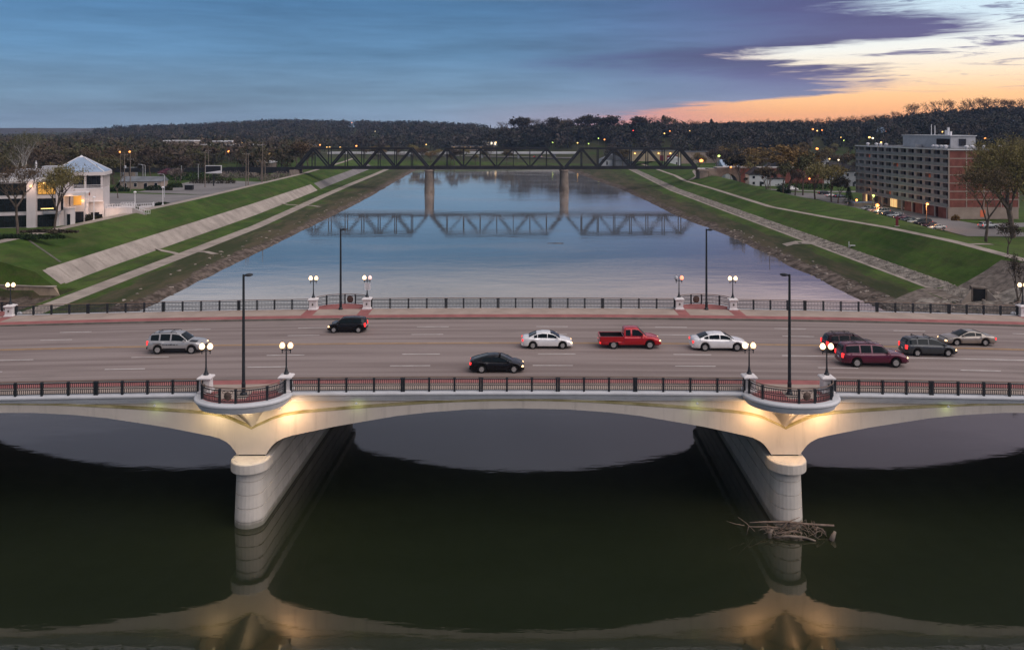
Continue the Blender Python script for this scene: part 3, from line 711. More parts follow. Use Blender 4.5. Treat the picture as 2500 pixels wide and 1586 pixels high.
# warm floodlights under the bays and small greenish ones on the arch haunches (each a fitting with its own lamp)
def flood(x, y, z, tx, ty, tz, color, energy, size, label, lensmat, spot=120, group=None):
    t = thing('floodlight', label, 'floodlight', (x, y, z), 0, group)
    MB().box(0, 0, 0.06, 0.16, 0.12, 0.08).build('housing', M['cornice'], t)
    MB().box(0, 0.0, 0.14, 0.04, 0.04, 0.08).build('bracket', M['cornice'], t)
    MB().box(0, 0, 0.012, 0.13, 0.10, 0.012).build('lens', lensmat, t)
    ld = bpy.data.lights.new('floodlight_lamp', 'SPOT'); ld.energy = energy; ld.color = color; ld.spot_size = math.radians(spot); ld.spot_blend = 1.0; ld.shadow_soft_size = size
    lo = bpy.data.objects.new('floodlight_lamp', ld); COL.objects.link(lo); lo.parent = t; lo.location = (0, 0, -0.03)
    lo.rotation_euler = Vector((tx-x, ty-y, tz-z)).to_track_quat('-Z', 'Y').to_euler()
WARM, GOLD, GRN = (1.0, 0.63, 0.34), (1.0, 0.76, 0.46), (0.72, 0.95, 0.30)
c1, c2 = PIERS[1], PIERS[2]
flood(c1+2.5, 60.75, 8.80, c1+4.2, 62.3, 7.0, WARM, 480, 0.3, 'warm floodlight on the right side below the left viewing bay', M['lamp_white'], 165)
flood(c1-2.4, 60.75, 8.80, c1-3.6, 62.3, 7.0, GOLD, 290, 0.3, 'golden floodlight on the left side below the left viewing bay', M['lamp_white'], 165)
flood(c1+0.2, 60.2, 8.88, c1, 62.0, 6.0, GOLD, 460, 0.5, 'golden floodlight at the front below the left viewing bay', M['lamp_white'], 160)
flood(c2+2.3, 60.75, 8.80, c2+3.6, 62.3, 7.0, WARM, 500, 0.3, 'warm floodlight on the right side below the right viewing bay', M['lamp_white'], 165)
flood(c2-2.1, 60.75, 8.80, c2-3.2, 62.3, 7.0, WARM, 480, 0.3, 'warm floodlight on the left side below the right viewing bay', M['lamp_white'], 165)
flood(c2+0.3, 60.2, 8.88, c2, 62.0, 6.2, WARM, 620, 0.5, 'warm floodlight at the front below the right viewing bay', M['lamp_white'], 160)
for px, lab in ((382, 'left arch beside the left pier'), (872, 'middle arch towards the left pier'), (1700, 'middle arch towards the right pier'), (2310, 'right arch beside the right pier')):
    X = (px-1250)*0.031
    flood(X, 61.68, ZS-0.86+dz(X), X, 62.6, 8.0, GRN, 13, 0.6, 'greenish floodlight under the cornice of the '+lab, M['globe_off'], 170)

# ------------------------------------------------------------------ railings
def rail_panel(root, pl, h=1.0):
    """pickets and rails of one bay along the polyline pl [(x, y, z)]; pl has the posts at its ends"""
    def lerp_at(s):
        acc = 0
        for a, b in zip(pl, pl[1:]):
            L_ = math.dist(a[:2], b[:2])
            if s <= acc+L_+1e-6:
                t = (s-acc)/L_ if L_ else 0; return tuple(a[i]+(b[i]-a[i])*t for i in range(3))
            acc += L_
        return pl[-1]
    tot = sum(math.dist(a[:2], b[:2]) for a, b in zip(pl, pl[1:]))
    for z0, z1, w, nm in ((0.10, 0.15, 0.05, 'bottom_rail'), (0.44, 0.49, 0.05, 'middle_rail'), (0.57, 0.62, 0.05, 'middle_rail'), (0.90, 0.96, 0.06, 'upper_rail')):
        mb = MB()
        for a, b in zip(pl, pl[1:]): mb.bar((a[0], a[1], a[2]+(z0+z1)/2), (b[0], b[1], b[2]+(z0+z1)/2), w, z1-z0)
        mb.build(nm, M['iron'], root)
    mb = MB(); n = max(2, int(round(tot/0.158)))
    for k in range(1, n):
        x, y, z = lerp_at(tot*k/n)
        for z0, z1 in ((0.15, 0.44), (0.62, 0.90)): mb.box(x, y, z+(z0+z1)/2, 0.034, 0.034, z1-z0)
    mb.build('picket', M['iron'], root, kind='stuff')
def railing(label, pts_posts, lines, y_hint, group=None, doubles=()):
    t = thing('railing', label, 'railing', (0, 0, 0), 0, group)
    for pl in lines: rail_panel(t, pl)
    for i, p in enumerate(pts_posts):
        MB().box(0, 0, 0.50, 0.15, 0.15, 1.0).box(0, 0, 1.015, 0.19, 0.19, 0.03).build('post', M['iron'], t, loc=p)
    allp = []
    for pl in lines:
        for p in pl:
            if not allp or math.dist(allp[-1][:2], p[:2]) > 0.02: allp.append(p)
    mb = MB().tube([(p[0], p[1], p[2]+1.09) for p in allp], 0.042, 5)
    mb.build('handrail', M['rail'], t)
    return t
def straight(x0, x1, y, z=ZS, n=3):
    return [(x0+(x1-x0)*k/n, y, z+dz(x0+(x1-x0)*k/n)) for k in range(n+1)]
def rail_run(label, x0, x1, y, secs):
    """secs: list of (x_start, x_end, bays)"""
    posts, lines = [], []
    for a, b, nb in secs:
        for k in range(nb):
            p, q = a+(b-a)*k/nb, a+(b-a)*(k+1)/nb
            lines.append([(p, y, ZS+dz(p)), (q, y, ZS+dz(q))])
        posts += [(a+(b-a)*k/nb, y, ZS+dz(a+(b-a)*k/nb)) for k in range(nb+1)]
    return railing(label, posts, lines, y)
g = 0.17
def px2x(px, s): return (px-1250)*s
def secs_from(pxs, s, bays, ends):
    X = [px2x(p, s) for p in pxs]; out = []
    for i, (a, b) in enumerate(zip(X, X[1:])):
        out.append((a+(g if i > 0 else 0), b-(g if i < len(X)-2 else 0), bays[i]))
    return out
SN = 0.0309; YNR = YN-0.12; SFR = 0.0455
x_ped = {}
NP = [(near_c[1]-3.05, near_c[1]+3.05), (near_c[2]-2.95, near_c[2]+2.95)]
FP = [(c-2.98, c+2.98) for c in far_c]
hp = 0.47
rail_run('long black railing at the front of the bridge between the two viewing bays', 0, 0, YNR,
         [(NP[0][1]+hp, px2x(983, SN)-g/2, 4), (px2x(983, SN)+g/2, px2x(1174, SN)-g/2, 3), (px2x(1174, SN)+g/2, px2x(1362, SN)-g/2, 3), (px2x(1362, SN)+g/2, px2x(1551, SN)-g/2, 3), (px2x(1551, SN)+g/2, NP[1][0]-hp, 4)])
rail_run('black railing at the front left edge, left of the left viewing bay', 0, 0, YNR,
         [(-47.6, -39.6-g/2, 4), (-39.6+g/2, px2x(233, SN)-g/2, 4), (px2x(233, SN)+g/2, NP[0][0]-hp, 4)])
rail_run('black railing at the front right edge, right of the right viewing bay', 0, 0, YNR,
         [(NP[1][1]+hp, px2x(2275, SN)-g/2, 4), (px2x(2275, SN)+g/2, 39.6-g/2, 4), (39.6+g/2, 47.4, 4)])
FX = lambda px: px2x(px, SFR)
rail_run('long black railing on the far side of the bridge between the far bays', 0, 0, YF,
         [(FP[1][1]+hp, FX(1089)-g/2, 4), (FX(1089)+g/2, FX(1216)-g/2, 3), (FX(1216)+g/2, FX(1343)-g/2, 3), (FX(1343)+g/2, FX(1471)-g/2, 3), (FX(1471)+g/2, FP[2][0]-hp, 4)])
rail_run('black far railing left of the far left bay, grass and path behind', 0, 0, YF,
         [(FP[0][1]+hp, FX(215)-g/2, 4), (FX(215)+g/2, FX(399)-g/2, 4), (FX(399)+g/2, FX(583)-g/2, 4), (FX(583)+g/2, FP[1][0]-hp, 4)])
rail_run('black far railing right of the far right bay, muddy bank behind', 0, 0, YF,
         [(FP[2][1]+hp, FX(1965)-g/2, 4), (FX(1965)+g/2, FX(2141)-g/2, 4), (FX(2141)+g/2, FX(2317)-g/2, 4), (FX(2317)+g/2, FP[3][0]-hp, 4)])
def bay_rail(label, cx, yl, side, embx, disc):
    pts = bay_path(cx, yl, side, BW-0.28, BD-0.28, 60)
    if side > 0: pts = pts[::-1]
    pts = [p for p in pts if side*(p[1]-yl) > 0.35] if side > 0 else [p for p in pts if (yl-p[1]) > 0.25]
    acc = [0]
    for a, b in zip(pts, pts[1:]): acc.append(acc[-1]+math.dist(a[:2], b[:2]))
    tot = acc[-1]
    xs_ = [p[0] for p in pts]
    s_at = lambda x: float(np.interp(x, xs_, acc))
    e0, e1 = s_at(cx+embx-0.6), s_at(cx+embx+0.6)
    cuts = [0]+[e0*k/2 for k in (1,)]+[e0, e1]+[e1+(tot-e1)*k/2 for k in (1, 2)]
    if side < 0: cuts = [0, e0*0.36, e0, e1, e1+(tot-e1)*0.55, tot]
    posts, lines, emb = [], [], None
    P = lambda s: tuple(float(np.interp(s, acc, [p[i] for p in pts])) for i in range(3))
    for a, b in zip(cuts, cuts[1:]):
        n = max(1, int((b-a)/0.35)); ln = [P(a+(b-a)*k/n) for k in range(n+1)]
        if abs(a-e0) < 1e-6: emb = ln; continue
        lines.append(ln)
    posts = [P(s) for s in cuts]
    t = railing(label, posts, lines, 0)
    # emblem bay: rails above and below, a round shield and four corner scrolls
    a, b = emb[0], emb[-1]; m = tuple((a[i]+b[i])/2 for i in range(3)); ang = math.atan2(b[1]-a[1], b[0]-a[0])
    for z in (0.12, 0.93): MB().bar((a[0], a[1], a[2]+z), (b[0], b[1], b[2]+z), 0.05, 0.05).build('emblem_rail', M['iron'], t)
    MB().bar((a[0], a[1], a[2]+1.09), (b[0], b[1], b[2]+1.09), 0.08, 0.06).build('handrail', M['rail'], t)
    em = MB()
    if disc: em.lathe([(0, -.05), (.36, -.05), (.40, 0), (.36, .05), (.1, .07), (0, .07)], n=20)
    else: em.lathe([(0, -.04), (.24, -.04), (.31, 0), (.26, .05), (.1, .10), (0, .11)], n=8, sx=1.0, sy=1.1)
    o = em.build('emblem', M['bronze'], t, loc=(m[0], m[1]+side*0.0, m[2]+0.52)); o.rotation_euler = (PI/2, 0, ang)
    sc = MB()
    for sx in (-1, 1):
        for sz in (-1, 1):
            sc.tube([(sx*0.2, 0, sz*0.2), (sx*0.34, 0, sz*0.18), (sx*0.40, 0, sz*0.30), (sx*0.30, 0, sz*0.38), (sx*0.2, 0, sz*0.33)], 0.025, 5)
    o = sc.build('scroll', M['bronze'], t, loc=(m[0], m[1], m[2]+0.52)); o.rotation_euler = (0, 0, ang)
bay_rail('curved black railing with bronze emblem round the left front viewing bay', near_c[1], YN, -1, -0.45, False)
bay_rail('curved black railing with bronze emblem round the right front viewing bay', near_c[2], YN, -1, 0.45, False)
bay_rail('curved black railing with dark disc at the far left bay', far_c[1], YF+0.1, 1, 0.55, True)
bay_rail('curved black railing with dark disc at the far right bay', far_c[2], YF+0.1, 1, -0.45, True)
bay_rail('curved black railing with dark disc at the far left edge of the photo', far_c[0], YF+0.1, 1, 0.9, True)
bay_rail('curved black railing at the far right edge of the photo', far_c[3], YF+0.1, 1, -0.45, True)

# ------------------------------------------------------------------ pedestals and lamps
def pedestal(label, x, y):
    z = ZS+dz(x)-0.004
    t = thing('lamp_pedestal', label, 'pedestal', (x, y, z), 0, 'white pedestals of the globe lamps')
    mb = MB()
    def sq(levels):
        rows = []
        for w, zz in levels: rows.append([(-w, -w, zz), (w, -w, zz), (w, w, zz), (-w, w, zz), (-w, -w, zz)])
        m = MB().grid(rows); w, zz = levels[-1]; m.quad((-w, -w, zz), (w, -w, zz), (w, w, zz), (-w, w, zz)); return m
    sq([(.50, 0), (.50, .12), (.44, .17), (.40, .2), (.385, .95), (.40, .98)]).build('shaft', M['white'], t)
    sq([(.38, .97), (.46, 1.0), (.52, 1.07), (.52, 1.15), (.45, 1.21), (.30, 1.26), (.26, 1.30)]).build('cap', M['white'], t)
    MB().box(0, -0.40, 0.6, 0.16, 0.03, 0.24).build('inset', M['kerb'], t)
    return z+1.30
lamp_root = None
def globe_lamp(label, x, y, z, g1='globe', g2='globe', rz=0.0):
    t = thing('globe_lamp', label, 'street lamp', (x, y, z), rz)
    MB().lathe([(.20, 0), (.20, .08), (.14, .16), (.10, .34), (.075, .42), (.085, .5), (.06, .56), (.05, 1.5), (.055, 1.6), (.045, 1.7), (.04, 2.15), (.02, 2.3), (0, 2.38)], n=10).build('pole', M['iron'], t)
    MB().tube([(-.31, 0, 1.78), (-.15, 0, 1.84), (0, 0, 1.82), (.15, 0, 1.84), (.31, 0, 1.78)], .03, 6).tube([(-.2, 0, 1.68), (0, 0, 1.82), (.2, 0, 1.68)], .014, 4).build('crossarm', M['iron'], t)
    for s, gm in ((-1, g1), (1, g2)):
        h = MB().lathe([(.02, -.22), (.045, -.12), (.03, -.04), (.06, .02), (.10, .13), (.12, .16)], (s*.31, 0, 1.78), n=10).build('holder', M['iron'], t)
        gl = MB().lathe([(.09, 0), (.16, .06), (.205, .16), (.205, .24), (.17, .33), (.11, .41), (.06, .46), (0, .47)], (s*.31, 0, 1.93), n=14).build('globe', M[gm], t, smooth=True)
        MB().lathe([(.05, 0), (.035, .03), (.012, .06), (.02, .09), (0, .16)], (s*.31, 0, 2.38), n=8).build('finial', M['iron'], gl)
    return t
near_names = [('left', 0, 'left'), ('left', 1, 'right'), ('right', 0, 'left'), ('right', 1, 'right')]
yl = YN+0.25
for lab, (x, gA, gB) in {
        'lit twin globe lamp at the front left bay, left pedestal, behind it the silver car': (NP[0][0], 'globe_core', 'globe_core'),
        'lit twin globe lamp at the front left bay, right pedestal, bare road behind': (NP[0][1], 'globe', 'globe'),
        'lit twin globe lamp at the front right bay, left pedestal, beside a white sedan': (NP[1][0], 'globe_core', 'globe'),
        'lit twin globe lamp at the front right bay, right pedestal, beside the maroon cars': (NP[1][1], 'globe_core', 'globe_core')}.items():
    z = pedestal(lab.replace('lit twin globe lamp', 'white stone pedestal').split(', b')[0], x, yl)
    globe_lamp(lab, x, yl, z, gA, gB)
PEDLAB = {FP[1][0]: 'white stone pedestal at the left side of the far left bay', FP[1][1]: 'white stone pedestal under the lamp with the white sign', FP[2][0]: 'white stone pedestal under the unlit and orange globes', FP[2][1]: 'white stone pedestal at the right side of the far right bay', FP[0][1]: 'white stone pedestal at the far left edge of the bridge', FP[3][0]: 'white stone pedestal at the far right edge of the bridge'}
for lab, x, gA, gB in (
        ('lit twin globe lamp at the far left bay, left pedestal, both globes bright', FP[1][0], 'globe_core', 'globe'),
        ('twin globe lamp above a small white sign, one globe faint', FP[1][1], 'globe_core', 'globe_dim'),
        ('twin globe lamp with one unlit and one faint orange globe on the far side', FP[2][0], 'globe_off', 'globe_orange'),
        ('lit twin globe lamp at the far right bay, right pedestal, both globes bright', FP[2][1], 'globe_core', 'globe_core'),
        ('lit twin globe lamp at the far left edge above the grass slope', FP[0][1], 'globe_core', 'globe_core'),
        ('lit twin globe lamp at the far right edge beside the grass levee', FP[3][0], 'globe_core', 'globe')):
    y = YF-0.15
    z = pedestal(PEDLAB[x], x, y)
    globe_lamp(lab, x, y, z, gA, gB)
# regulatory sign on the second far lamp
x = FP[1][1]; zb = ZS+dz(x)+1.3
t = thing('road_sign', 'small white sign with three lines of dark lettering on a lamp pole', 'sign', (x+0.06, YF-0.26, zb+0.85))
MB().box(0, 0, 0.34, 0.62, 0.03, 0.76).build('sign_plate', M['whitemetal'], t)
def text_obj(body, size, loc, mat, parent, name='lettering', rot=(PI/2, 0, 0), extr=0.002, sx=1.0):
    c = bpy.data.curves.new(name, 'FONT'); c.body = body; c.size = size; c.align_x = 'CENTER'; c.align_y = 'CENTER'; c.extrude = extr; c.resolution_u = 2
    c.materials.append(mat)
    tmp = bpy.data.objects.new('lettering_source', c); COL.objects.link(tmp)
    me = bpy.data.meshes.new_from_object(tmp.evaluated_get(bpy.context.evaluated_depsgraph_get())); bpy.data.objects.remove(tmp)
    o = bpy.data.objects.new(name, me); COL.objects.link(o); o.parent = parent; o.location = loc; o.rotation_euler = rot; o.scale = (sx, 1, 1)
    return o
text_obj('RIGHT', 0.17, (0, -0.02, 0.57), M['trimblack'], t); text_obj('LANE', 0.17, (0, -0.02, 0.34), M['trimblack'], t); text_obj('ENDS', 0.17, (0, -0.02, 0.11), M['trimblack'], t)

def tall_lamp(label, x, y, rz, h=9.0):
    z = ZS+dz(x)
    t = thing('tall_lamp', label, 'street lamp', (x, y, z+0.01), 0, None)
    MB().lathe([(.24, 0), (.24, .10), (.16, .22), (.15, .9), (.125, .98), (.11, h*0.5), (.085, h-0.1), (.085, h), (0, h+.03)], n=10).build('pole', M['iron'], t)
    c, s = math.cos(rz), math.sin(rz)
    MB().tube([(0, 0, h-0.15), (c*.18, s*.18, h-.08)], .05, 6).build('arm', M['iron'], t)
    o = MB().lathe([(0, -.10), (.16, -.09), (.24, -.03), (.22, .05), (.12, .10), (0, .11)], n=12, sx=1.35, sy=0.85).build('lamp_head', M['iron'], t, loc=(c*.40, s*.40, h-.06)); o.rotation_euler = (0, 0, rz)
    MB().lathe([(0, 0), (.15, 0), (.16, .01), (0, .012)], n=10, sx=1.2, sy=.8).build('lens', M['globe_off'], o, loc=(0, 0, -.115))
tall_lamp('tall black pole lamp standing in the left front viewing bay', -20.12, 61.4, 0.6)
tall_lamp('tall black pole lamp standing in the right front viewing bay', 20.83, 61.5, 2.6)
tall_lamp('tall black pole lamp at the far left bay', -18.95, 90.6, 0.4, 8.9)
tall_lamp('tall black pole lamp at the far right bay', 21.5, 90.6, -0.5, 8.9)
# ------------------------------------------------------------------ railway truss bridge
TY = 397.0
tr = thing('railway_bridge', 'black steel truss railway bridge on two round stone piers', 'bridge', (0, TY, 0))
TX = [-104.6, -40.0, 25.2, 89.6]; ZB, ZT = 11.4, 20.7
def tpart(mb, name, mat=None, parent=tr, label=None): return mb.build(name, mat or M['steel'], parent, label=label)
for si, (x0, x1) in enumerate(zip(TX, TX[1:])):
    sp = bpy.data.objects.new('truss_span', None); COL.objects.link(sp); sp.parent = tr
    n = 8; p = (x1-x0-1.0)/n; X = [x0+0.5+p*k for k in range(n+1)]
    for y in (-3.0, 3.0):
        MB().bar((X[0], y, ZB), (X[-1], y, ZB), 0.7, 1.35).build('bottom_chord', M['steel'], sp)
        MB().bar((X[1]-.2, y, ZT), (X[-2]+.2, y, ZT), 0.85, 0.85).build('top_chord', M['steel'], sp)
        for k in range(1, n): MB().bar((X[k], y, ZB), (X[k], y, ZT), 0.42 if si != 1 else 0.34, 0.4).build('vertical_post', M['steel'], sp)
        for k in range(n):
            a, b = ((X[k], ZB), (X[k+1], ZT)) if k % 2 == 0 else ((X[k], ZT), (X[k+1], ZB))
            w = 0.95 if k in (0, n-1) else (0.72 if si != 1 else 0.55)
            MB().bar((a[0], y, a[1]), (b[0], y, b[1]), w, w).build('diagonal', M['steel'], sp)
    for k in range(1, n):
        MB().bar((X[k], -3, ZT), (X[k], 3, ZT), .25, .3).bar((X[k], -3, ZT-1.6), (X[k], 3, ZT-1.6), .15, .15).build('cross_strut', M['steel'], sp)
    for k in range(n+1): MB().bar((X[k], -3, ZB-0.1), (X[k], 3, ZB-0.1), .3, .8).build('floor_beam', M['steel'], sp)
    MB().span(x0+.3, x1-.3, -2.3, 2.3, ZB+0.1, ZB+0.5).build('track_deck', M['trimblack'], sp)
    for y in (-0.72, 0.72): MB().span(x0+.3, x1-.3, y-.06, y+.06, ZB+0.5, ZB+0.66).build('rail', M['steel'], sp)
for x in TX[1:3]:
    pr = bpy.data.objects.new('stone_pier', None); COL.objects.link(pr); pr.parent = tr
    mb = MB(); rows = []
    prof_ = []
    z = -1.5
    while z < 9.6:
        r = 2.15-0.035*z; prof_ += [(r, z), (r, z+1.0), (r-.08, z+1.02), (r-.08, z+1.08)]; z += 1.1
    prof_ += [(1.9, 9.6), (2.2, 9.7), (2.2, 10.3), (1.6, 10.4)]
    mb.lathe(prof_, (x, -3.0, 0), n=18)
    mb.build('pier_drum', M['oldstone'], pr, smooth=False)
    mb = MB().lathe(prof_, (x, 3.0, 0), n=18); mb.build('pier_drum', M['oldstone'], pr)
    mb = MB().span(x-1.3, x+1.3, -3, 3, -1, 10.2); mb.build('pier_web', M['oldstone'], pr)
    MB().box(x, 0, 10.75, 1.3, 7, 0.7).build('bearing', M['steel'], pr)
# approach girders on the left, their posts, rail fence; stone arches on the right
ap = bpy.data.objects.new('approach_span', None); COL.objects.link(ap); ap.parent = tr
for y in (-2.6, 2.6):
    MB().span(-139, -104.9, y-.2, y+.2, 8.9, 11.6).build('plate_girder', M['steel'], ap)
    MB().span(-260, -139.3, y-.2, y+.2, 9.3, 11.2).build('plate_girder', M['steel'], ap)
for k in range(19): MB().box(-138+1.8*k, -2.85, 10.25, .12, .1, 2.5).build('stiffener', M['steel'], ap)
for k in range(22): MB().box(-159+2.4*k, -2.6, 12.0, .1, .1, 1.0).build('fence_post', M['steel'], ap)
MB().span(-160, -105, -2.65, -2.55, 12.4, 12.48).build('fence_rail', M['steel'], ap)
for x in (-124, -139, -160, -185, -215, -245): MB().span(x-1, x+1, -3.2, 3.2, 3, 9.2).build('approach_pier', M['oldstone'], ap)
MB().span(-106.8, -102.5, -4, 4, 3, 10.4).build('stone_abutment', M['oldstone'], tr)
sa = bpy.data.objects.new('stone_abutment', None); COL.objects.link(sa); sa.parent = tr
mb = MB().span(90.0, 94.2, -4.4, 4.4, 2.5, 10.6).span(89.6, 94.6, -4.7, 4.7, 9.7, 10.3); mb.build('abutment_tower', M['oldstone'], sa)
MB().span(94.5, 98.4, -3.9, 3.9, 2.5, 11.0).build('abutment_tower', M['oldstone'], sa)
def arch_wall(x0, x1, holes, z0, z1, y0, y1, mat, name):
    """wall with round-headed openings: holes = [(xc, r, zspring)]"""
    xs_ = sorted(set([x0, x1]+[xc+r*math.cos(PI*k/14) for xc, r, zs in holes for k in range(15)]))
    def low(x):
        for xc, r, zs in holes:
            if abs(x-xc) < r-1e-6: return zs+math.sqrt(max(r*r-(x-xc)**2, 0))
        return None
    mb = MB()
    for a, b in zip(xs_, xs_[1:]):
        m = (a+b)/2; la = low(m)
        if la is None: za = zb_ = z0
        else:
            h = [h for h in holes if abs(m-h[0]) < h[1]][0]; f = lambda x: h[2]+math.sqrt(max(h[1]**2-(x-h[0])**2, 0)); za, zb_ = f(a), f(b)
        for y, fl in ((y0, 0), (y1, 1)):
            q = [(a, y, za), (b, y, zb_), (b, y, z1), (a, y, z1)]; mb.add(q if not fl else q[::-1], [(0, 1, 2, 3)])
        mb.quad((a, y0, za), (a, y1, za), (b, y1, zb_), (b, y0, zb_))
        mb.quad((a, y0, z1), (b, y0, z1), (b, y1, z1), (a, y1, z1))
    for xc, r, zs in holes:
        for s in (-1, 1): mb.quad((xc+s*r, y0, z0), (xc+s*r, y1, z0), (xc+s*r, y1, zs), (xc+s*r, y0, zs))
    return mb.build(name, mat, sa)
arch_wall(98.5, 109.6, [(103.9, 4.4, 4.2)], 2.5, 11.2, -3.6, 3.6, M['oldstone'], 'stone_arch')
arch_wall(109.6, 123.5, [(116.8, 4.6, 4.4)], 2.5, 11.2, -3.5, 3.5, M['brickwall'], 'brick_arch')
MB().span(98.5, 150, -3.7, 3.7, 11.2, 11.7).build('parapet_slab', M['slab'], sa)
MB().span(123.5, 150, -3.4, 3.4, 2.5, 11.2).build('brick_wall', M['brickwall'], sa)

# far road bridge across the head of the reach
hb = thing('highway_bridge', 'long pale road bridge far up the river behind the truss', 'bridge', (0, 772, 0), 0.012)
MB().span(-172, 62, -7, 7, 7.3, 8.2).build('deck_beam', M['cornice'], hb)
MB().span(-172, 62, -7.2, -6.9, 8.2, 9.1).span(-172, 62, 6.9, 7.2, 8.2, 9.1).build('parapet', M['cornice'], hb)
for x in (-130, -96, -62, -28, 6, 40): MB().span(x-.8, x+.8, -6, 6, -1, 7.3).build('bridge_pier', M['greysiding'], hb)
drape('road', [(-330, 792), (60, 797), (60, 812), (-330, 806)], M['asphalt'], off=0.5, nu=30, nv=3, label='main road crossing beyond the river')

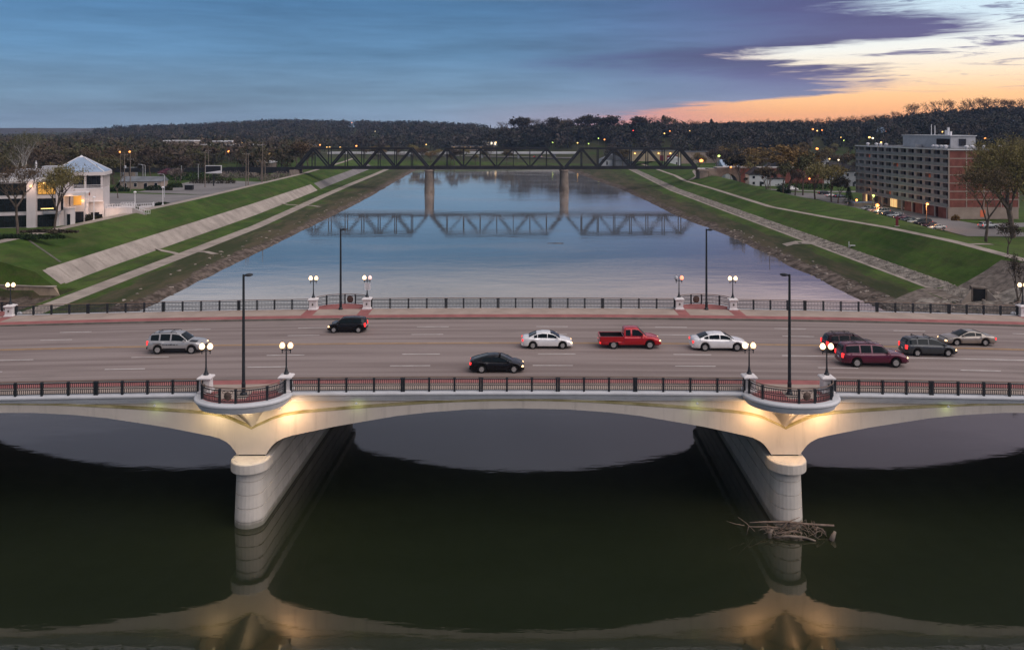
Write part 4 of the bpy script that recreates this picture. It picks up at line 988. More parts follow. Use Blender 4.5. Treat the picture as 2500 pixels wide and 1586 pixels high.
# ------------------------------------------------------------------ vehicles
PAINT = {}
def paint(name, col, metal=0.2, rough=0.25):
    if name not in PAINT:
        m = material('car_paint_'+name, col, rough, 0.5, 0.05, 2, metal=metal)
        m.node_tree.nodes['Principled BSDF'].inputs['Coat Weight'].default_value = 0.15 if sum(col[:3]) < .1 else 0.4
        if sum(col[:3]) < .1: m.node_tree.nodes['Principled BSDF'].inputs['Specular IOR Level'].default_value = 0.25
        PAINT[name] = m
    return PAINT[name]
SPEC = {
 'sedan': dict(L=4.62, W=1.78, wb=(-1.32, 1.38), r=.325, sill=.24,
   top=[(-2.31, .62), (-2.27, .93), (-2.1, 1.00), (-1.7, 1.02), (-1.3, .98), (0, .95), (1.1, .93), (1.7, .82), (2.1, .70), (2.25, .60), (2.31, .45)],
   roof=[(-1.72, 1.02), (-1.35, 1.20), (-.9, 1.37), (-.4, 1.44), (.15, 1.42), (.55, 1.33), (1.22, .93)], glass=[(-1.22, -.92), (-.86, -.02), (.04, 1.0)], ws=(.30, 1.14), rw=(-1.66, -.98), doors=[(-1.0, -.02), (.02, 1.0)]),
 'bigsedan': dict(L=5.1, W=1.9, wb=(-1.45, 1.45), r=.36, sill=.26,
   top=[(-2.55, .66), (-2.5, .98), (-2.3, 1.10), (-1.8, 1.12), (-1.3, 1.05), (0, 1.02), (1.1, 1.0), (1.9, .90), (2.3, .78), (2.48, .66), (2.55, .48)],
   roof=[(-1.95, 1.11), (-1.45, 1.32), (-.9, 1.48), (-.3, 1.53), (.25, 1.49), (.6, 1.40), (1.25, 1.0)], glass=[(-1.5, -1.1), (-1.04, -.1), (-.04, 1.0)], ws=(.38, 1.18), rw=(-1.88, -1.1), doors=[(-1.1, -.08), (-.04, 1.0)]),
 'coupe': dict(L=4.45, W=1.76, wb=(-1.25, 1.4), r=.33, sill=.22,
   top=[(-2.22, .60), (-2.2, .90), (-2.05, .98), (-1.6, .97), (-1.2, .92), (0, .88), (1.1, .88), (1.7, .80), (2.05, .68), (2.18, .56), (2.22, .42)],
   roof=[(-2.0, .98), (-1.4, 1.16), (-.8, 1.32), (-.2, 1.38), (.2, 1.34), (.5, 1.26), (1.3, .88)], glass=[(-1.2, -.46), (-.38, 1.0)], ws=(.30, 1.2), rw=(-1.9, -.75), doors=[(-.5, 1.0)]),
 'luxcoupe': dict(L=4.86, W=1.8, wb=(-1.35, 1.35), r=.33, sill=.24,
   top=[(-2.43, .58), (-2.38, .82), (-2.2, .90), (-1.6, .94), (-1.0, .90), (0, .86), (1.0, .86), (1.8, .78), (2.2, .66), (2.38, .55), (2.43, .42)],
   roof=[(-1.6, .93), (-1.0, 1.22), (-.5, 1.31), (0, 1.32), (.35, 1.24), (1.15, .86)], glass=[(-1.05, -.5), (-.44, .85)], ws=(.18, 1.08), rw=(-1.5, -.85), doors=[(-.55, .85)]),
 'suv': dict(L=5.05, W=1.92, wb=(-1.48, 1.55), r=.38, sill=.34,
   top=[(-2.52, .62), (-2.5, 1.10), (-2.3, 1.14), (-1.3, 1.12), (0, 1.10), (1.2, 1.12), (1.9, 1.06), (2.3, .98), (2.46, .82), (2.52, .56)],
   roof=[(-2.46, 1.13), (-2.30, 1.60), (-2.05, 1.76), (-1.0, 1.84), (0, 1.82), (.45, 1.74), (1.28, 1.12)], glass=[(-2.15, -1.42), (-1.28, -.42), (-.28, 1.02)], ws=(.52, 1.2), rw=(-2.42, -2.26), doors=[(-1.32, -.38), (-.34, .9)], rack=True, cladding=True),
 'longsuv': dict(L=5.65, W=2.0, wb=(-1.62, 1.68), r=.40, sill=.36,
   top=[(-2.82, .64), (-2.8, 1.14), (-2.6, 1.18), (-1.3, 1.14), (0, 1.12), (1.3, 1.14), (2.1, 1.10), (2.5, 1.02), (2.74, .86), (2.82, .58)],
   roof=[(-2.76, 1.17), (-2.62, 1.70), (-2.4, 1.86), (-1.2, 1.92), (.1, 1.90), (.65, 1.80), (1.35, 1.14)], glass=[(-2.48, -1.35), (-1.22, -.35), (-.22, 1.1)], ws=(.68, 1.28), rw=(-2.73, -2.58), doors=[(-1.28, -.32), (-.28, .98)], rack=True),
 'midsuv': dict(L=4.75, W=1.82, wb=(-1.4, 1.45), r=.36, sill=.32,
   top=[(-2.37, .62), (-2.35, 1.06), (-2.15, 1.10), (0, 1.06), (1.2, 1.05), (1.8, .98), (2.15, .88), (2.3, .76), (2.37, .54)],
   roof=[(-2.3, 1.09), (-2.1, 1.52), (-1.8, 1.64), (-.8, 1.70), (.1, 1.67), (.5, 1.58), (1.3, 1.05)], glass=[(-1.95, -1.3), (-1.2, -.32), (-.22, 1.02)], ws=(.55, 1.22), rw=(-2.27, -2.06), doors=[(-1.2, -.3), (-.26, .9)], rack=True, cladding=True),
 'minivan': dict(L=4.6, W=1.76, wb=(-1.32, 1.43), r=.33, sill=.24,
   top=[(-2.3, .60), (-2.28, .98), (-2.1, 1.04), (-1.0, 1.02), (0, .98), (1.2, .94), (1.8, .84), (2.1, .72), (2.25, .60), (2.3, .44)],
   roof=[(-2.24, 1.03), (-2.05, 1.42), (-1.75, 1.56), (-.8, 1.62), (.1, 1.58), (.6, 1.44), (1.55, .92)], glass=[(-1.95, -1.3), (-1.22, -.3), (-.22, 1.25)], ws=(.62, 1.48), rw=(-2.2, -2.0), doors=[(-1.22, -.26), (-.22, .9)], bars=True),
 'hatch': dict(L=3.75, W=1.68, wb=(-1.2, 1.23), r=.31, sill=.24,
   top=[(-1.87, .58), (-1.85, .92), (-1.7, .95), (0, .93), (1.0, .93), (1.5, .85), (1.75, .70), (1.84, .55), (1.87, .42)],
   roof=[(-1.82, .95), (-1.68, 1.32), (-1.45, 1.40), (-.5, 1.43), (.25, 1.40), (.5, 1.33), (1.05, .93)], glass=[(-1.45, -.62), (-.54, .82)], ws=(.5, .99), rw=(-1.8, -1.64), doors=[(-.6, .8)]),
 'pickup': dict(L=5.6, W=1.98, wb=(-1.55, 1.75), r=.38, sill=.36,
   top=[(-2.8, .60), (-2.78, .72), (-.62, .72), (-.6, 1.12), (0, 1.10), (1.3, 1.10), (2.1, 1.04), (2.5, .94), (2.72, .80), (2.8, .56)],
   roof=[(-.60, 1.12), (-.56, 1.70), (-.42, 1.80), (.4, 1.83), (.75, 1.78), (1.5, 1.10)], glass=[(-.42, .02), (.16, 1.15)], ws=(.82, 1.42), rw=(-.59, -.565), doors=[(-.5, .02), (.06, 1.15)], bed=True),
}
def car(kind, label, x, y, z, heading, col, head='head', tail='tail', cat='car', extra=None, group=None, detail=True, name='car'):
    S = SPEC[kind]; t = thing(name, label, cat, (x, y, z), heading, group)
    L, W, r, sill = S['L'], S['W'], S['r'], S['sill']; hw = W/2
    top = lambda x: float(np.interp(x, [p[0] for p in S['top']], [p[1] for p in S['top']]))
    roof = lambda x: float(np.interp(x, [p[0] for p in S['roof']], [p[1] for p in S['roof']]))
    rx0, rx1 = S['roof'][0][0], S['roof'][-1][0]
    R = r+0.075
    def zb(x):
        v = sill
        for xw in S['wb']:
            if abs(x-xw) < R: v = max(v, r+math.sqrt(R*R-(x-xw)**2))
        return min(v, top(x)-0.08)
    def halfw(x):
        e = max(0, abs(x)-(L/2-0.55))/0.55
        return hw*(1-0.20*e*e)
    st = sorted(set([round(v, 4) for v in [-L/2, -L/2+.03, -L/2+.12, L/2-.12, L/2-.03, L/2]+list(np.linspace(-L/2+.25, L/2-.25, 16))+[xw+s*R*f for xw in S['wb'] for s in (-1, 1) for f in (1.0, .98, .85, .6, .3)]+list(S['wb'])+([-.62, -.6] if S.get('bed') else [])]))
    def sec(x):
        zt, z0, w = top(x), zb(x), halfw(x); h = zt-z0; end = max(0, abs(x)-(L/2-.12))/.12
        w2 = w*(1-.12*end)
        return [(0, z0), (w2*.90, z0), (w2*.975, z0+.10*h), (w2, z0+.45*h), (w2*.985, z0+.72*h), (w2*.94, z0+.93*h), (w2*.86, zt), (w2*.4, zt+.015), (0, zt+.02)]
    rows = []
    for x_ in st:
        s_ = sec(x_); rows.append([(x_, -a, b) for a, b in s_]+[(x_, a, b) for a, b in s_[::-1][1:]])
    mb = MB().grid(rows); n = len(rows[0])
    mb.add(rows[0], [tuple(range(n))[::-1]]); mb.add(rows[-1], [tuple(range(n))])
    pm = paint(*col)
    mb.build('body', pm, t, smooth=True)
    side = lambda x_, zz: float(np.interp(zz, [b for a, b in sec(x_)[1:7]], [a for a, b in sec(x_)[1:7]]))
    def cab(x_):
        zb_, zr = top(x_)-.03, roof(x_); w = halfw(x_)*.87; wr = w-max(zr-zb_, 0)*.30
        return zb_, zr, w, wr
    rows = []
    for x_ in sorted(set(list(np.linspace(rx0, rx1, 22))+[p[0] for p in S['roof']])):
        z_, zr, w, wr = cab(x_); zr = max(zr, z_+.01); q = min(.06, (zr-z_)*.4)
        s_ = [(w, z_), (wr, zr-q), (wr-.07, zr-.012), (wr*.5, zr+.012), (0, zr+.016)]
        rows.append([(x_, -a, b) for a, b in s_]+[(x_, a, b) for a, b in s_[::-1][1:]])
    mb = MB().grid(rows); n = len(rows[0])
    mb.add(rows[0], [tuple(range(n))[::-1]]); mb.add(rows[-1], [tuple(range(n))])
    mb.build('roof', pm, t, smooth=True)
    for s in (-1, 1):
        for a, b in S['glass']:
            rows = []
            for k in range(9):
                x_ = a+(b-a)*k/8; z_, zr, w, wr = cab(x_); q = min(.06, (zr-z_)*.4); hgt = (zr-q)-z_
                r_ = []
                for f in (.12, .5, .90):
                    zz = z_+.02+hgt*f; yy = w+(wr-w)*((zz-z_)/max(hgt, .01)); r_.append((x_, s*(yy+.010), zz))
                rows.append(r_ if s < 0 else r_[::-1])
            MB().grid(rows).build('side_window', M['carglass'], t)
    def slope_glass(a, b, nm):
        rows = []
        for k in range(5):
            x_ = a+(b-a)*k/4; z_, zr, w, wr = cab(x_); ww = (wr-.03 if nm == 'windshield' else wr-.06); q = min(.06, (zr-z_)*.4)
            sl = 0.014
            rows.append([(x_+(.008 if nm == 'windshield' else -.008), ww*f, max(zr, z_+.01)+sl+(.0 if abs(f) > .9 else .014)-(.035*max(0, abs(f)-.9)*10)) for f in (-1, -.9, -.45, 0, .45, .9, 1)])
        MB().grid(rows).build(nm, M['carglass'], t, smooth=True)
    slope_glass(*S['ws'], 'windshield')
    if not S.get('bed'): slope_glass(*S['rw'], 'rear_window')
    for s in (-1, 1):
        for a, b in S['doors']:
            rows = []
            for x_ in np.linspace(a, b, 7):
                z0 = max(zb(x_)+.05, sill+.06); z1 = top(x_)-.10
                r_ = [(x_, s*(side(x_, z0+(z1-z0)*f)+.008), z0+(z1-z0)*f) for f in (0, .3, .6, .85, 1)]
                rows.append(r_ if s < 0 else r_[::-1])
            d = MB().grid(rows).build('door', pm, t, smooth=True)
            zz = top(a)-.20
            MB().box(a+.12, s*(side(a+.12, zz)+.025), zz, .15, .03, .03).build('handle', M['trimblack'] if kind in ('suv',) else pm, d)
        x_ = S['glass'][-1][1]-.12
        MB().box(x_, s*(halfw(x_)*.9+.14), top(x_)+.10, .12, .20, .13).build('mirror', pm, t)
    for xw in S['wb']:
        for s in (-1, 1):
            we = bpy.data.objects.new('wheel', None); COL.objects.link(we); we.parent = t; we.location = (xw, s*(hw-.12), r)
            MB().lathe([(r*.62, -.10), (r*.9, -.11), (r, -.07), (r, .07), (r*.9, .11), (r*.62, .10)], n=18, caps=False).build('tyre', M['tyre'], we).rotation_euler = (PI/2, 0, 0)
            mb = MB().lathe([(r*.64, 0), (r*.64, .085), (r*.58, .10), (r*.52, .06), (.0, .055)], n=18)
            for q in range(5):
                a = 2*PI*q/5; mb.bar((0, 0, .08), (r*.60*math.cos(a), r*.60*math.sin(a), .085), .055, .03)
            mb.lathe([(.06, .06), (.06, .10), (0, .10)], n=8)
            o = mb.build('rim', M['rim'], we); o.rotation_euler = (PI/2 if s < 0 else -PI/2, 0, 0)
    # wheel wells and underside
    MB().span(-L/2+.2, L/2-.2, -hw*.80, hw*.80, sill-.06, sill+.45).build('underbody', M['trimblack'], t)
    for s in (-1, 1):
        xh = L/2-.18; zh = top(L/2-.16)-.13
        MB().lathe([(0, -.10), (.6, -.08), (1, 0), (.6, .08), (0, .10)], n=10, sx=.17, sy=.17).build('headlight', M[head], t, loc=(xh, s*(hw*.74), zh))
        big = kind in ('suv', 'longsuv', 'midsuv', 'minivan', 'hatch'); ht = .34 if big else .18
        zt = (top(-L/2+.05)-.16)
        MB().box(0, 0, 0, .16, .22, ht).build('taillight', M[tail], t, loc=(-L/2+.075, s*(hw*.74), zt))
    MB().box(-L/2+.02, 0, sill+.16, .12, W*.78, .16).build('rear_bumper', M['trimblack'] if S.get('cladding') else pm, t)
    MB().box(L/2-.04, 0, sill+.12, .12, W*.76, .14).build('front_bumper', M['trimblack'] if S.get('cladding') else pm, t)
    MB().box(L/2-.03, 0, top(L/2-.06)-.16, .08, W*.42, .12).build('grille', M['trimblack'], t)
    MB().box(-L/2-.012, 0, sill+.38, .02, .32, .14).build('number_plate', M['whitemetal'], t)
    if S.get('rack'):
        for s in (-1, 1):
            a = S['roof'][2][0]+.1; b = .15; pts = [(a, s*.58, roof(a)+.01), (a+.15, s*.58, roof(a+.15)+.075), (b-.15, s*.58, roof(b-.15)+.075), (b, s*.58, roof(b)+.01)]
            MB().tube(pts, .022, 5).build('roof_rail', M['trimblack'], t)
        for xx in (-1.5, -.4): MB().bar((xx, -.58, roof(xx)+.085), (xx, .58, roof(xx)+.085), .05, .03).build('roof_bar', M['trimblack'], t)
    if S.get('bars'):
        for xx in (-1.2, -.1):
            MB().bar((xx, -.62, roof(xx)+.10), (xx, .62, roof(xx)+.10), .06, .04).box(xx, -.6, roof(xx)+.05, .07, .06, .12).box(xx, .6, roof(xx)+.05, .07, .06, .12).build('roof_bar', M['trimblack'], t)
    if S.get('cladding'):
        for s in (-1, 1):
            x0_, x1_ = S['wb'][0]+R+.02, S['wb'][1]-R-.02
            MB().box((x0_+x1_)/2, s*(hw*.985), sill+.10, x1_-x0_, .05, .20).build('side_skirt', M['trimblack'], t)
    if S.get('bed'):
        for s in (-1, 1): MB().span(-2.76, -.62, s*(hw*.93)-.04, s*(hw*.93)+.04, .68, 1.13).build('bed_side', pm, t)
        MB().span(-2.80, -2.72, -hw*.93, hw*.93, .62, 1.12).build('tailgate', pm, t)
        MB().span(-2.70, -.64, -hw*.86, hw*.86, .735, .75).build('bed_liner', M['trimblack'], t)
        for s in (-1, 1): MB().span(-2.70, -.64, s*hw*.855-.01, s*hw*.855+.01, .75, 1.10).build('bed_liner', M['trimblack'], t)
        MB().span(-.66, -.635, -hw*.85, hw*.85, .75, 1.08).build('bed_liner', M['trimblack'], t)
    return t
WHITE = ('white', (0.82, 0.80, 0.78)); SILV = ('silver', (0.42, 0.41, 0.40), .4, .3); BLK = ('black', (0.010, 0.010, 0.012)); RED = ('red', (0.42, 0.006, 0.012))
MAROON = ('maroon', (0.10, 0.010, 0.030)); DMAR = ('dark_maroon', (0.035, 0.008, 0.014)); CHAR = ('charcoal', (0.05, 0.055, 0.058), .4, .3); CHAMP = ('champagne', (0.32, 0.28, 0.24), .5, .3)
GREEN = ('dark_green', (0.03, 0.05, 0.045)); LGREY = ('light_grey', (0.35, 0.37, 0.36), .3, .3); BLUE = ('dark_blue', (0.03, 0.045, 0.08)); CREAM = ('pale_green_white', (0.48, 0.50, 0.44))
def rc(kind, label, px, ynear, heading, col, **kw):
    """car on the road: px = centre column in the photo; ynear = distance of its nearer side"""
    y = ynear+SPEC[kind]['W']/2; x = (px-1250)*ynear/FPX
    return car(kind, label, x, y, ZR+dz(x), 0.0 if heading > 0 else PI, col, **kw)
t = rc('suv', 'silver sport utility with black trim and lettering on its doors, far left on the road', 424, 73.6, 1, SILV, cat='suv')
# small dark lettering and stripe on the silver car's doors (too small in the photo to read)
mb = MB(); yy = -.985
for k, (a, w) in enumerate(((-.95, .12), (-.78, .08), (-.62, .14), (-.42, .10), (-.25, .15), (-.05, .08), (.08, .13), (.30, .10))): mb.box(a, yy, .86, w, .012, .07)
mb.build('lettering', M['trimblack'], t); MB().box(-1.55, -.97, .98, .7, .012, .03).build('stripe', PAINT['silver'] if False else M['trimblack'], t)
MB().grid([[(x_, s*y_, 1.145+.004-(x_-1.3)*.055) for y_ in (.30, .86)] for s in (-1,) for x_ in (1.35, 1.7, 2.0)]).build('hood_panel', M['trimblack'], t)
rc('hatch', 'small black hatchback heading left in the far lanes', 845, 80.5, -1, BLK, head='head', cat='car')
rc('coupe', 'black coupe in the nearest lane, heading right', 1213, 66.9, 1, BLK, cat='car')
rc('sedan', 'white compact sedan in front of the red pickup\'s tail', 1336.5, 74.3, 1, WHITE, cat='car')
rc('pickup', 'bright red extended-cab pickup truck with an empty bed', 1540, 74.4, 1, RED, cat='pickup truck', name='pickup_truck')
rc('bigsedan', 'large white sedan following ahead of the red pickup, behind a globe lamp', 1761, 73.9, 1, WHITE, cat='car')
rc('midsuv', 'dark maroon sport utility half hidden behind the longer maroon one', 2085, 73.6, 1, DMAR, cat='suv')
rc('longsuv', 'long purplish maroon sport utility with bright tail lights', 2140, 69.4, 1, MAROON, cat='suv')
rc('minivan', 'charcoal minivan with black roof bars', 2277, 73.2, 1, CHAR, cat='minivan')
rc('luxcoupe', 'champagne silver coupe heading left near the right edge', 2372, 77.3, -1, CHAMP, head='head', cat='car')
# parked cars in the lot, nose to the building
kinds = ['sedan', 'hatch', 'suv', 'sedan', 'sedan', 'bigsedan', 'midsuv', 'sedan', 'suv', 'minivan', 'sedan']
cols = [('white_silver', (0.55, 0.52, 0.47), .3, .3), DMAR, BLK, CREAM, GREEN, MAROON, LGREY, BLK, CREAM, ('silver_pink', (0.4, 0.36, 0.36), .3, .3), LGREY]
labs = ['pale gold sedan, nearest car of the parked row', 'dark maroon hatchback parked second from the near end of the row', 'black sport utility parked behind a lamp pole in the row', 'pale cream sedan parked in the middle of the row, right of the dark green one',
        'dark green sedan parked in the middle of the row', 'large maroon sedan parked in the row', 'light grey sport utility parked between maroon sedan and black sedan', 'black sedan parked towards the far end of the row',
        'pale cream sport utility parked towards the far end of the row', 'pinkish silver minivan parked towards the far end of the row', 'grey sedan parked at the far end of the row by the low wall']
for i in range(11):
    px_ = 2291-(2291-2122)*i/10.0; py_ = 558-(558-508)*(i/10.0)**0.95
    x, y = at(px_, py_+6, 4.1)
    car(kinds[i], labs[i], x, y+.8, ground_z(x, y)+0.1, PI+0.25+0.05*(i % 3), cols[i], head='globe_off', tail='tail_dim', cat='car' if kinds[i] not in ('suv', 'midsuv', 'minivan') else ('minivan' if kinds[i] == 'minivan' else 'suv'), group='cars parked before the apartment block')
for kd, cl, lab, px_, py_, rz in (('bigsedan', BLK, 'black sedan in the open lot left of the apartment block', 2013, 476, .1), ('sedan', WHITE, 'white sedan with red lights in the open lot left of the apartments', 2030, 483, .2),
                                  ('sedan', BLUE, 'dark blue sedan in the open lot nearest the apartments', 2049, 484, .3), ('pickup', WHITE, 'white pickup truck parked on the street by the shrubs', 1932, 467, .1),
                                  ('suv', LGREY, 'pale car under the tall willow tree by the brick end wall', 2412, 560, .3)):
    x, y = at(px_, py_, 3.8)
    car(kd, lab, x, y, ground_z(x, y)+.08, rz, cl, head='globe_off', tail='tail_dim', cat='pickup truck' if kd == 'pickup' else ('suv' if kd == 'suv' else 'car'))
for px_, lab, cl in ((1306, 'far dark car with red lights on the road behind the truss, left', BLK), (1322, 'far grey car with red lights on the road behind the truss, middle', LGREY), (1352, 'far red car with red lights on the road behind the truss, right', RED)):
    x = (px_-1250)/FPX*800; car('sedan', lab, x, 800, ground_z(x, 800)+0.55, 1.2, cl, tail='lamp_red', head='head')

# ------------------------------------------------------------------ driftwood at the right pier, stakes in the water, culvert and rubble on the right bank
def drift(label, pts, rads, cat='driftwood', mat='wood', name='driftwood', n=6):
    pts = [(p[0]*.92+1.55, p[1]+1.0, p[2]) for p in pts]; rads = [r_*.68 for r_ in rads]
    o = MB().tube([(0, 0, 0)]+[tuple(p[i]-pts[0][i] for i in range(3)) for p in pts[1:]], rads, n).build(name, M[mat], smooth=True, loc=pts[0])
    return tag(o, label, cat)
drift('long pale log lying across the foot of the right pier', [(17.2, 58.9, 0.85), (18.6, 59.3, .7), (20.4, 59.6, .55), (22.0, 59.4, .48), (24.0, 59.1, .52)], [.05, .09, .12, .13, .11])
drift('pale curved branch at the left end of the driftwood heap', [(16.8, 58.4, .15), (17.0, 58.5, .75), (17.6, 58.7, .62), (18.8, 59.2, .40), (20.0, 59.3, .22)], [.03, .05, .06, .07, .08])
drift('forked twig standing up left of the driftwood heap', [(16.2, 58.7, 1.35), (16.9, 58.8, .85), (17.6, 58.9, .2)], [.02, .04, .05])
drift('thin twig pointing left from the driftwood heap', [(15.3, 58.7, 1.05), (16.0, 58.8, .8), (16.8, 58.9, .62)], [.015, .03, .04])
drift('dark wet log low in front of the right pier', [(18.9, 58.2, .12), (20.0, 58.1, .25), (21.3, 58.0, .18), (22.0, 57.8, .05)], [.10, .15, .14, .09], mat='mudstone')
drift('short pale log end in the middle of the heap', [(19.2, 58.3, .32), (20.6, 58.5, .42), (21.2, 58.4, .30)], [.08, .10, .07])
drift('slanting branch leaning on the long log', [(19.4, 58.9, .1), (20.4, 59.3, .7), (21.4, 59.5, .95)], [.05, .06, .03])
drift('bent branch at the right of the heap', [(22.2, 58.3, .05), (22.4, 58.5, .7), (22.9, 58.6, .5), (23.1, 58.4, .05)], [.06, .07, .06, .05])
drift('reddish root stump at the right of the heap', [(23.3, 58.0, -.05), (23.5, 58.1, .25), (23.7, 58.2, .55)], [.32, .24, .14], mat='mudstone', n=8)
drift('small stump at the left of the heap', [(18.6, 58.4, -.05), (18.7, 58.5, .3), (18.9, 58.6, .5)], [.25, .2, .1], mat='mudstone', n=8)
for k in range(64):
    a = rnd.uniform(0, PI); x = rnd.uniform(18.6, 22.6); y = rnd.uniform(59.2, 60.7); L_ = rnd.uniform(.5, 1.5)
    o = MB().tube([(-L_/2, 0, 0), (-L_/6, rnd.uniform(-.15, .2), rnd.uniform(.05, .2)), (L_/5, rnd.uniform(-.2, .15), rnd.uniform(.1, .3)), (L_/2, rnd.uniform(-.2, .2), rnd.uniform(-.05, .4))], [.012, .028, .022, .008], 5).build('driftwood', M['wood' if k % 3 else 'mudstone'], loc=(x, y, rnd.uniform(.02, .4))); o.rotation_euler = (0, 0, a)
    tag(o, 'small loose stick in the driftwood heap at the right pier', 'driftwood', 'loose sticks of the driftwood heap')
for lab, px_, py_ in (('left thin stake in the water by the right bank', 1813, 600), ('right thin stake in the water by the right bank', 1816.5, 603), ('lone thin stake in the water nearer the bridge', 1879, 641)):
    x, y = at(px_, py_); tag(MB().tube([(0, 0, -.5), (0.05, 0, 1.6)], .07, 5).build('stake', M['polewood'], loc=(x, y, 0)), lab, 'stake')
x, y = at(1352, 594); tag(MB().tube([(-1.8, 0, 0), (0, .1, .08), (1.6, 0, .02), (2.6, .1, .15)], [.03, .06, .08, .04], 5).build('floating_branch', M['mudstone'], loc=(x, y, .02)), 'thin branch floating in the middle of the river', 'branch')
# culvert with a flap gate
x, y = at(2390, 731, 2.9)
t = thing('culvert', 'square black culvert gate with concrete wings on the right bank', 'culvert', (x, y, 2.3), -0.35)
MB().span(-.85, .85, -.1, .1, 0.35, 2.3).build('gate', M['trimblack'], t)
MB().span(-1.05, -.86, -.3, 1.6, 0, 2.5).span(.86, 1.05, -.3, 1.6, 0, 2.5).span(-1.05, 1.05, -.2, 1.6, 2.31, 2.55).build('frame', M['mudstone'], t)
MB().add([(-1.1, -.3, 0), (-2.6, -1.3, 0), (-2.6, -1.3, .3), (-1.1, -.3, 2.2), (-1.1, 0, 0), (-2.7, -1.0, 0), (-2.7, -1.0, .3), (-1.1, 0, 2.2)], [(0, 1, 2, 3), (4, 7, 6, 5), (3, 2, 6, 7), (1, 5, 6, 2)]).build('wing_wall', M['path'], t)
MB().add([(1.1, -.3, 0), (2.9, -1.3, 0), (2.9, -1.3, .3), (1.1, -.3, 2.2), (1.1, 0, 0), (3.0, -1.0, 0), (3.0, -1.0, .3), (1.1, 0, 2.2)], [(3, 2, 1, 0), (5, 6, 7, 4), (7, 6, 2, 3), (2, 6, 5, 1)]).build('wing_wall', M['path'], t)
drape('muddy_flat', [(59.5, 98), (86, 98), (83, 139), (62, 138)], M['mudstone'], off=0.045, nu=14, nv=20, label='bare mud and rubble beside the far right railing')
ramp_walk('apron', [(84, 123), (78, 126), (71, 129), (66, 134)], 5.0, M['riprap'], 'stony apron below the culvert', off=0.05)
ramp_walk('apron', [(72.6, 140), (68, 138), (62.5, 135)], 3.4, M['mudstone'], 'muddy stony ground at the river edge', off=0.06)
rock_me = []
for s in range(6):
    mb = MB(); r2 = random.Random(s); pts = []
    mb.lathe([(0, -.35), (.5, -.3), (.62, 0), (.42, .32), (0, .4)], n=7, sx=1.2, sy=.9)
    mb.v = [(a+r2.uniform(-.1, .1), b+r2.uniform(-.1, .1), c+r2.uniform(-.08, .08)) for a, b, c in mb.v]; rock_me.append(mb.mesh('rock', M['riprap'] if s % 2 else M['path']))
def rocks(n, fn, label, group, s0, s1):
    for k in range(n):
        x, y = fn(); o = link('rock', rock_me[rnd.randrange(6)], loc=(x, y, ground_z(x, y)+.05)); s = rnd.uniform(s0, s1)
        o.scale = (s, s*rnd.uniform(.7, 1.2), s*rnd.uniform(.5, .9)); o.rotation_euler = (rnd.uniform(-.3, .3), rnd.uniform(-.3, .3), rnd.uniform(0, 6.28)); tag(o, label, 'rock', group)
rocks(150, lambda: (rnd.uniform(61, 77), rnd.uniform(112, 133)), 'grey rubble stone on the mud behind the far right railing', 'rubble behind the far right railing', .3, .95)
rocks(70, lambda: (rnd.uniform(60.8, 65), rnd.uniform(130, 240)), 'stone on the muddy edge of the right bank', 'stones along the right water edge', .25, .7)
for k in range(70):
    y = rnd.uniform(125, 380); x = XL(y)-rnd.uniform(0.2, 6); o = link('rock', rock_me[rnd.randrange(6)], loc=(x, y, ground_z(x, y)+.03)); s = rnd.uniform(.2, .6); o.scale = (s*1.3, s, s*.5); o.rotation_euler = (0, 0, rnd.uniform(0, 6)); tag(o, 'stone on the muddy edge of the left bank', 'rock', 'stones along the left water edge')
# riprap stones standing proud of the stone slope: one joined, uncountable layer
mb = MB()
for k in range(2600):
    y = 132+200*rnd.random()**1.6; u = rnd.random(); x = RB(y)+.9+u*3.1; z = ground_z(x, y)+.03; s = rnd.uniform(.12, .34); a = rnd.uniform(0, 6.28)
    c_, n_ = math.cos(a)*s, math.sin(a)*s; h = rnd.uniform(.08, .22)
    mb.add([(x+c_, y+n_, z), (x-n_, y+c_*1.3, z), (x-c_, y-n_, z), (x+n_, y-c_*1.2, z), (x+c_*.2, y+n_*.3, z+h)], [(0, 1, 4), (1, 2, 4), (2, 3, 4), (3, 0, 4)])
mb.build('riprap_stones', M['riprap'], kind='stuff', label='small grey stones covering the bank slope')
# joints of the left lining: slabs proud of the sheet, each its own piece
pj = bpy.data.objects.new('bank_slabs', None); COL.objects.link(pj); tag(pj, 'pale concrete slabs of the left bank lining, streaked with dark washes', 'bank lining'); pj['kind'] = 'structure'
y = 143.5; k = 0
while y < 300:
    y2 = y+4.6
    def slab_pt(yy, f):
        i = RL(yy), RU(yy)
        xa, xb_ = i[0]-.15, i[1]+.15
        x = xa+(xb_-xa)*f; return x
    P = [(slab_pt(y+.06, 0), y+.06), (slab_pt(y2-.06, 0), y2-.06), (slab_pt(y2-.06, 1), y2-.06), (slab_pt(y+.06, 1), y+.06)]
    V = [(a, b, ground_z(a, b)+.09) for a, b in P]
    MB().quad(V[0], V[1], V[2], V[3]).build('slab', M['revet'], pj); y = y2
# end wall by the bridge
t = thing('retaining_wall', 'stained concrete end wall below the left grass slope', 'wall', (-85, 141, 0))
MB().add([(-10, -.2, -.6), (8.6, -.2, -.6), (6.2, -.2, 2.5), (-10, -.2, 3.1), (-10, .5, -.6), (8.6, .5, -.6), (6.2, .5, 2.5), (-10, .5, 3.1)], [(0, 1, 2, 3), (4, 7, 6, 5), (1, 5, 6, 2), (3, 2, 6, 7)]).build('wall', material('stained_wall', (0.27, 0.21, 0.15), .9, .15, .35, .25, 7, .2, 3, streak=.5), t)
MB().bar((-10, .15, 3.18), (6.3, .15, 2.58), 1.0, .16).build('coping', M['path'], t)
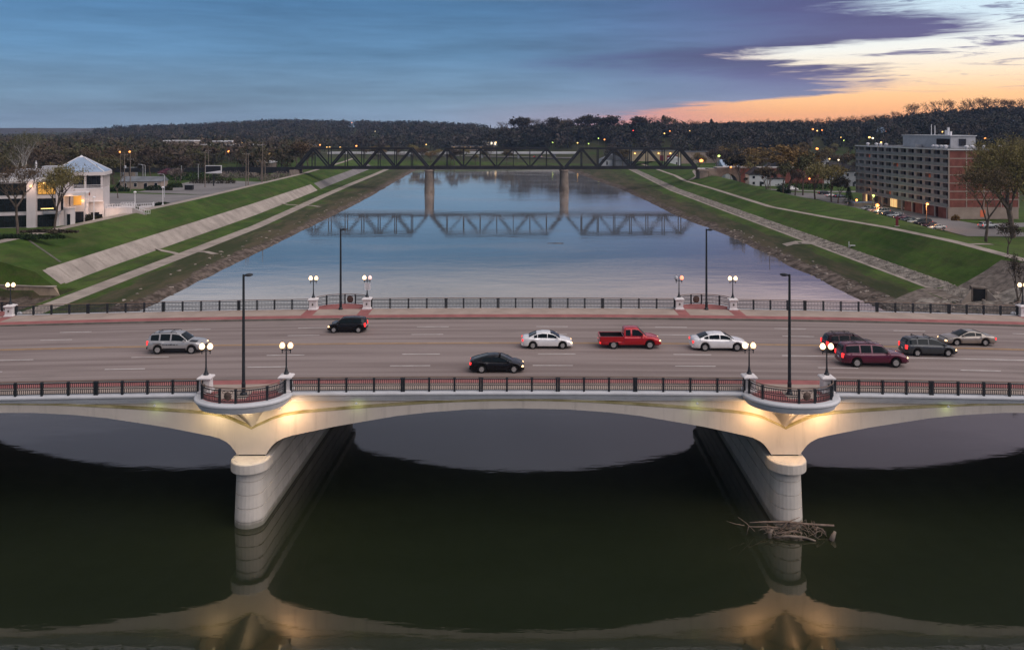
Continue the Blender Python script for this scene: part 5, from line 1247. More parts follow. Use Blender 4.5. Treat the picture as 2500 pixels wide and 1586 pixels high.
# ------------------------------------------------------------------ apartment block
def apartments():
    t = thing('apartment_block', 'eight storey brick apartment block with long grey balcony front and lit entrance', 'building', (125.4, 235.5, 3.95), 0.022)
    Lb, Wd, G, F, n = 60.0, 20.5, 3.25, 2.36, 7          # long side runs along +y, balconies face -x
    H = G+F*n
    MB().span(1.5, Wd-.3, .3, Lb-.2, G, H).build('core_wall', M['beige'], t)
    MB().span(2.2, Wd-.3, .3, Lb-.2, 0, G).build('ground_storey_wall', M['beige'], t)
    MB().span(-.3, Wd+.3, -.3, Lb+.3, H, H+.35).build('roof_slab', M['cornice'], t)
    MB().span(0.1, Wd-.1, .1, Lb-.1, H+.35, H+.40).build('roof_sheet', M['flatroof'], t)
    bays = 12; bw = (Lb-.6)/bays
    for f in range(n):
        z = G+F*f
        MB().span(-.1, 1.5, .0, Lb, z-.12, z+.12).build('balcony_slab', M['slab'], t)
        for b in range(bays):
            y0 = .3+bw*b
            MB().span(-.08, 0.0, y0+.03, y0+bw-.03, z+.14, z+1.08).build('balcony_panel', M['balcony'], t)
            # window recess: opening glass with a pier beside it
            wn = MB().span(1.40, 1.48, y0+.35, y0+bw*.62, z+.15, z+F-.18).build('window', M['glass'], t)
            if (f*5+b*3) % 17 == 4: MB().span(1.37, 1.395, y0+bw*.36, y0+bw*.60, z+.9, z+F-.4).build('lit_pane', M['lit_red'], wn)
            MB().span(.40, 1.5, y0+bw*.66, y0+bw*.98, z+.12, z+F-.12).build('wall_pier', M['slab'], t)
        MB().span(-.02, .1, -.02, .1, z, z+F).build('corner_post', M['slab'], t)
    for yy in (Lb-.1, Lb*.915): MB().span(-.12, 1.5, yy-.12, yy+.12, G, H).build('divider_wall', M['balcony'], t)
    # end wall: brick panels framed in concrete
    for f in range(n):
        z = G+F*f
        MB().span(0, Wd, -.06, .3, z-.15, z+.15).build('concrete_band', M['beige'], t)
        for k in range(4):
            x0 = .25+k*(Wd-.25)/4
            MB().span(x0+.14, x0+(Wd-.25)/4-.14, .0, .3, z+.15, z+F-.15).build('brick_panel', M['brickwall'], t)
    for k in range(5):
        x0 = .25+k*(Wd-.25)/4
        MB().span(x0-.14, x0+.14, -.08, .3, G-.15, H).build('concrete_column', M['beige'], t)
    MB().span(0, Wd, -.02, .3, 0, G-.15).build('ground_end_wall', M['beige'], t)
    MB().span(9.3, 10.8, -.08, -.03, .6, 2.6).build('end_door', M['lit_red'], t)
    for k in range(9):
        y0 = 1+k*6.6
        if k in (5,): MB().span(2.05, 2.15, y0+.2, y0+4.6, .1, G-.4).build('lit_entrance', M['lit_glow'], t); [MB().span(2.0, 2.05, y0+.2+q*1.1, y0+.3+q*1.1, .1, G-.4).build('entrance_frame', M['trimblack'], t) for q in range(5)]; continue
        if k < 4: MB().span(.4, 2.0, y0+.3, y0+5.0, 0, G-.2).build('brick_bay', M['brickwall'], t)
        else: MB().span(2.05, 2.15, y0+.3, y0+2.5, .7, G-.5).build('ground_window', M['glass'], t)
        MB().span(.1, .5, y0-.2, y0+.2, 0, G-.12).build('column', M['slab'], t)
    MB().span(2.0, 2.1, Lb-4.4, Lb-3.4, .3, G-.3).build('lit_window', M['lit_glow'], t)
    # roof plant
    pe = bpy.data.objects.new('penthouse', None); COL.objects.link(pe); pe.parent = t
    MB().span(5.5, 13, 8.5, 37, H+.4, H+4.0).build('penthouse_wall', M['hvac'], pe); MB().span(5.2, 13.3, 8.2, 37.3, H+4.0, H+4.25).build('penthouse_roof', M['cornice'], pe)
    MB().span(5.3, 5.48, 8.9, 16, H+1.4, H+3.2).build('louvre', M['glass'], pe)
    MB().span(8, 10, 8.2, 8.45, H+1.2, H+3.2).build('louvre', M['glass'], pe)
    for (x, y, r, h) in ((7, 20, .12, 3), (7.5, 23, .1, 3.4), (9, 17, .5, 1.6), (9, 16, .35, 2.4), (8, 13, .4, 1.2)): MB().lathe([(r, 0), (r, h), (0, h)], (x, y, H+4.2), n=8).build('flue', M['whitemetal'], pe)
    for (x, y) in ((2, 55), (2.2, 49), (2, 45.5), (1.8, 41), (2.2, 12), (2.4, 10.6), (3.4, 9.8), (4.4, 9), (7, 3), (9, 3.4), (12.2, 3), (16.6, 2.6), (3.2, 7.4)):
        MB().lathe([(.35, 0), (.35, .45), (.62, .5), (.55, .85), (0, 1.05)], (x, y, H+.38), n=10).build('roof_vent', M['whitemetal'], t)
    MB().span(3, 5, 24, 27.5, H+.4, H+1.3).build('roof_hatch', M['hvac'], t)
apartments()

# ------------------------------------------------------------------ white building with pyramid roof (left)
def white_building():
    t = thing('white_building', 'white modern riverside building with a blue grey pyramid roof and lit windows', 'building', (-101.6, 203.5, 6.9), 0.30)
    # tower: origin at its front right corner, x runs to the left (negative), y to the back
    W, D, H = 11.4, 9.6, 12.0
    MB().span(-W, 0, 0.9, D, 0, 5.0).build('tower_base', M['whitewall'], t)
    MB().span(-W, 0, .0, D, 5.0, 8.3).build('tower_wall', M['whitewall'], t)
    MB().span(-W+.4, -.4, .5, D-.4, 8.3, 11.4).build('glazed_storey', M['glass'], t)
    for x in (-W+.25, -7.8, -4.0, -.3): MB().span(x-.22, x+.22, -.02, .42, 8.3, 11.4).build('column', M['whitewall'], t)
    for y in (2.0, 3.9, 5.8, 7.7, 9.4): MB().span(-.42, .02, y-.2, y+.2, 8.3, 11.4).build('column', M['whitewall'], t)
    MB().span(-W-.1, .05, -.14, .1, 8.95, 9.05).span(-W-.1, .05, -.14, .1, 8.6, 8.66).build('balcony_rail', M['whitemetal'], t)
    MB().span(-W-.5, .5, -.5, D+.5, 11.4, 12.25).build('eaves', M['whitewall'], t)
    cx, cy, hz, az = -W/2, D/2, 12.27, 15.8; c = [(-W-.3, -.3), (.3, -.3), (.3, D+.3), (-W-.3, D+.3)]; q = 0.6
    a = [(cx-q, cy-q), (cx+q, cy-q), (cx+q, cy+q), (cx-q, cy+q)]
    rf = bpy.data.objects.new('pyramid_roof', None); COL.objects.link(rf); rf.parent = t
    for i in range(4):
        j = (i+1) % 4
        MB().quad((*c[i], hz), (*c[j], hz), (*a[j], az), (*a[i], az)).build('roof_plane', M['blueroof'], rf)
        m = MB(); k = 16
        for s in range(1, k):
            f = s/k; p0 = (c[i][0]+(c[j][0]-c[i][0])*f, c[i][1]+(c[j][1]-c[i][1])*f, hz+.03)
            u = abs(f-.5)*2; tt = max(0.02, 1-u); # the seam runs up to the hip
            e = (cx if i % 2 == 0 else p0[0]); 
            tgt = (p0[0]+((cx-p0[0])*0 if i % 2 == 0 else (cx-p0[0]))*tt, p0[1]+((cy-p0[1]) if i % 2 == 0 else 0)*tt, hz+(az-hz)*tt*.93+.05)
            m.bar(p0, tgt, .07, .07)
        m.build('seam', M['blueroof'], rf)
        MB().bar((*c[i], hz+.05), (*a[i], az+.05), .22, .14).build('hip', M['whitemetal'], rf)
    MB().add([(x, y, az) for x, y in a]+[(cx, cy, az+.55)], [(0, 1, 4), (1, 2, 4), (2, 3, 4), (3, 0, 4)]).build('roof_cap', M['whitemetal'], rf)
    for k in range(1, 9): MB().span(-W+.4+k*1.18-.04, -W+.4+k*1.18+.04, .42, .5, 8.3, 11.4).build('mullion', M['trimblack'], t)
    MB().span(-W+.3, -.3, .80, .88, .0, 1.7).build('recess_shade', M['glass'], t); MB().span(-W, 0, -.12, .0, 4.9, 5.15).build('ledge', M['whitemetal'], t); MB().span(-W, 0, -.08, .0, 8.1, 8.35).build('ledge', M['whitemetal'], t)  # dark sheet along the tower foot stands in for a recess's shade
    MB().span(-3.9, -2.9, -.03, .05, 6.5, 7.4).build('small_window', M['brickwall'], t)
    
    # long wing standing forward on the left, three storeys
    Y0 = -10.0
    MB().span(-62, -6.6, Y0, 6, 0, 11.0).build('wing_wall', M['whitewall'], t); MB().span(-62.2, -6.4, Y0-.25, Y0+.1, 10.7, 11.6).build('wing_parapet', M['whitemetal'], t)
    MB().span(-6.75, -6.35, Y0+.1, 6.2, 10.7, 11.6).build('wing_parapet', M['whitemetal'], t)
    MB().span(-61.8, -6.8, Y0+.15, 5.8, 11.02, 11.08).build('roof_sheet', M['flatroof'], t)
    def window(x0, x1, z0, z1, mat, nx=4, nz=2, y=Y0-.06):
        w = MB().span(x0, x1, y-.02, y+.05, z0, z1).build('window', mat, t)
        mb = MB()
        for k in range(nx+1): xx = x0+(x1-x0)*k/nx; mb.span(xx-.04, xx+.04, y-.08, y-.025, z0, z1)
        for k in range(nz+1): zz = z0+(z1-z0)*k/nz; mb.span(x0, x1, y-.09, y-.03, zz-.04, zz+.04)
        mb.build('mullion', M['trimblack'], w); return w
    w = window(-12.1, -8.4, 7.7, 10.5, M['lit_room']); MB().span(-11.0, -8.6, Y0-.16, Y0-.1, 10.2, 10.38).build('light_strip', M['lit_strip'], w)
    w = window(-12.1, -8.4, 3.9, 6.7, M['glass']); MB().span(-11.4, -8.8, Y0-.16, Y0-.1, 4.3, 4.42).build('light_strip', M['lit_strip'], w)
    window(-12.1, -8.4, .2, 2.9, M['glass'])
    for x0 in (-21.2, -29.0, -36.8, -44.6):
        for z0, z1 in ((.3, 2.9), (3.9, 6.8), (7.7, 10.3)): window(x0, x0+6.9, z0, z1, M['glass'], 6, 2)
    MB().span(-14.2, -12.3, Y0-1.0, Y0-.01, 0, 11.0).build('column', M['whitewall'], t)
    MB().span(-8.2, -7.5, Y0-.6, Y0-.01, 0, 10.6).build('column', M['whitewall'], t)
    MB().span(-7.3, -6.8, Y0-.03, Y0-.005, 3.9, 10.2).build('slit_window', M['glass'], t)
    MB().add([(-11.0, Y0-.6, 3.2), (-7.0, Y0-2.0, 3.2), (-7.0, Y0-.02, 3.9), (-11.0, Y0-.02, 3.9)], [(0, 1, 2, 3), (3, 2, 1, 0)]).build('small_canopy', M['greyroof'], t)
    MB().lathe([(1.2, 0), (1.2, 4.2), (1.35, 4.2), (1.35, 4.6), (0, 4.7)], (-5.6, Y0+.6, 0), n=20).build('entrance_drum', M['whitewall'], t)
    MB().span(-5.9, -5.2, Y0-.66, Y0-.58, .1, 3.0).build('drum_door', M['glass'], t)
    MB().lathe([(3.0, 7.3), (3.0, 8.0), (0, 8.1)], (-5.2, Y0+1.0, 0), n=24).build('canopy', M['whitewall'], t)
    MB().span(-6.4, -3.6, Y0-.9, Y0+1.4, 7.18, 7.26).build('lit_soffit', M['lit_glow'], t)
    MB().span(-6.3, -3.2, -5.0, 0, 0, 7.2).build('link_block', M['whitewall'], t); MB().span(-6.3, -3.0, -5.2, 0, 7.2, 7.6).build('link_parapet', M['whitemetal'], t)
    MB().span(-5.6, -3.9, -5.1, -5.02, 4.6, 6.9).build('lit_window', M['lit_room'], t); MB().span(-5.4, -3.4, -5.1, -5.02, .3, 3.0).build('ground_window', M['glass'], t)
    MB().span(-2.9, -1.0, .82, .89, .2, 2.2).build('ground_window', M['glass'], t)
    for (x0, x1, y0, y1, h) in ((-19, -13.5, -2, 3, 2.1), (-13.5, -8.8, 0, 4, 2.7), (-30, -24, -1, 4, 2.5), (-22, -19, -5, -2, 1.2), (-10.5, -9, -6, -4, 1.0), (-16, -14, -7, -5, .9), (-13, -11.5, -5.5, -4, 1.3)):
        u = MB().span(x0, x1, y0, y1, 11.1, 11.1+h).build('roof_unit', M['hvac'], t); MB().span(x1-(x1-x0)*.4, x1-(x1-x0)*.15, y0-.05, y0, 11.1+h*.3, 11.1+h*.85).build('unit_grille', M['glass'], u)
    # wall lamps
    for (x, y, z) in ((-4.4, .75, 3.2), (-3.6, -5.2, 5.6), (-5.9, -5.2, 2.6), (-13.2, -11.1, 9.7)): MB().lathe([(0, -.2), (.28, -.1), (.28, .1), (0, .2)], (x, y, z), n=8).build('wall_lamp', M['lamp_yellow'], t)
    ld = bpy.data.lights.new('wall_lamp_light', 'POINT'); ld.energy = 160; ld.color = (1.0, .66, .5); ld.shadow_soft_size = .4
    for (x, y, z, e) in ((-.2, -1.6, 3.4, 150), (-3.4, -6.6, 5.4, 70), (-5.2, -12.4, 6.6, 110), (-13.2, -12.6, 9.3, 90), (2.5, .6, 2.0, 50)):
        l2 = ld.copy(); l2.energy = e; lo = bpy.data.objects.new('wall_lamp_light', l2); COL.objects.link(lo); lo.parent = t; lo.location = (x, y, z)
    # terrace and stair to the right of the tower
    te = bpy.data.objects.new('terrace', None); COL.objects.link(te); te.parent = t
    MB().span(.1, 6.3, 2.2, 7.4, -.3, 3.0).build('terrace_wall', M['whitewall'], te)
    def rail(pts):
        mb = MB()
        for a_, b_ in zip(pts, pts[1:]):
            for h in (.15, .95): mb.bar((a_[0], a_[1], a_[2]+h), (b_[0], b_[1], b_[2]+h), .09, .09)
            n_ = max(2, int(math.dist(a_, b_)/.55))
            for k in range(n_+1): f = k/n_; p = [a_[i]+(b_[i]-a_[i])*f for i in range(3)]; mb.box(p[0], p[1], p[2]+.5, .08, .08, .95)
        mb.build('terrace_rail', M['whitemetal'], te)
    rail([(.1, 2.3, 3.0), (6.3, 2.3, 3.0)]); rail([(6.4, 2.4, 3.0), (9.6, 3.0, 1.2), (10.4, 3.2, 1.2)]); rail([(6.2, 7.2, 3.0), (3.0, 7.3, 3.0)])
    for k in range(9): MB().span(6.3+.36*k, 6.7+.36*k, 2.5, 4.3, -.3, 2.8-.22*k).build('step', M['slab'], te)
    MB().span(5.6, 9.0, 20.0, 24.0, -.4, 1.6).build('far_terrace_wall', M['whitewall'], te)
    rail([(2.2, 20.0, 1.6), (5.6, 20.0, 1.6), (9.0, 20.1, 1.6), (9.0, 24, 1.6)])
white_building()

# ------------------------------------------------------------------ small houses and sheds
def house(name, label, cat, px, py, zg, w, d, h, rh, rz, wall, roof, wins=2, door=True, storeys=1, gable='x', winm='glass', y=None, group=None, chimney=False):
    X, Y = at(px, py, zg) if y is None else ((px-1250)/FPX*y, y)
    t = thing(name, label, cat, (X, Y, ground_z(X, Y)-.15), rz, group)
    MB().span(-w/2, w/2, -d/2, d/2, 0, h).build('wall', M[wall], t)
    o = .35
    if rh < .3: MB().span(-w/2-o, w/2+o, -d/2-o, d/2+o, h, h+.35).build('roof', M[roof], t)
    elif gable == 'x':
        MB().prism([(-d/2-o, h-.1), (0, h+rh), (d/2+o, h-.1), (0, h-.05)], -w/2-o, w/2+o, 'x').build('roof', M[roof], t)
        MB().prism([(-d/2, h), (0, h+rh-.15), (d/2, h)], -w/2, w/2, 'x').build('gable', M[wall], t)
    else:
        MB().prism([(-w/2-o, h-.1), (0, h+rh), (w/2+o, h-.1), (0, h-.05)], -d/2-o, d/2+o, 'y').build('roof', M[roof], t)
        MB().prism([(-w/2, h), (0, h+rh-.15), (w/2, h)], -d/2, d/2, 'y').build('gable', M[wall], t)
    for s in range(storeys):
        sh = h/storeys
        for k in range(wins):
            x = -w/2+w*(k+.5)/wins; ww = min(1.1, w/wins*.5)
            f = MB().span(x-ww/2-.08, x+ww/2+.08, -d/2-.04, -d/2, s*sh+sh*.34-.08, s*sh+sh*.78+.08).build('window', M['whitemetal'], t)
            MB().span(x-ww/2, x+ww/2, -d/2-.07, -d/2-.045, s*sh+sh*.34, s*sh+sh*.78).build('pane', M[winm], f)
    if door: MB().span(w*.08, w*.08+.95, -d/2-.05, -d/2, 0.1, 2.1).build('door', M['trimblack'], t)
    if chimney: MB().span(w*.2, w*.2+.7, -.3, .4, h, h+rh+.9).build('chimney', M['brickwall'], t)
    return t
t = house('brick_bungalow', 'low brown bungalow with grey roof beyond the parking lot', 'house', 352, 459, 7, 15.5, 7, 3.2, 1.7, .05, 'beige', 'greyroof', 4)
MB().add([(-7.8, -3.6, 3.1), (-10.8, -3.2, 0.2), (-10.8, 3.2, .2), (-7.8, 3.6, 3.1)], [(0, 1, 2, 3)]).build('lean_to_roof', M['greyroof'], t)
house('storage_shed', 'grey shed standing behind the brown bungalow', 'shed', 316, 430, 7, 6, 5, 4.2, .2, 0, 'greysiding', 'greyroof', 1)
t = house('white_house', 'white two storey house with a gable and dark roof beside the utility poles', 'house', 1846, 455, 3.5, 8, 11, 5.2, 3.4, -.12, 'whitehouse', 'darkroof', 2, storeys=2, gable='y')
MB().span(4, 12, -4.5, 1.5, 0, 3.3).build('side_porch', M['whitehouse'], t); MB().span(3.9, 12.3, -4.8, 1.8, 3.3, 3.6).build('porch_roof', M['darkroof'], t)
house('row_house', 'pale grey gabled house behind the bare tree right of the white house', 'house', 1895, 440, 3.5, 7.5, 10, 6, 3.2, .1, 'greysiding', 'darkroof', 2, storeys=2, gable='y')
house('row_house', 'blue grey gabled house just left of the apartment block', 'house', 2069, 455, 3.5, 7, 9, 7, 3, 0, 'greysiding', 'darkroof', 2, storeys=2, gable='y')
house('row_house', 'low pale house behind bare trees left of the lot', 'house', 1990, 440, 3.5, 10, 8, 4, 2.4, 0, 'whitehouse', 'greyroof', 3)
house('hill_house', 'long white house on the hillside above an orange street lamp', 'house', 1994, 357, 6, 14, 8, 4.2, 2.6, 0, 'whitehouse', 'greyroof', 4, y=560)
house('hill_house', 'grey house with pale roof behind the stone arches', 'house', 1786, 384, 5, 16, 9, 4.5, 3.5, .2, 'whitehouse', 'blueroof', 3, y=500)
house('hill_house', 'white gabled house among trees right of the arches', 'house', 1888, 394, 5, 9, 8, 4.5, 3, 0, 'whitehouse', 'greyroof', 2, y=480, gable='y')
house('hill_house', 'grey house among trees close to the apartment block roof', 'house', 2043, 385, 5, 9, 8, 5, 3, 0, 'greysiding', 'darkroof', 2, y=450)
house('hill_house', 'low pinkish building with lit front left of the apartments', 'house', 2062, 398, 5, 18, 8, 3.5, 1.2, 0, 'beige', 'greyroof', 5, y=430)
house('row_house', 'white two storey house left of the golden tree', 'house', 1905, 420, 4, 8, 8, 5.5, 2.6, .1, 'whitehouse', 'greyroof', 3, y=400, storeys=2)
house('row_house', 'pale house just above the bare trees of the open lot', 'house', 1955, 400, 4, 11, 8, 5, 2.6, -.1, 'whitehouse', 'darkroof', 3, y=430, storeys=2)
house('row_house', 'blue roofed grey house right of the golden tree', 'house', 1975, 395, 4, 10, 8, 5, 3, .2, 'greysiding', 'blueroof', 3, y=470, storeys=2, gable='y')
house('row_house', 'small pale house behind the pale green trees', 'house', 2015, 410, 4, 9, 8, 5, 2.6, 0, 'whitehouse', 'blueroof', 3, y=400)
house('church', 'steep gabled white house high on the right hillside', 'house', 2150, 322, 5, 6, 8, 8, 5, 0, 'whitehouse', 'blueroof', 2, y=700, gable='y', storeys=2)
house('hill_house', 'pale house on the right hillside behind the roof plant', 'house', 2295, 332, 5, 10, 8, 6, 3, 0, 'whitehouse', 'greyroof', 2, y=640, storeys=2)
house('hill_house', 'pale gabled house near the top of the right hill', 'house', 2470, 298, 5, 9, 8, 6, 4, 0, 'greysiding', 'blueroof', 2, y=700, gable='y')
# works sheds behind the right end of the truss
t = house('warehouse', 'long yellowish metal shed with wall lights behind the truss', 'warehouse', 1600, 398, 4, 38, 14, 7.2, .2, 0, 'yellowwall', 'flatroof', 0, door=False, y=596)
for k in range(3): MB().span(2+5*k, 4.6+5*k, -7.1, -7.0, .2, 4.2).build('roller_door', M['redmetal'], t)
for k, x in enumerate((-16, -11, 1, 9.5)): MB().lathe([(0, -.4), (.55, -.2), (.55, .2), (0, .4)], (x, -7.4, 5.6), n=8).build('wall_lamp', M['lamp_yellow'], t)
house('warehouse', 'long pale flat roofed works behind the yellowish shed', 'warehouse', 1665, 392, 4, 60, 16, 9, .2, 0, 'beige', 'flatroof', 0, door=False, y=630)
house('warehouse', 'white fronted shed with grey gable at the left of the works', 'warehouse', 1494, 396, 4, 18, 14, 6, 4, 0, 'whitehouse', 'greyroof', 2, y=610, gable='y')
house('warehouse', 'blue grey low shed left of the yellowish shed', 'warehouse', 1520, 398, 4, 14, 10, 5.5, .2, 0, 'greysiding', 'flatroof', 0, door=False, y=600)
house('shed', 'white arched shed with bright door between the truss and works', 'shed', 1646, 402, 4, 8, 6, 4.6, 1.8, 0, 'whitehouse', 'whitemetal', 0, y=560, gable='y')
house('shed', 'low white shed beside the right end of the truss', 'shed', 1722, 401, 4, 26, 8, 2.6, .2, 0, 'whitehouse', 'whitemetal', 3, y=480)
house('shed', 'white storage dome seen through the brick arch', 'shed', 1792, 432, 3.5, 11, 8, 4.5, 2.6, 0, 'whitehouse', 'whitemetal', 0, y=425, door=False)
house('filling_station', 'brightly lit roadside building on the far road', 'building', 1155, 358, 4, 46, 12, 5, .2, 0, 'beige', 'greyroof', 8, winm='lamp_yellow', y=880)
house('filling_station', 'small brightly lit white building on the far road, right of the larger one', 'building', 1196, 357, 4, 16, 10, 6, .2, 0, 'whitehouse', 'greyroof', 4, winm='lamp_white', y=900)
house('roadside_building', 'lit roadside building with bright sign far left of the truss top', 'building', 747, 352, 4, 22, 8, 7, .2, 0, 'beige', 'greyroof', 4, winm='lamp_white', y=870)
for px_, py_, w_, lab in ((444, 345, 22, 'long pale roofed building among the left woods'), (586, 355, 55, 'white flat roofed building among the left woods'), (550, 346, 14, 'small pale roofed building beside the white flat roofed one'), (668, 322, 26, 'yellowish building on the far hillside'), (888, 302, 26, 'white building on the far skyline'), (1416, 356, 24, 'pale green roofed building behind the truss'), (638, 397, 14, 'white building above the railway approach')):
    D_ = 1000 if px_ == 1416 else 620 if py_ > 330 else (1500 if py_ > 310 else 1750)
    if px_ == 638: D_ = 470
    X, Y = (px_-1250)/FPX*D_, D_; z = CAMH-(py_-YH)*D_/FPX
    t = thing('distant_building', lab, 'building', (X, Y, z-5), 0)
    MB().span(-w_/2, w_/2, -6, 6, 0, 5).build('wall', M['beige'], t); MB().span(-w_/2-.5, w_/2+.5, -6.5, 6.5, 5, 5.8).build('roof', M['whitemetal'], t)
# low wall, bench, stand, sign, bins
X, Y = at(2106, 507, 3.6); t = thing('low_wall', 'low pink stone enclosure at the far end of the parked row', 'wall', (X, Y, 3.4), .1); MB().span(-4, 4, -2, 2, 0, 2.0).build('enclosure', M['beige'], t); MB().span(-3.9, 3.9, -1.9, 1.9, 2.0, 2.1).build('lid', M['blueroof'], t)
X, Y = at(2078, 583, 5.2); Z = ground_z(X, Y)
t = thing('bench', 'small pale bench with an upright post on the right grass slope', 'bench', (X, Y, Z)); MB().span(-.4, 1.0, -.3, .3, .38, .46).build('seat', M['whitemetal'], t); MB().span(-.35, -.25, -.2, .2, 0, .38).build('leg', M['slab'], t); MB().span(.8, .9, -.2, .2, 0, .38).build('leg', M['slab'], t); MB().span(-.55, -.43, -.05, .05, 0, 1.3).build('post', M['whitemetal'], t)
X, Y = at(2190, 549, 8); t = thing('sign_board', 'dark red upright marker sign beside the right levee path', 'sign', (X, Y, ground_z(X, Y))); MB().span(-.3, .3, -.06, .06, 0, 2.2).build('panel', M['redmetal'], t); MB().span(-.5, .5, -.2, .2, 0, .15).build('base', M['slab'], t)
X, Y = at(462, 462, 7.3); t = thing('dumpster', 'dark square rubbish container at the edge of the lot', 'dumpster', (X, Y, ground_z(X, Y))); MB().span(-1.4, 1.4, -.9, .9, .15, 1.9).build('bin_body', M['trimblack'], t); MB().span(-1.45, 1.45, -.95, .95, 1.9, 2.0).build('lid', M['greysiding'], t)
X, Y = at(521, 422, 8.5); Y = 330; X = (521-1250)/FPX*Y
t = thing('billboard', 'white framed billboard with dark picture and pale corner beside two utility poles', 'billboard', (X, Y, 7), 0.02)
zz = CAMH-(413-YH)*Y/FPX-7
MB().span(-3.3, 3.3, -.15, .15, zz-1.7, zz+1.5).build('frame', M['whitemetal'], t); MB().span(-3.0, 3.0, -.22, -.16, zz-1.35, zz+1.25).build('poster', M['trimblack'], t)
MB().add([(-3.0, -.24, zz-1.35), (3.0, -.24, zz-1.35), (3.0, -.24, zz-.55)], [(0, 1, 2)]).build('poster_print', M['whitemetal'], t); MB().span(-.2, .2, .2, .5, 0, zz-1.7).build('leg', M['steel'], t)

# ------------------------------------------------------------------ poles, wires, white lamp posts, street lamps
def upole(label, px, ytop, ybot, zg, D=None, arm=True, trafo=False):
    if D is None: X, Y = at(px, ybot, zg)
    else: X, Y = (px-1250)/FPX*D, D
    g = ground_z(X, Y); top = CAMH-(ytop-YH)*Y/FPX
    t = thing('utility_pole', label, 'utility pole', (X, Y, g-.1)); h = top-g
    MB().tube([(0, 0, 0), (0.05, 0, h)], [.19, .12], 7).build('pole', M['polewood'], t)
    if arm: MB().bar((-1.3, 0, h-.8), (1.3, 0, h-.8), .14, .12).build('crossarm', M['polewood'], t)
    if arm: [MB().lathe([(.05, 0), (.08, .08), (.04, .2), (0, .22)], (x, 0, h-.74), n=6).build('insulator', M['hvac'], t) for x in (-1.2, -.5, .5, 1.2)]
    if trafo: MB().lathe([(.32, 0), (.34, .1), (.34, .9), (.2, 1.0), (0, 1.05)], (.38, -.1, h*.60), n=10).build('transformer', M['hvac'], t)
    return (X, Y, top-.7)
W = {}
W['a'] = upole('utility pole with grey transformer right of the pyramid roof', 303.7, 372, 468, 7, trafo=True)
W['b'] = upole('slim utility pole behind the transformer pole', 318, 384, 462, 7)
W['c'] = upole('left one of two utility poles beside the billboard', 500.6, 368, 455, 7.4)
W['d'] = upole('right one of two utility poles, behind the billboard', 508.8, 364, 436, 7)
W['e'] = upole('left one of the close pair of poles by the levee walk', 600.5, 371, 456, 8, arm=True)
W['f'] = upole('right one of the close pair of poles by the levee walk', 606, 374, 455, 8, arm=False)
W['g'] = upole('tall leaning pole near the railway approach, left', 641, 345, 444, 8, arm=False)
W['h'] = upole('thin pale pole beside the tall pole at the railway approach', 638, 392, 444, 8, arm=False)
W['i'] = upole('dark pole close behind the tall pole at the railway approach', 647, 396, 443, 8, arm=False)
W['j'] = upole('left one of the dark pole pair beside the white house', 1873, 383, 470, 3.6)
W['k'] = upole('right one of the dark pole pair beside the white house', 1880, 380, 470, 3.6, arm=False)
W['l'] = upole('dark utility pole before the brick arch', 1790, 372, 442, 3.6, arm=False)
W['m'] = upole('utility pole right of the brick arch', 1810, 366, 434, 3.6)
W['n'] = upole('pale pole in the open lot by the black sedan', 2009, 424, 470, 3.6, arm=False)
W['o'] = upole('dark pole at the edge of the small wood by the white house', 1842, 385, 430, 3.6, arm=True)
def wire(a, b, sag, label):
    a, b = Vector(a), Vector(b); pts = []
    for k in range(13): f = k/12; p = a.lerp(b, f); p.z -= sag*4*f*(1-f); pts.append(tuple(p))
    tag(MB().tube([tuple(Vector(p)-Vector(pts[0])) for p in pts], .035, 3).build('overhead_wire', M['trimblack'], loc=pts[0]), label, 'wire')
lw = (-250, 270, 22)
wire(lw, W['a'], 1.0, 'overhead wire running left from the transformer pole'); wire(W['a'], W['c'], 1.4, 'overhead wire from the transformer pole to the billboard poles')
wire(W['c'], W['e'], 1.0, 'overhead wire from the billboard poles to the close pair'); wire(W['e'], W['g'], .8, 'overhead wire from the close pair to the tall pole')
wire(W['b'], W['d'], 1.2, 'thin overhead wire behind the bungalow'); wire(W['m'], W['j'], .8, 'overhead wire between the arch pole and the white house'); wire(W['j'], (190, 330, 16), 1.2, 'overhead wire running right from the white house')
def white_post(label, px, ytop, ybot, zg=8.5, head=True):
    X, Y = at(px, ybot, zg); g = ground_z(X, Y); h = CAMH-(ytop-YH)*Y/FPX-g
    t = thing('white_lamp_post', label, 'lamp post', (X, Y, g))
    MB().lathe([(.30, 0), (.30, .25), (.12, .3), (.11, h-.4), (.10, h)], n=10).build('pole', M['whitemetal'], t)
    if head: MB().lathe([(.10, h), (.38, h+.05), (.40, h+.25), (.30, h+.4), (0, h+.5)], n=12).build('lamp_head', M['whitemetal'], t)
white_post('white lamp post nearest the white building on the levee walk', 229, 484, 531)
white_post('white lamp post at the foot of the terrace stair', 329.5, 471, 512)
white_post('white lamp post with thick base at the lot corner', 397.5, 459, 499)
X, Y = (88-1250)/FPX*218, 218
t = thing('flag_pole', 'white mast rising behind the flat roof of the white building', 'mast', (X, Y, 7)); MB().tube([(0, 0, 0), (0, 0, CAMH-(392-YH)*218/FPX-7)], [.18, .08], 8).build('mast', M['whitemetal'], t)
MB().tube([(0, 0, 9), (0, 0, 14)], .25, 8).build('mast_sleeve', M['whitemetal'], t)
LAMPPX = []
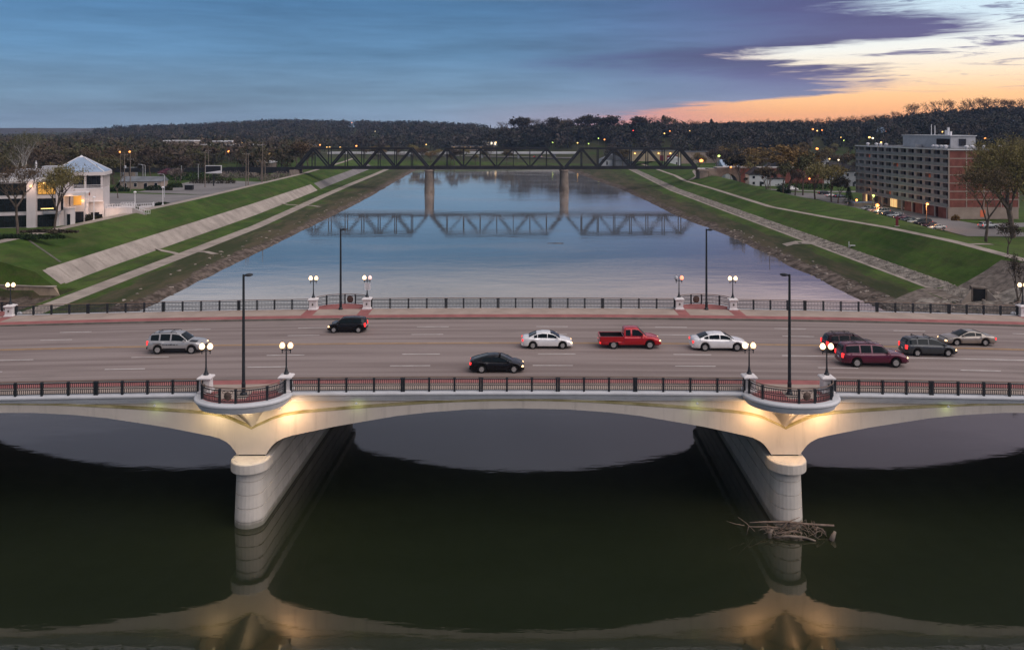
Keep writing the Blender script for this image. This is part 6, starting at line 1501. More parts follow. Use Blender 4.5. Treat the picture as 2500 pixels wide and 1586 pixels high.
def street_lamp(label, px, py, mat, size=.5, D=None, hmax=8.5, group=None, arm=True):
    """find the spot up the ray through the lamp where it stands hmax above the ground"""
    u = (px-1250)/FPX; v = (py-YH)/FPX
    if D is None:
        D = 1700
        for k in range(220, 1700, 6):
            if (CAMH-v*k)-ground_z(u*k, k) <= hmax: D = k; break
    X, Y, Z = u*D, D, CAMH-v*D; g = ground_z(X, Y); h = Z-g; LAMPPX.append((px, D, h))
    t = thing('street_lamp', label, 'street lamp', (X, Y, g), 0, group)
    MB().tube([(0, 0.4, -.3), (0, .4, h+.3), (0, 0, h+.35)], [.12, .09, .06], 5).build('pole', M['polewood'], t)
    MB().lathe([(0, -1), (.75, -.6), (1, 0), (.75, .6), (0, 1)], (0, 0, 0), n=8).build('bulb', M[mat], t, loc=(0, -.1, h)).scale = (size, size, size*.8)
    return (X, Y, Z)
A = 'street lamps glowing across the valley'
lamps = [(621.8, 341.8, 'lamp_yellow', 'warm lamp above the left woods, right of the flat white building'), (590.7, 349, 'lamp_yellow', 'warm lamp above the flat white building in the left woods'), (558.6, 370, 'lamp_orange', 'small orange lamp in front of the left woods, above the billboard'),
 (247, 352.6, 'lamp_white', 'pale lamp over a lot above the pyramid roof'), (781, 354, 'lamp_orange', 'orange lamp near the left end of the truss top'), (798, 361, 'lamp_yellow', 'left one of a bright close pair on the truss line'), (805, 361, 'lamp_yellow', 'right one of a bright close pair on the truss line'), (830.5, 361, 'lamp_yellow', 'bright lamp just right of the close pair'),
 (870, 356.5, 'lamp_orange', 'orange lamp over the left truss span'), (659, 376, 'lamp_yellow', 'small lamp left of the truss among brown trees'), (676.7, 354, 'lamp_orange', 'small orange lamp above the brown trees left of the truss'), (916, 321, 'lamp_white', 'faint lamp on a tall mast up the hillside'), (1040.6, 353, 'lamp_yellow', 'small lamp above the second truss panel'),
 (1210.8, 347.7, 'lamp_yellow', 'lamp above the lit roadside buildings'), (859, 299.5, 'lamp_orange', 'orange beacon on the far skyline'), (1349, 348, 'lamp_green', 'large yellow green lamp above the middle truss span'), (1410, 349, 'lamp_yellow', 'small lamp above the right stone pier'), (1437, 351, 'lamp_green', 'small greenish lamp right of the stone pier'), (1461, 338, 'lamp_green', 'yellow green lamp up the hill behind the truss'),
 (1475.8, 341, 'lamp_orange', 'orange lamp beside the yellow green lamp up the hill'), (1546, 319, 'lamp_red', 'red orange lamp near the skyline of the middle hill'), (1635.5, 320.5, 'lamp_orange', 'pale orange lamp among hilltop trees'), (1622, 326, 'lamp_yellow', 'small yellow lamp just below the pale orange one'), (1683.6, 320, 'lamp_yellow', 'yellow lamp on the dark hillside right of the hilltop firs'),
 (1984, 316, 'lamp_orange', 'orange lamp left of the brightest hillside lamp'), (2017, 310.7, 'lamp_orange', 'brightest orange lamp on the right hillside'), (1995, 319.5, 'lamp_yellow', 'small yellow lamp under the two orange hillside lamps'), (2007, 318, 'lamp_orange', 'small orange lamp between the hillside lamps'), (2104, 321.7, 'lamp_yellow', 'small lamp above the left of the roof plant'), (2122.4, 335.6, 'lamp_yellow', 'bright warm lamp above the apartment roof'),
 (2130.5, 337.5, 'lamp_white', 'small lamp right of the bright warm one above the apartments'), (2052, 335.6, 'lamp_yellow', 'yellow lamp on the slope left of the apartment roof'), (2060, 343, 'lamp_green', 'greenish lamp on the slope left of the apartment roof'), (2151, 347.7, 'lamp_yellow', 'yellow lamp just over the apartment roof edge'), (2164.6, 321, 'lamp_orange', 'faint orange lamp up the slope behind the roof plant'),
 (2262, 333, 'lamp_yellow', 'small lamp behind the roof plant at right'), (1530, 372, 'lamp_yellow', 'small lamp in front of the works sheds'), (2300, 322, 'lamp_yellow', 'small lamp on the right hill above the plant'), (2405, 338, 'lamp_orange', 'dim orange lamp in the woods above the brick end wall')]
for px_, py_, m_, lab in lamps: street_lamp(lab, px_, py_, m_, {'lamp_orange': .8, 'lamp_yellow': .7}.get(m_, .6)*(1.4 if 'bright' in lab or 'large' in lab else 1.0))
for px_, py_, m_, D_, sz, lab in ((293, 371, 'lamp_orange', 300, .32, 'left orange lamp flanking the transformer pole'), (316.8, 370.6, 'lamp_orange', 300, .38, 'right orange lamp flanking the transformer pole'), (1712, 392.5, 'lamp_orange', 470, 1.15, 'large bright orange lamp over the right end of the truss'), (1755, 381, 'lamp_green', 470, .75, 'yellow green lamp right of the large orange one'), (1784, 408, 'lamp_orange', 386, .45, 'small orange lamp above the brick arch'),
    (1995, 363, 'lamp_orange', 520, .9, 'orange street lamp in front of the long white hillside house'), (2025, 388, 'lamp_yellow', 420, .4, 'left small lamp of a pair left of the apartments'), (2047, 390.6, 'lamp_white', 420, .45, 'right small lamp of a pair left of the apartments'), (1976, 436.4, 'lamp_orange', 360, .4, 'small orange porch lamp behind the shrubs'),
    (2132, 477.5, 'lamp_green', 262, .38, 'yellow green lamp before the apartment ground floor'), (2141.5, 500.6, 'lamp_orange', 250, .55, 'big orange lamp beside the parked row'), (2091, 487.8, 'lamp_orange', 285, .40, 'orange lamp at the far corner of the apartment block'), (2263.6, 497.7, 'lamp_orange', 212, .34, 'orange lamp on a tall pole between the parked cars')):
    X, Y, Z = street_lamp(lab, px_, py_, m_, sz, D_)
    if px_ in (2141.5, 2091, 2263.6, 1784, 2132):
        ld = bpy.data.lights.new('bulb_light', 'POINT'); ld.energy = {2263.6: 900, 2141.5: 900, 1784: 500, 2091: 400}.get(px_, 300); ld.color = (1, .42, .16) if px_ != 2132 else (.8, 1, .4); ld.shadow_soft_size = .4
        lo = bpy.data.objects.new('bulb_light', ld); COL.objects.link(lo); lo.location = (X, Y-.6 if px_ != 1784 else Y-4, Z-.6)
X, Y = at(352, 441, 7); 
def arm_lamp(label, px, ytop, ybot, zg, dx):
    X, Y = at(px, ybot, zg); g = ground_z(X, Y); h = CAMH-(ytop-YH)*Y/FPX-g
    t = thing('unlit_street_lamp', label, 'street lamp', (X, Y, g))
    MB().tube([(0, 0, 0), (0, 0, h-.5), (dx*.3, 0, h-.1), (dx, 0, h)], [.12, .09, .07, .06], 6).build('pole', M['hvac'], t); MB().box(dx*1.15, 0, h-.03, .7, .3, .16).build('lamp_head', M['hvac'], t)
arm_lamp('unlit lamp with left arm above the bungalow, taller of two', 349, 401, 450, 7, -1.4); arm_lamp('unlit lamp right beside the one above the bungalow', 354.5, 402, 452, 7, -1.2)
arm_lamp('unlit lamp between the purple tree and the dark hedge', 443, 402, 441, 7, -.6); arm_lamp('unlit slim lamp left of the billboard poles', 484, 401, 443, 7, .1); arm_lamp('tall unlit T shaped lamp in front of the purple tree', 401.5, 424.5, 481, 7.2, -1.6)

# ------------------------------------------------------------------ trees
def gen_tree(seed, H, R, levels=4, leaf=900, lsize=.22, twig=3, lean=0, trunk_frac=.28, up=.55, thick=.022, droop=0.0):
    """bare spring tree: tapered limbs in 3-D, fine twigs and a thin haze of young leaves"""
    r2 = random.Random(seed); tb = MB(); tips = []
    def grow(p, d, L_, rad, lv):
        pts = [p]; q = p.copy(); dd = d.copy(); n = 3 if lv < 2 else 2
        for k in range(n):
            dd = (dd+Vector((r2.uniform(-.18, .18), r2.uniform(-.18, .18), r2.uniform(-.04, .14)))).normalized()
            q = q+dd*(L_/n); pts.append(q.copy())
        rr = [rad*(1-.45*k/n) for k in range(n+1)]
        tb.tube(pts, rr, 6 if lv == 0 else (5 if lv == 1 else 3), caps=False)
        if lv >= levels: tips.append((q, dd)); return
        nb = r2.choice((3, 4)) if lv < 2 else r2.choice((2, 3, 3))
        for b in range(nb):
            a = 2*PI*(b+r2.random()*.7)/nb; side = Vector((math.cos(a), math.sin(a), 0)); f = r2.uniform(.45, .95)
            nd = (dd*up+side*(1-up)*r2.uniform(.75, 1.35)+Vector((0, 0, .18))).normalized()
            base = p.lerp(q, f) if lv else pts[-2].lerp(pts[-1], r2.uniform(.1, 1))
            grow(base if b else q, nd, L_*r2.uniform(.60, .80), rad*.52, lv+1)
            if lv >= levels-1: tips.append((q, nd))
    grow(Vector((0, 0, 0)), Vector((lean, 0, 1)).normalized(), H*trunk_frac, H*thick, 0)
    zs = max(t_[0].z for t_ in tips); xs_ = max(math.hypot(t_[0].x, t_[0].y) for t_ in tips)
    sx, sz = R/xs_, (H-.6)/zs
    tb.v = [(x*(1+(sx-1)*min(1, z/zs*1.6)), y*(1+(sx-1)*min(1, z/zs*1.6)), z*sz) for x, y, z in tb.v]
    cm = MB()
    T2 = [(Vector((p.x*(1+(sx-1)*min(1, p.z/zs*1.6)), p.y*(1+(sx-1)*min(1, p.z/zs*1.6)), p.z*sz)), d) for p, d in tips]
    for p, d in T2:                                     # fine twigs: slim blades
        for k in range(twig):
            e = p+Vector((d.x*.6+r2.uniform(-.9, .9), d.y*.6+r2.uniform(-.9, .9), d.z*.5+r2.uniform(-.35, .8)))*(H*.055)
            w = Vector((r2.uniform(-1, 1), r2.uniform(-1, 1), r2.uniform(-1, 1))).normalized()*(H*.0022)
            cm.add([p-w, p+w, e], [(0, 1, 2)])
    for k in range(leaf):
        p, d = T2[r2.randrange(len(T2))]; s = lsize*r2.uniform(.6, 1.4)
        c = p+Vector((r2.gauss(0, 1), r2.gauss(0, 1), r2.gauss(0, .8)))*(H*.042)
        if droop: f_ = r2.random()**1.5; c = Vector((c.x*(1-.1*f_), c.y*(1-.1*f_), max(c.z-f_*droop*H, H*.12)))
        a = Vector((r2.uniform(-1, 1), r2.uniform(-1, 1), r2.uniform(-1, 1))).normalized()*s; b = a.cross(Vector((r2.uniform(-1, 1), r2.uniform(-1, 1), r2.uniform(-1, 1)))).normalized()*s*.7
        cm.add([c-a, c+b, c+a*.8, c-b], [(0, 1, 2, 3)])
    return tb, cm
M['crown'] = foliage('spring_crown', [(0.11, 0.080, 0.052), (0.12, 0.095, 0.055), (0.092, 0.095, 0.046), (0.13, 0.090, 0.054), (0.095, 0.074, 0.060)])
M['crown_willow'] = foliage('willow_crown', [(0.20, 0.175, 0.075), (0.22, 0.185, 0.080)])
M['crown_gold'] = foliage('golden_crown', [(0.22, 0.145, 0.060), (0.19, 0.14, 0.062)])
M['crown_green'] = foliage('evergreen_crown', [(0.022, 0.034, 0.022), (0.030, 0.042, 0.024)])
M['crown_pink'] = foliage('pink_blossom', [(0.16, 0.055, 0.105), (0.18, 0.08, 0.12)])
M['crown_white'] = foliage('white_blossom', [(0.21, 0.17, 0.16), (0.19, 0.165, 0.15)])
M['crown_dark'] = foliage('dark_crown', [(0.058, 0.050, 0.038), (0.072, 0.060, 0.044)])
PROTO = {}
def proto(key, mat='crown', bark='bark', **kw):
    tb, cm = gen_tree(**kw); PROTO[key] = (tb.mesh('trunk', M[bark]), cm.mesh('crown', M[mat]))
proto('a', seed=1, H=14, R=5.8, leaf=1000, lsize=.34); proto('b', seed=2, H=13, R=6.4, leaf=1100, lsize=.34, up=.5); proto('c', seed=3, H=15, R=5.2, leaf=800, lsize=.32, up=.62)
proto('d', seed=4, H=12, R=5.5, leaf=1300, lsize=.36); proto('bare', seed=5, H=15, R=6.2, leaf=160, lsize=.22, twig=7); proto('bare2', seed=6, H=16, R=6.0, leaf=120, lsize=.2, twig=8, up=.6)
proto('gold', mat='crown_gold', seed=7, H=12, R=5.6, leaf=1700, lsize=.30); proto('willow', mat='crown_willow', seed=8, H=13, R=5.6, leaf=1800, lsize=.28, up=.6)
proto('dark', mat='crown_dark', seed=9, H=14, R=5.6, leaf=1400, lsize=.42)
def conifer(seed, H, R):
    r2 = random.Random(seed); cm = MB()
    for k in range(900):
        f = r2.random()**.8; z = H*(.12+.88*f); rr = R*(1-f)**.8*(.6+.4*r2.random()); a = r2.uniform(0, 6.283); s = r2.uniform(.3, .6)
        c = Vector((rr*math.cos(a), rr*math.sin(a), z)); o = Vector((math.cos(a), math.sin(a), -.35))*s; w = Vector((-math.sin(a), math.cos(a), 0))*s*.6
        cm.add([c-o-w*.2, c-w+o*.3, c+o, c+w+o*.3], [(0, 1, 2, 3)])
    return MB().tube([(0, 0, 0), (0, 0, H*.95)], [.25, .04], 6), cm
tb, cm = conifer(3, 13, 3.2); PROTO['fir'] = (tb.mesh('trunk', M['bark']), cm.mesh('crown', M['crown_green']))
PZ = {'a': 14, 'b': 13, 'c': 15, 'd': 12, 'bare': 15, 'bare2': 16, 'gold': 12, 'willow': 13, 'dark': 14, 'fir': 13}
def tree(key, X, Y, h, label, group=None, name='tree', rz=None, wide=1.0, cat='tree', crownmat=None):
    tm, cm = PROTO[key]; s = h/PZ[key]
    t = thing(name, label, cat, (X, Y, ground_z(X, Y)-.15), rnd.uniform(0, 6.28) if rz is None else rz, group); t.scale = (s*wide, s*wide, s)
    link('trunk', tm, t); link('crown', cm, t)
    return t
def tree_px(key, px, ybase, ytop, zg, label, D=None, **kw):
    if D is None: X, Y = at(px, ybase, zg)
    else: X, Y = (px-1250)/FPX*D, D
    return tree(key, X, Y, CAMH-(ytop-YH)*Y/FPX-ground_z(X, Y), label, **kw)
# named trees
def hero(name, label, X, Y, mat='crown', bark='bark', **kw):
    tb, cm = gen_tree(**kw); t = thing(name, label, 'tree', (X, Y, ground_z(X, Y)-.2)); tb.build('trunk', M[bark], t); cm.build('crown', M[mat], t); return t
X, Y = at(44, 574, 8.4); hero('bare_tree', 'bare forked tree at the left edge before the white building', X, Y, seed=21, H=15, R=6.0, levels=5, leaf=1500, lsize=.13, twig=3, trunk_frac=.22, thick=.018)
X, Y = at(133, 556, 8.4); hero('budding_tree', 'spreading tree with orange buds before the white building', X, Y, mat='crown_willow', seed=24, H=14.5, R=7.8, levels=5, leaf=5200, lsize=.14, twig=3, trunk_frac=.20, up=.48, thick=.018)
hero('sycamore_tree', 'tall white barked bare tree behind the white building', (55-1250)/FPX*270, 270, bark='palebark', seed=33, H=23, R=8.5, levels=5, leaf=900, lsize=.2, twig=2, trunk_frac=.27, up=.68, thick=.019)
X, Y = at(2407, 604, 5.5); hero('budding_tree', 'dark trunked bare tree on the grass before the brick end wall', X, Y, mat='crown', seed=41, H=17, R=6.6, levels=5, leaf=2600, lsize=.15, twig=4, trunk_frac=.30, thick=.019)
X, Y = at(2474, 575, 4.5); hero('willow_tree', 'huge green gold willow at the right edge hiding the building end', X, Y, mat='crown_willow', seed=43, H=25, R=10.5, levels=5, leaf=9000, lsize=.20, twig=8, trunk_frac=.16, up=.62, thick=.022, droop=.22)
X, Y = at(2520, 560, 4.2); hero('willow_tree', 'second large willow cut off by the right edge', X, Y, mat='crown_willow', seed=47, H=23, R=10, levels=5, leaf=10000, lsize=.20, twig=8, trunk_frac=.2, up=.6, thick=.020, droop=.22)
X, Y = at(2461, 622, 8); hero('young_tree', 'young dark bare tree beside the right levee path', X, Y, mat='crown_dark', seed=51, H=6.5, R=2.4, levels=4, leaf=900, lsize=.12, twig=5)
X, Y = at(2486, 735, 5); hero('young_tree', 'thin bare tree standing behind the far right globe lamp', X, Y, mat='crown_dark', seed=53, H=10, R=2.4, levels=4, leaf=300, lsize=.1, twig=5, up=.7)
tree_px('fir', 2072, 503, 455, 4, 'dark small evergreen at the corner of the apartment block', wide=1.4, name='evergreen_tree')
tree_px('gold', 1924, 440, 348, 3.6, 'round golden brown tree left of the apartment block, tallest of its group', D=330, wide=1.15, name='golden_tree')
tree_px('gold', 1836, 430, 357, 3.6, 'round golden tree behind the brick arch, left one of two', D=420, name='golden_tree')
tree_px('gold', 1862, 430, 362, 3.6, 'round golden tree behind the brick arch, right one of two', D=410, name='golden_tree')
tree_px('gold', 1705, 400, 370, 4, 'orange brown round tree behind the right end of the truss', D=490, name='golden_tree')
for i, (px_, yb, yt, D_, k_, lab) in enumerate(((1750, 410, 358, 480, 'b', 'large brown round tree behind the stone arch'), (1990, 450, 392, 300, 'willow', 'pale green tree behind the open lot, left one'), (2030, 455, 398, 290, 'willow', 'pale green tree behind the open lot, right one'), (1960, 450, 372, 320, 'a', 'brown bare tree right of the golden tree'),
     (1912, 452, 395, 315, 'a', 'brown tree in front of the grey gabled house'), (1871, 446, 400, 300, 'd', 'small brown tree between the white house and the poles'), (2046, 462, 430, 285, 'dark', 'dark small tree beside the blue grey house'), (1783, 425, 384, 440, 'dark', 'dark round bush behind the arches'), (1941, 452, 405, 318, 'c', 'thin brown tree beside the golden tree'), (1520, 400, 358, 590, 'b', 'brown round tree behind the left of the works'),
     (2003, 420, 362, 400, 'a', 'grey brown tree below the hillside house'), (2068, 410, 366, 420, 'b', 'grey brown tree just left of the apartment roof'), (1820, 452, 432, 330, 'dark', 'dark bush beside the white house'), (288, 470, 425, 270, 'bare', 'dark bare small tree beside the pyramid roofed tower'))):
    tree_px(k_, px_, yb, yt, 3.6, lab, D=D_)
X, Y = at(404, 446, 7); t = tree('gold', X, Y, 6.3, 'purple pink blossoming tree beside the bungalow', name='redbud_tree')
for c in list(t.children):
    if c.name.startswith('crown'): c.data = c.data.copy(); c.data.materials[0] = M['crown_pink']
X, Y = at(430, 447, 7); t = tree('gold', X, Y, 6.8, 'pale grey pink blossoming tree right of the purple one', name='blossom_tree', wide=1.1)
for c in list(t.children):
    if c.name.startswith('crown'): c.data = c.data.copy(); c.data.materials[0] = M['crown_white']
def bush(label, px, py, zg, w, h, d=None, mat='hedge', D=None, seed=0, n=700):
    X, Y = at(px, py, zg) if D is None else ((px-1250)/FPX*D, D)
    r2 = random.Random(seed); mb = MB(); d = d or w*.5
    for k in range(n):
        a, b = r2.uniform(0, 6.28), r2.random()**.4; f = r2.random(); x = w/2*b*math.cos(a); y = d/2*b*math.sin(a); z = h*f*(1-.5*b*b)+.1; s = r2.uniform(.12, .28)
        q = Vector((r2.uniform(-1, 1), r2.uniform(-1, 1), r2.uniform(-1, 1))).normalized()*s; w_ = q.cross(Vector((r2.uniform(-1, 1), r2.uniform(-1, 1), r2.uniform(-1, 1)))).normalized()*s
        mb.add([(x-q.x, y-q.y, z-q.z), (x+w_.x, y+w_.y, z+w_.z), (x+q.x, y+q.y, z+q.z), (x-w_.x, y-w_.y, z-w_.z)], [(0, 1, 2, 3)])
    t = thing('shrub', label, 'shrub', (X, Y, ground_z(X, Y)-.1)); mb.build('leaves', M[mat], t)
    MB().tube([(0, 0, 0), (0, 0, h*.6)], .08, 5).build('stem', M['bark'], t)
bush('dark clipped hedge before the bungalow, widest of the hedges there', 378, 465, 7, 7, 2.2, seed=1); bush('dark low shrub right of the clipped hedge before the bungalow', 408, 465, 7, 4, 1.8, seed=2); bush('dark low shrub beside the purple tree', 427, 458, 7, 6, 2.4, seed=3)
bush('long dark hedge behind the billboard poles', 470, 441, 7, 26, 4.5, 6, seed=4, n=2400); bush('long dark shrub row right of the billboard', 520, 448, 7, 20, 3.0, 5, seed=5, n=1600); bush('dark shrub at the foot of the first white lamp post', 397, 497, 8, 4.4, 1.0, seed=6); bush('dark shrub left of the bungalow', 290, 468, 7, 8, 2.2, seed=7)
bush('reddish brown bed of shrubs by the terrace', 340, 504, 8, 9, 1.2, 5, seed=8, mat='crown', n=1200); bush('dark hedge along the foot of the tower', 215, 534, 8, 7, 1.8, 2.5, seed=9, n=1200); bush('brown shrub row along the foot of the terrace wall', 270, 520, 8, 9, 1.1, 2, seed=10, mat='crown', n=1000)
bush('pale grey shrubs beside the railway approach, left', 655, 434, 8.2, 10, 3.2, seed=11, mat='crown_white'); bush('pale grey shrubs beside the railway approach, right', 690, 428, 8.2, 11, 3.0, seed=12, mat='crown_white'); bush('green hedge under the railway approach', 620, 428, 7.5, 16, 3.2, 5, seed=13, n=1500); bush('pale brown hedge in front of the railway approach', 573, 432, 7.5, 22, 3.6, 5, seed=14, mat='crown_white', n=1700)
bush('dark shrubs behind the white pickup', 1960, 462, 3.6, 24, 3.4, 6, seed=15, n=2000); bush('dark shrub beside the white pickup', 1913, 476, 3.6, 6, 2.6, seed=16); bush('round bush at the corner of the brick end wall', 2333, 542, 3.6, 2.4, 1.8, seed=17, mat='crown_gold', n=300); bush('dark bush between the brick arch and the white house', 1803, 440, 3.6, 10, 4, seed=18, mat='crown_dark', n=1200)
bush('dark weeds along the top of the left grass slope', 60, 585, 8.2, 16, .9, 2.5, seed=19, n=1400); bush('dark low planting beside the levee walk near the tree', 120, 571, 8.2, 12, .7, 1.6, seed=20, mat='crown_dark', n=900)

# individual trees of the flats and skylines, then the woods beyond as one mass
def blocked(px, D):
    for lx, LD, h in LAMPPX:
        if abs(px-lx) < 9+2500/max(D, 200) and D < LD+25 and D > LD-230: return True
    return False
FREE = [(560, 700, 0, 405), (1440, 1720, 0, 640), (1560, 1720, 0, 640)]
KIND = {'a': 'brown budding tree', 'b': 'broad brown tree', 'c': 'tall narrow brown tree', 'd': 'dense low brown tree', 'dark': 'dark brown tree', 'bare': 'bare grey tree', 'bare2': 'bare tall tree', 'gold': 'golden tree', 'willow': 'pale green tree'}
MARKS = [(0, 'the left edge'), (110, 'the flat roof of the white building'), (210, 'the pyramid roof'), (330, 'the brown bungalow'), (430, 'the blossoming trees'), (520, 'the billboard'), (610, 'the close pair of poles'), (700, 'the railway approach'), (820, 'the left truss span'), (980, 'the left stone pier'), (1220, 'the middle truss span'),
         (1400, 'the right stone pier'), (1560, 'the right truss span'), (1700, 'the right end of the truss'), (1780, 'the brick arch'), (1870, 'the white gabled house'), (1960, 'the open lot'), (2040, 'the blue grey house'), (2150, 'the left part of the apartment roof'), (2260, 'the roof plant'), (2380, 'the brick end wall'), (2480, 'the great willow')]
def where(px_, D_, split): return ('close behind ' if D_ < split else 'far behind ')+min(MARKS, key=lambda m: abs(m[0]-px_))[1]
G1 = 'brown trees of the left flats'; cnt = 0; tries = 0
LFT = ['a', 'b', 'c', 'd', 'dark', 'a', 'b', 'bare']
while cnt < 105 and tries < 5000:
    tries += 1; px_ = rnd.uniform(-20, 770); D_ = rnd.uniform(340, 640)
    if px_ > 650 and D_ < 430: continue
    if px_ < 640 and D_ < 385 and px_ > 540: continue
    if 470 < px_ < 545 and D_ < 350: continue
    if blocked(px_, D_): continue
    if abs(D_-397) < 12: continue
    X = (px_-1250)/FPX*D_
    if X > -118: continue
    k_ = rnd.choice(LFT); tree(k_, X, D_, rnd.uniform(10, 16.5), f'{KIND[k_]} {where(px_, D_, 430)}', G1, wide=rnd.uniform(1.0, 1.35)); cnt += 1
G2 = 'bare trees along the middle skyline'; cnt_ = 0; SHAPE = ('bare rounded', 'bare spreading', 'brown domed')
for px_, yt in ((1240, 292), (1262, 284), (1283, 288), (1305, 286), (1330, 288), (1352, 285), (1372, 290), (1398, 287), (1425, 290), (1448, 279), (1470, 286), (1492, 281), (1510, 288), (1566, 283), (1598, 282), (1645, 284), (1685, 290), (1712, 292), (1750, 294), (1838, 290), (1865, 288), (1900, 292), (1925, 289), (1800, 295)):
    Dc = float(np.interp(px_, *DCP)); X = (px_-1250)/FPX*Dc
    h = CAMH-(yt-YH)*Dc/FPX-ground_z(X, Dc)
    cnt_ += 1; tree(rnd.choice(('bare', 'bare2', 'bare', 'dark', 'a')), X, Dc, max(9, h), f'{SHAPE[cnt_ % 3]} tree on the middle skyline above {min(MARKS, key=lambda m: abs(m[0]-px_))[1]}', G2, wide=1.25)
tree_px('fir', 1620, 0, 281, 0, 'dark pointed fir on the middle skyline', D=930, name='evergreen_tree', wide=1.5); tree_px('fir', 1737, 0, 290, 0, 'dark pointed fir right of the middle skyline', D=910, name='evergreen_tree', wide=1.4)
G3 = 'bare trees along the right skyline'
for px_, yt in ((1955, 286), (1985, 288), (2010, 284), (2040, 284), (2065, 280), (2088, 282), (2110, 278), (2140, 276), (2165, 274), (2190, 268), (2222, 250), (2246, 248), (2275, 258), (2300, 240), (2315, 239), (2340, 256), (2365, 240), (2385, 238), (2405, 233), (2425, 236), (2445, 238), (2462, 240), (2480, 238), (2500, 241), (2355, 250), (2415, 244), (2520, 240)):
    Dc = float(np.interp(px_, *DCP))*.98; X = (px_-1250)/FPX*Dc
    h = CAMH-(yt-YH)*Dc/FPX-ground_z(X, Dc)
    cnt_ += 1; tree(rnd.choice(('bare', 'bare2', 'bare')), X, Dc, max(9, h), f'{SHAPE[cnt_ % 3]} tree against orange sky above {min(MARKS, key=lambda m: abs(m[0]-px_))[1]}', G3, wide=1.15)
G4 = 'trees on the slopes behind the truss and the apartments'; cnt = 0; tries = 0
while cnt < 110 and tries < 5000:
    tries += 1; px_ = rnd.uniform(780, 2500); D_ = rnd.uniform(640, 800) if px_ < 1720 else rnd.uniform(330, 640)
    X = (px_-1250)/FPX*D_
    if px_ < 1720 and (730 < D_ < 830 or px_ > 1240): continue
    if blocked(px_, D_): continue
    if px_ > 2050 and D_ < 420: continue
    if 1780 < px_ < 2070 and D_ < 500 and rnd.random() < .7: continue
    if 1950 < px_ < 2080 and D_ < 560 and rnd.random() < .6: continue
    k_ = rnd.choice(['a', 'b', 'c', 'd', 'dark', 'dark', 'willow', 'gold', 'bare']); tree(k_, X, D_, rnd.uniform(8, 13.5), f'{KIND[k_]} {where(px_, D_, 500)}', G4, wide=rnd.uniform(1.0, 1.3)); cnt += 1
def woods(name, label, n, sampler, hr, mat, seed, tri=34, sz=1.5):
    rs = np.random.RandomState(seed); V, Tn = [], []
    P = []
    k = 0
    while len(P) < n and k < n*6:
        k += 1; px_, D_ = sampler(rs)
        if blocked(px_, D_) : continue
        X = (px_-1250)/FPX*D_; P.append((X, D_, ground_z(X, D_)))
    P = np.array(P); m = len(P); H = rs.uniform(hr[0], hr[1], m); R = H*rs.uniform(.32, .48, m); tint = rs.rand(m)
    u = rs.normal(size=(m, tri, 3)); u /= np.linalg.norm(u, axis=2, keepdims=True); rad = rs.rand(m, tri, 1)**.28
    c = u*rad; c[..., 0] *= R[:, None]; c[..., 1] *= R[:, None]; c[..., 2] = c[..., 2]*(H*.42)[:, None]+(H*.56)[:, None]
    c += P[:, None, :]
    s = sz*rs.uniform(.5, 1.2, (m, tri, 1, 1))*(R/4.5)[:, None, None, None]
    off = rs.normal(size=(m, tri, 3, 3))*s*.62
    v = (c[:, :, None, :]+off).reshape(-1, 3)
    # trunks: one slim triangle prism side each
    tp = np.zeros((m, 3, 3)); tp[:, 0] = P+np.array([-.25, 0, -.5]); tp[:, 1] = P+np.array([.25, 0, -.5]); tp[:, 2] = P; tp[:, 2, 2] += H*.8
    v = np.concatenate([v, tp.reshape(-1, 3)]); nf = len(v)//3
    me = bpy.data.meshes.new(name); me.vertices.add(len(v)); me.vertices.foreach_set('co', v.ravel().astype(np.float32))
    me.loops.add(len(v)); me.loops.foreach_set('vertex_index', np.arange(len(v), dtype=np.int32))
    me.polygons.add(nf); me.polygons.foreach_set('loop_start', np.arange(0, len(v), 3, dtype=np.int32)); me.polygons.foreach_set('loop_total', np.full(nf, 3, np.int32))
    me.materials.append(M[mat]); at_ = me.attributes.new('tint', 'FLOAT', 'POINT')
    tt = np.concatenate([np.repeat(tint, tri*3), np.repeat(tint, 3)]); at_.data.foreach_set('value', tt.astype(np.float32)); me.update(calc_edges=True)
    return link(name, me, label=label, kind='stuff')
M['woods'] = foliage('woods_leaves', [(0.105, 0.080, 0.056), (0.056, 0.048, 0.038), (0.090, 0.088, 0.046), (0.038, 0.046, 0.028), (0.110, 0.084, 0.066)], per='attr')
M['woods_dark'] = foliage('dark_woods_leaves', [(0.074, 0.064, 0.054), (0.034, 0.034, 0.032), (0.060, 0.060, 0.042), (0.022, 0.030, 0.025), (0.086, 0.070, 0.060)], per='attr')
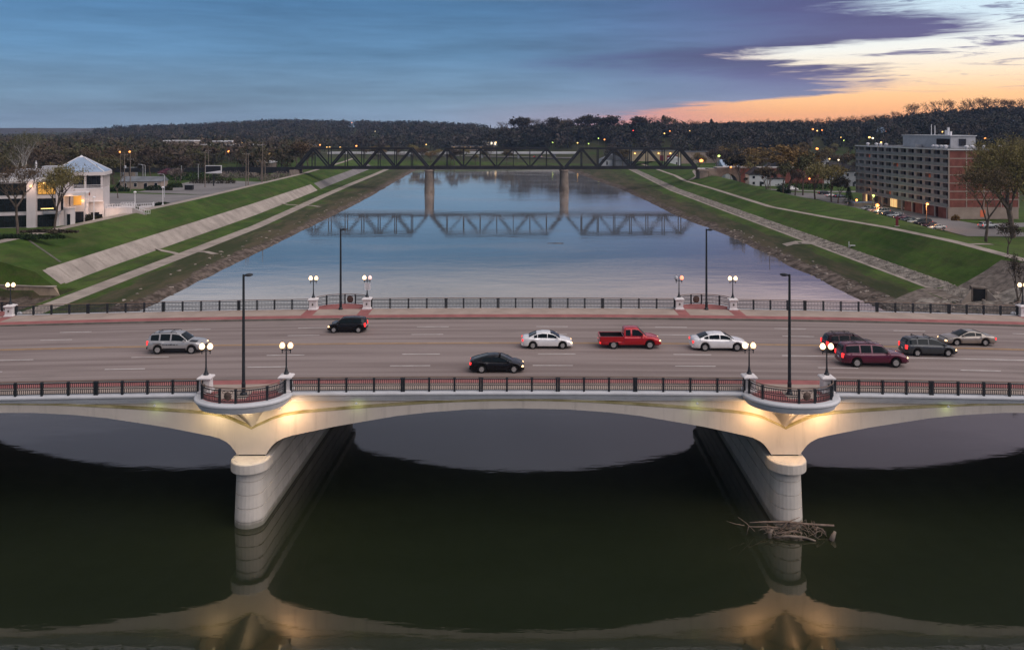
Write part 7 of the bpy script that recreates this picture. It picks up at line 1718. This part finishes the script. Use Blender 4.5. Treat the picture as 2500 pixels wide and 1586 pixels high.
def s_left(rs):
    while True:
        px_, D_ = rs.uniform(-120, 800), 430+1300*rs.rand()**1.1
        X = (px_-1250)/FPX*D_
        if X < -128-.0*D_ and not (px_ > 700 and 700 < D_ < 840): return px_, D_
def s_mid(rs):
    while True:
        px_ = rs.uniform(230, 1960); Dc = np.interp(px_, *DCP); D_ = 850+(Dc*1.05-850)*rs.rand()**.8 if Dc > 850 else 0
        if D_ > 840: return px_, D_
def s_right(rs):
    px_ = rs.uniform(1490, 2620); D_ = 560+330*rs.rand()
    if px_ < 1740: return px_, 655+290*rs.rand()
    if px_ < 2100: D_ = 640+320*rs.rand()
    return px_, D_
woods('woodland', 'brown spring woods spreading across the left flats', 2400, s_left, (10, 17), 'woods', 1, tri=60, sz=1.2)
woods('woodland', 'brown woods covering the far middle hills', 5200, s_mid, (11, 17), 'woods_dark', 2, tri=46, sz=1.5)
woods('woodland', 'dark woods covering the right hillside', 3100, s_right, (10, 17), 'woods_dark', 3, tri=90, sz=1.1)
# far blue ridge
mb = MB(); rows = []
for k in range(61):
    px_ = -500+25*k; ys = 313+2.2*mnoise.noise(Vector((px_*.006, 2, 0)))+1.0*mnoise.noise(Vector((px_*.02, 9, 0))); D_ = 3500; X = (px_-1250)/FPX*D_; zt = CAMH-(ys-YH)*D_/FPX
    rows.append([(X*.88, D_*.88, 0), (X*.95, D_*.95, zt*.7), (X, D_, zt), (X*1.1, D_*1.1, 0)])
mb.grid(rows).build('hills', M['woods_dark'], kind='structure', label='distant wooded ridge on the horizon')
# ------------------------------------------------------------------ air
def haze(density):
    m = bpy.data.materials.new('haze_air'); m.use_nodes = True; T = NT(m.node_tree); T.n.clear()
    v = T.node('ShaderNodeVolumePrincipled'); v.inputs['Color'].default_value = (0.42, 0.62, 1.0, 1); v.inputs['Density'].default_value = density; v.inputs['Anisotropy'].default_value = 0.2
    o = T.node('ShaderNodeOutputMaterial'); T.l.new(v.outputs[0], o.inputs['Volume'])
    MB().span(-3700, 2700, -320, 4300, -4, 110).build('haze', m, kind='stuff', label='thin bluish evening haze')
haze(0.00008)
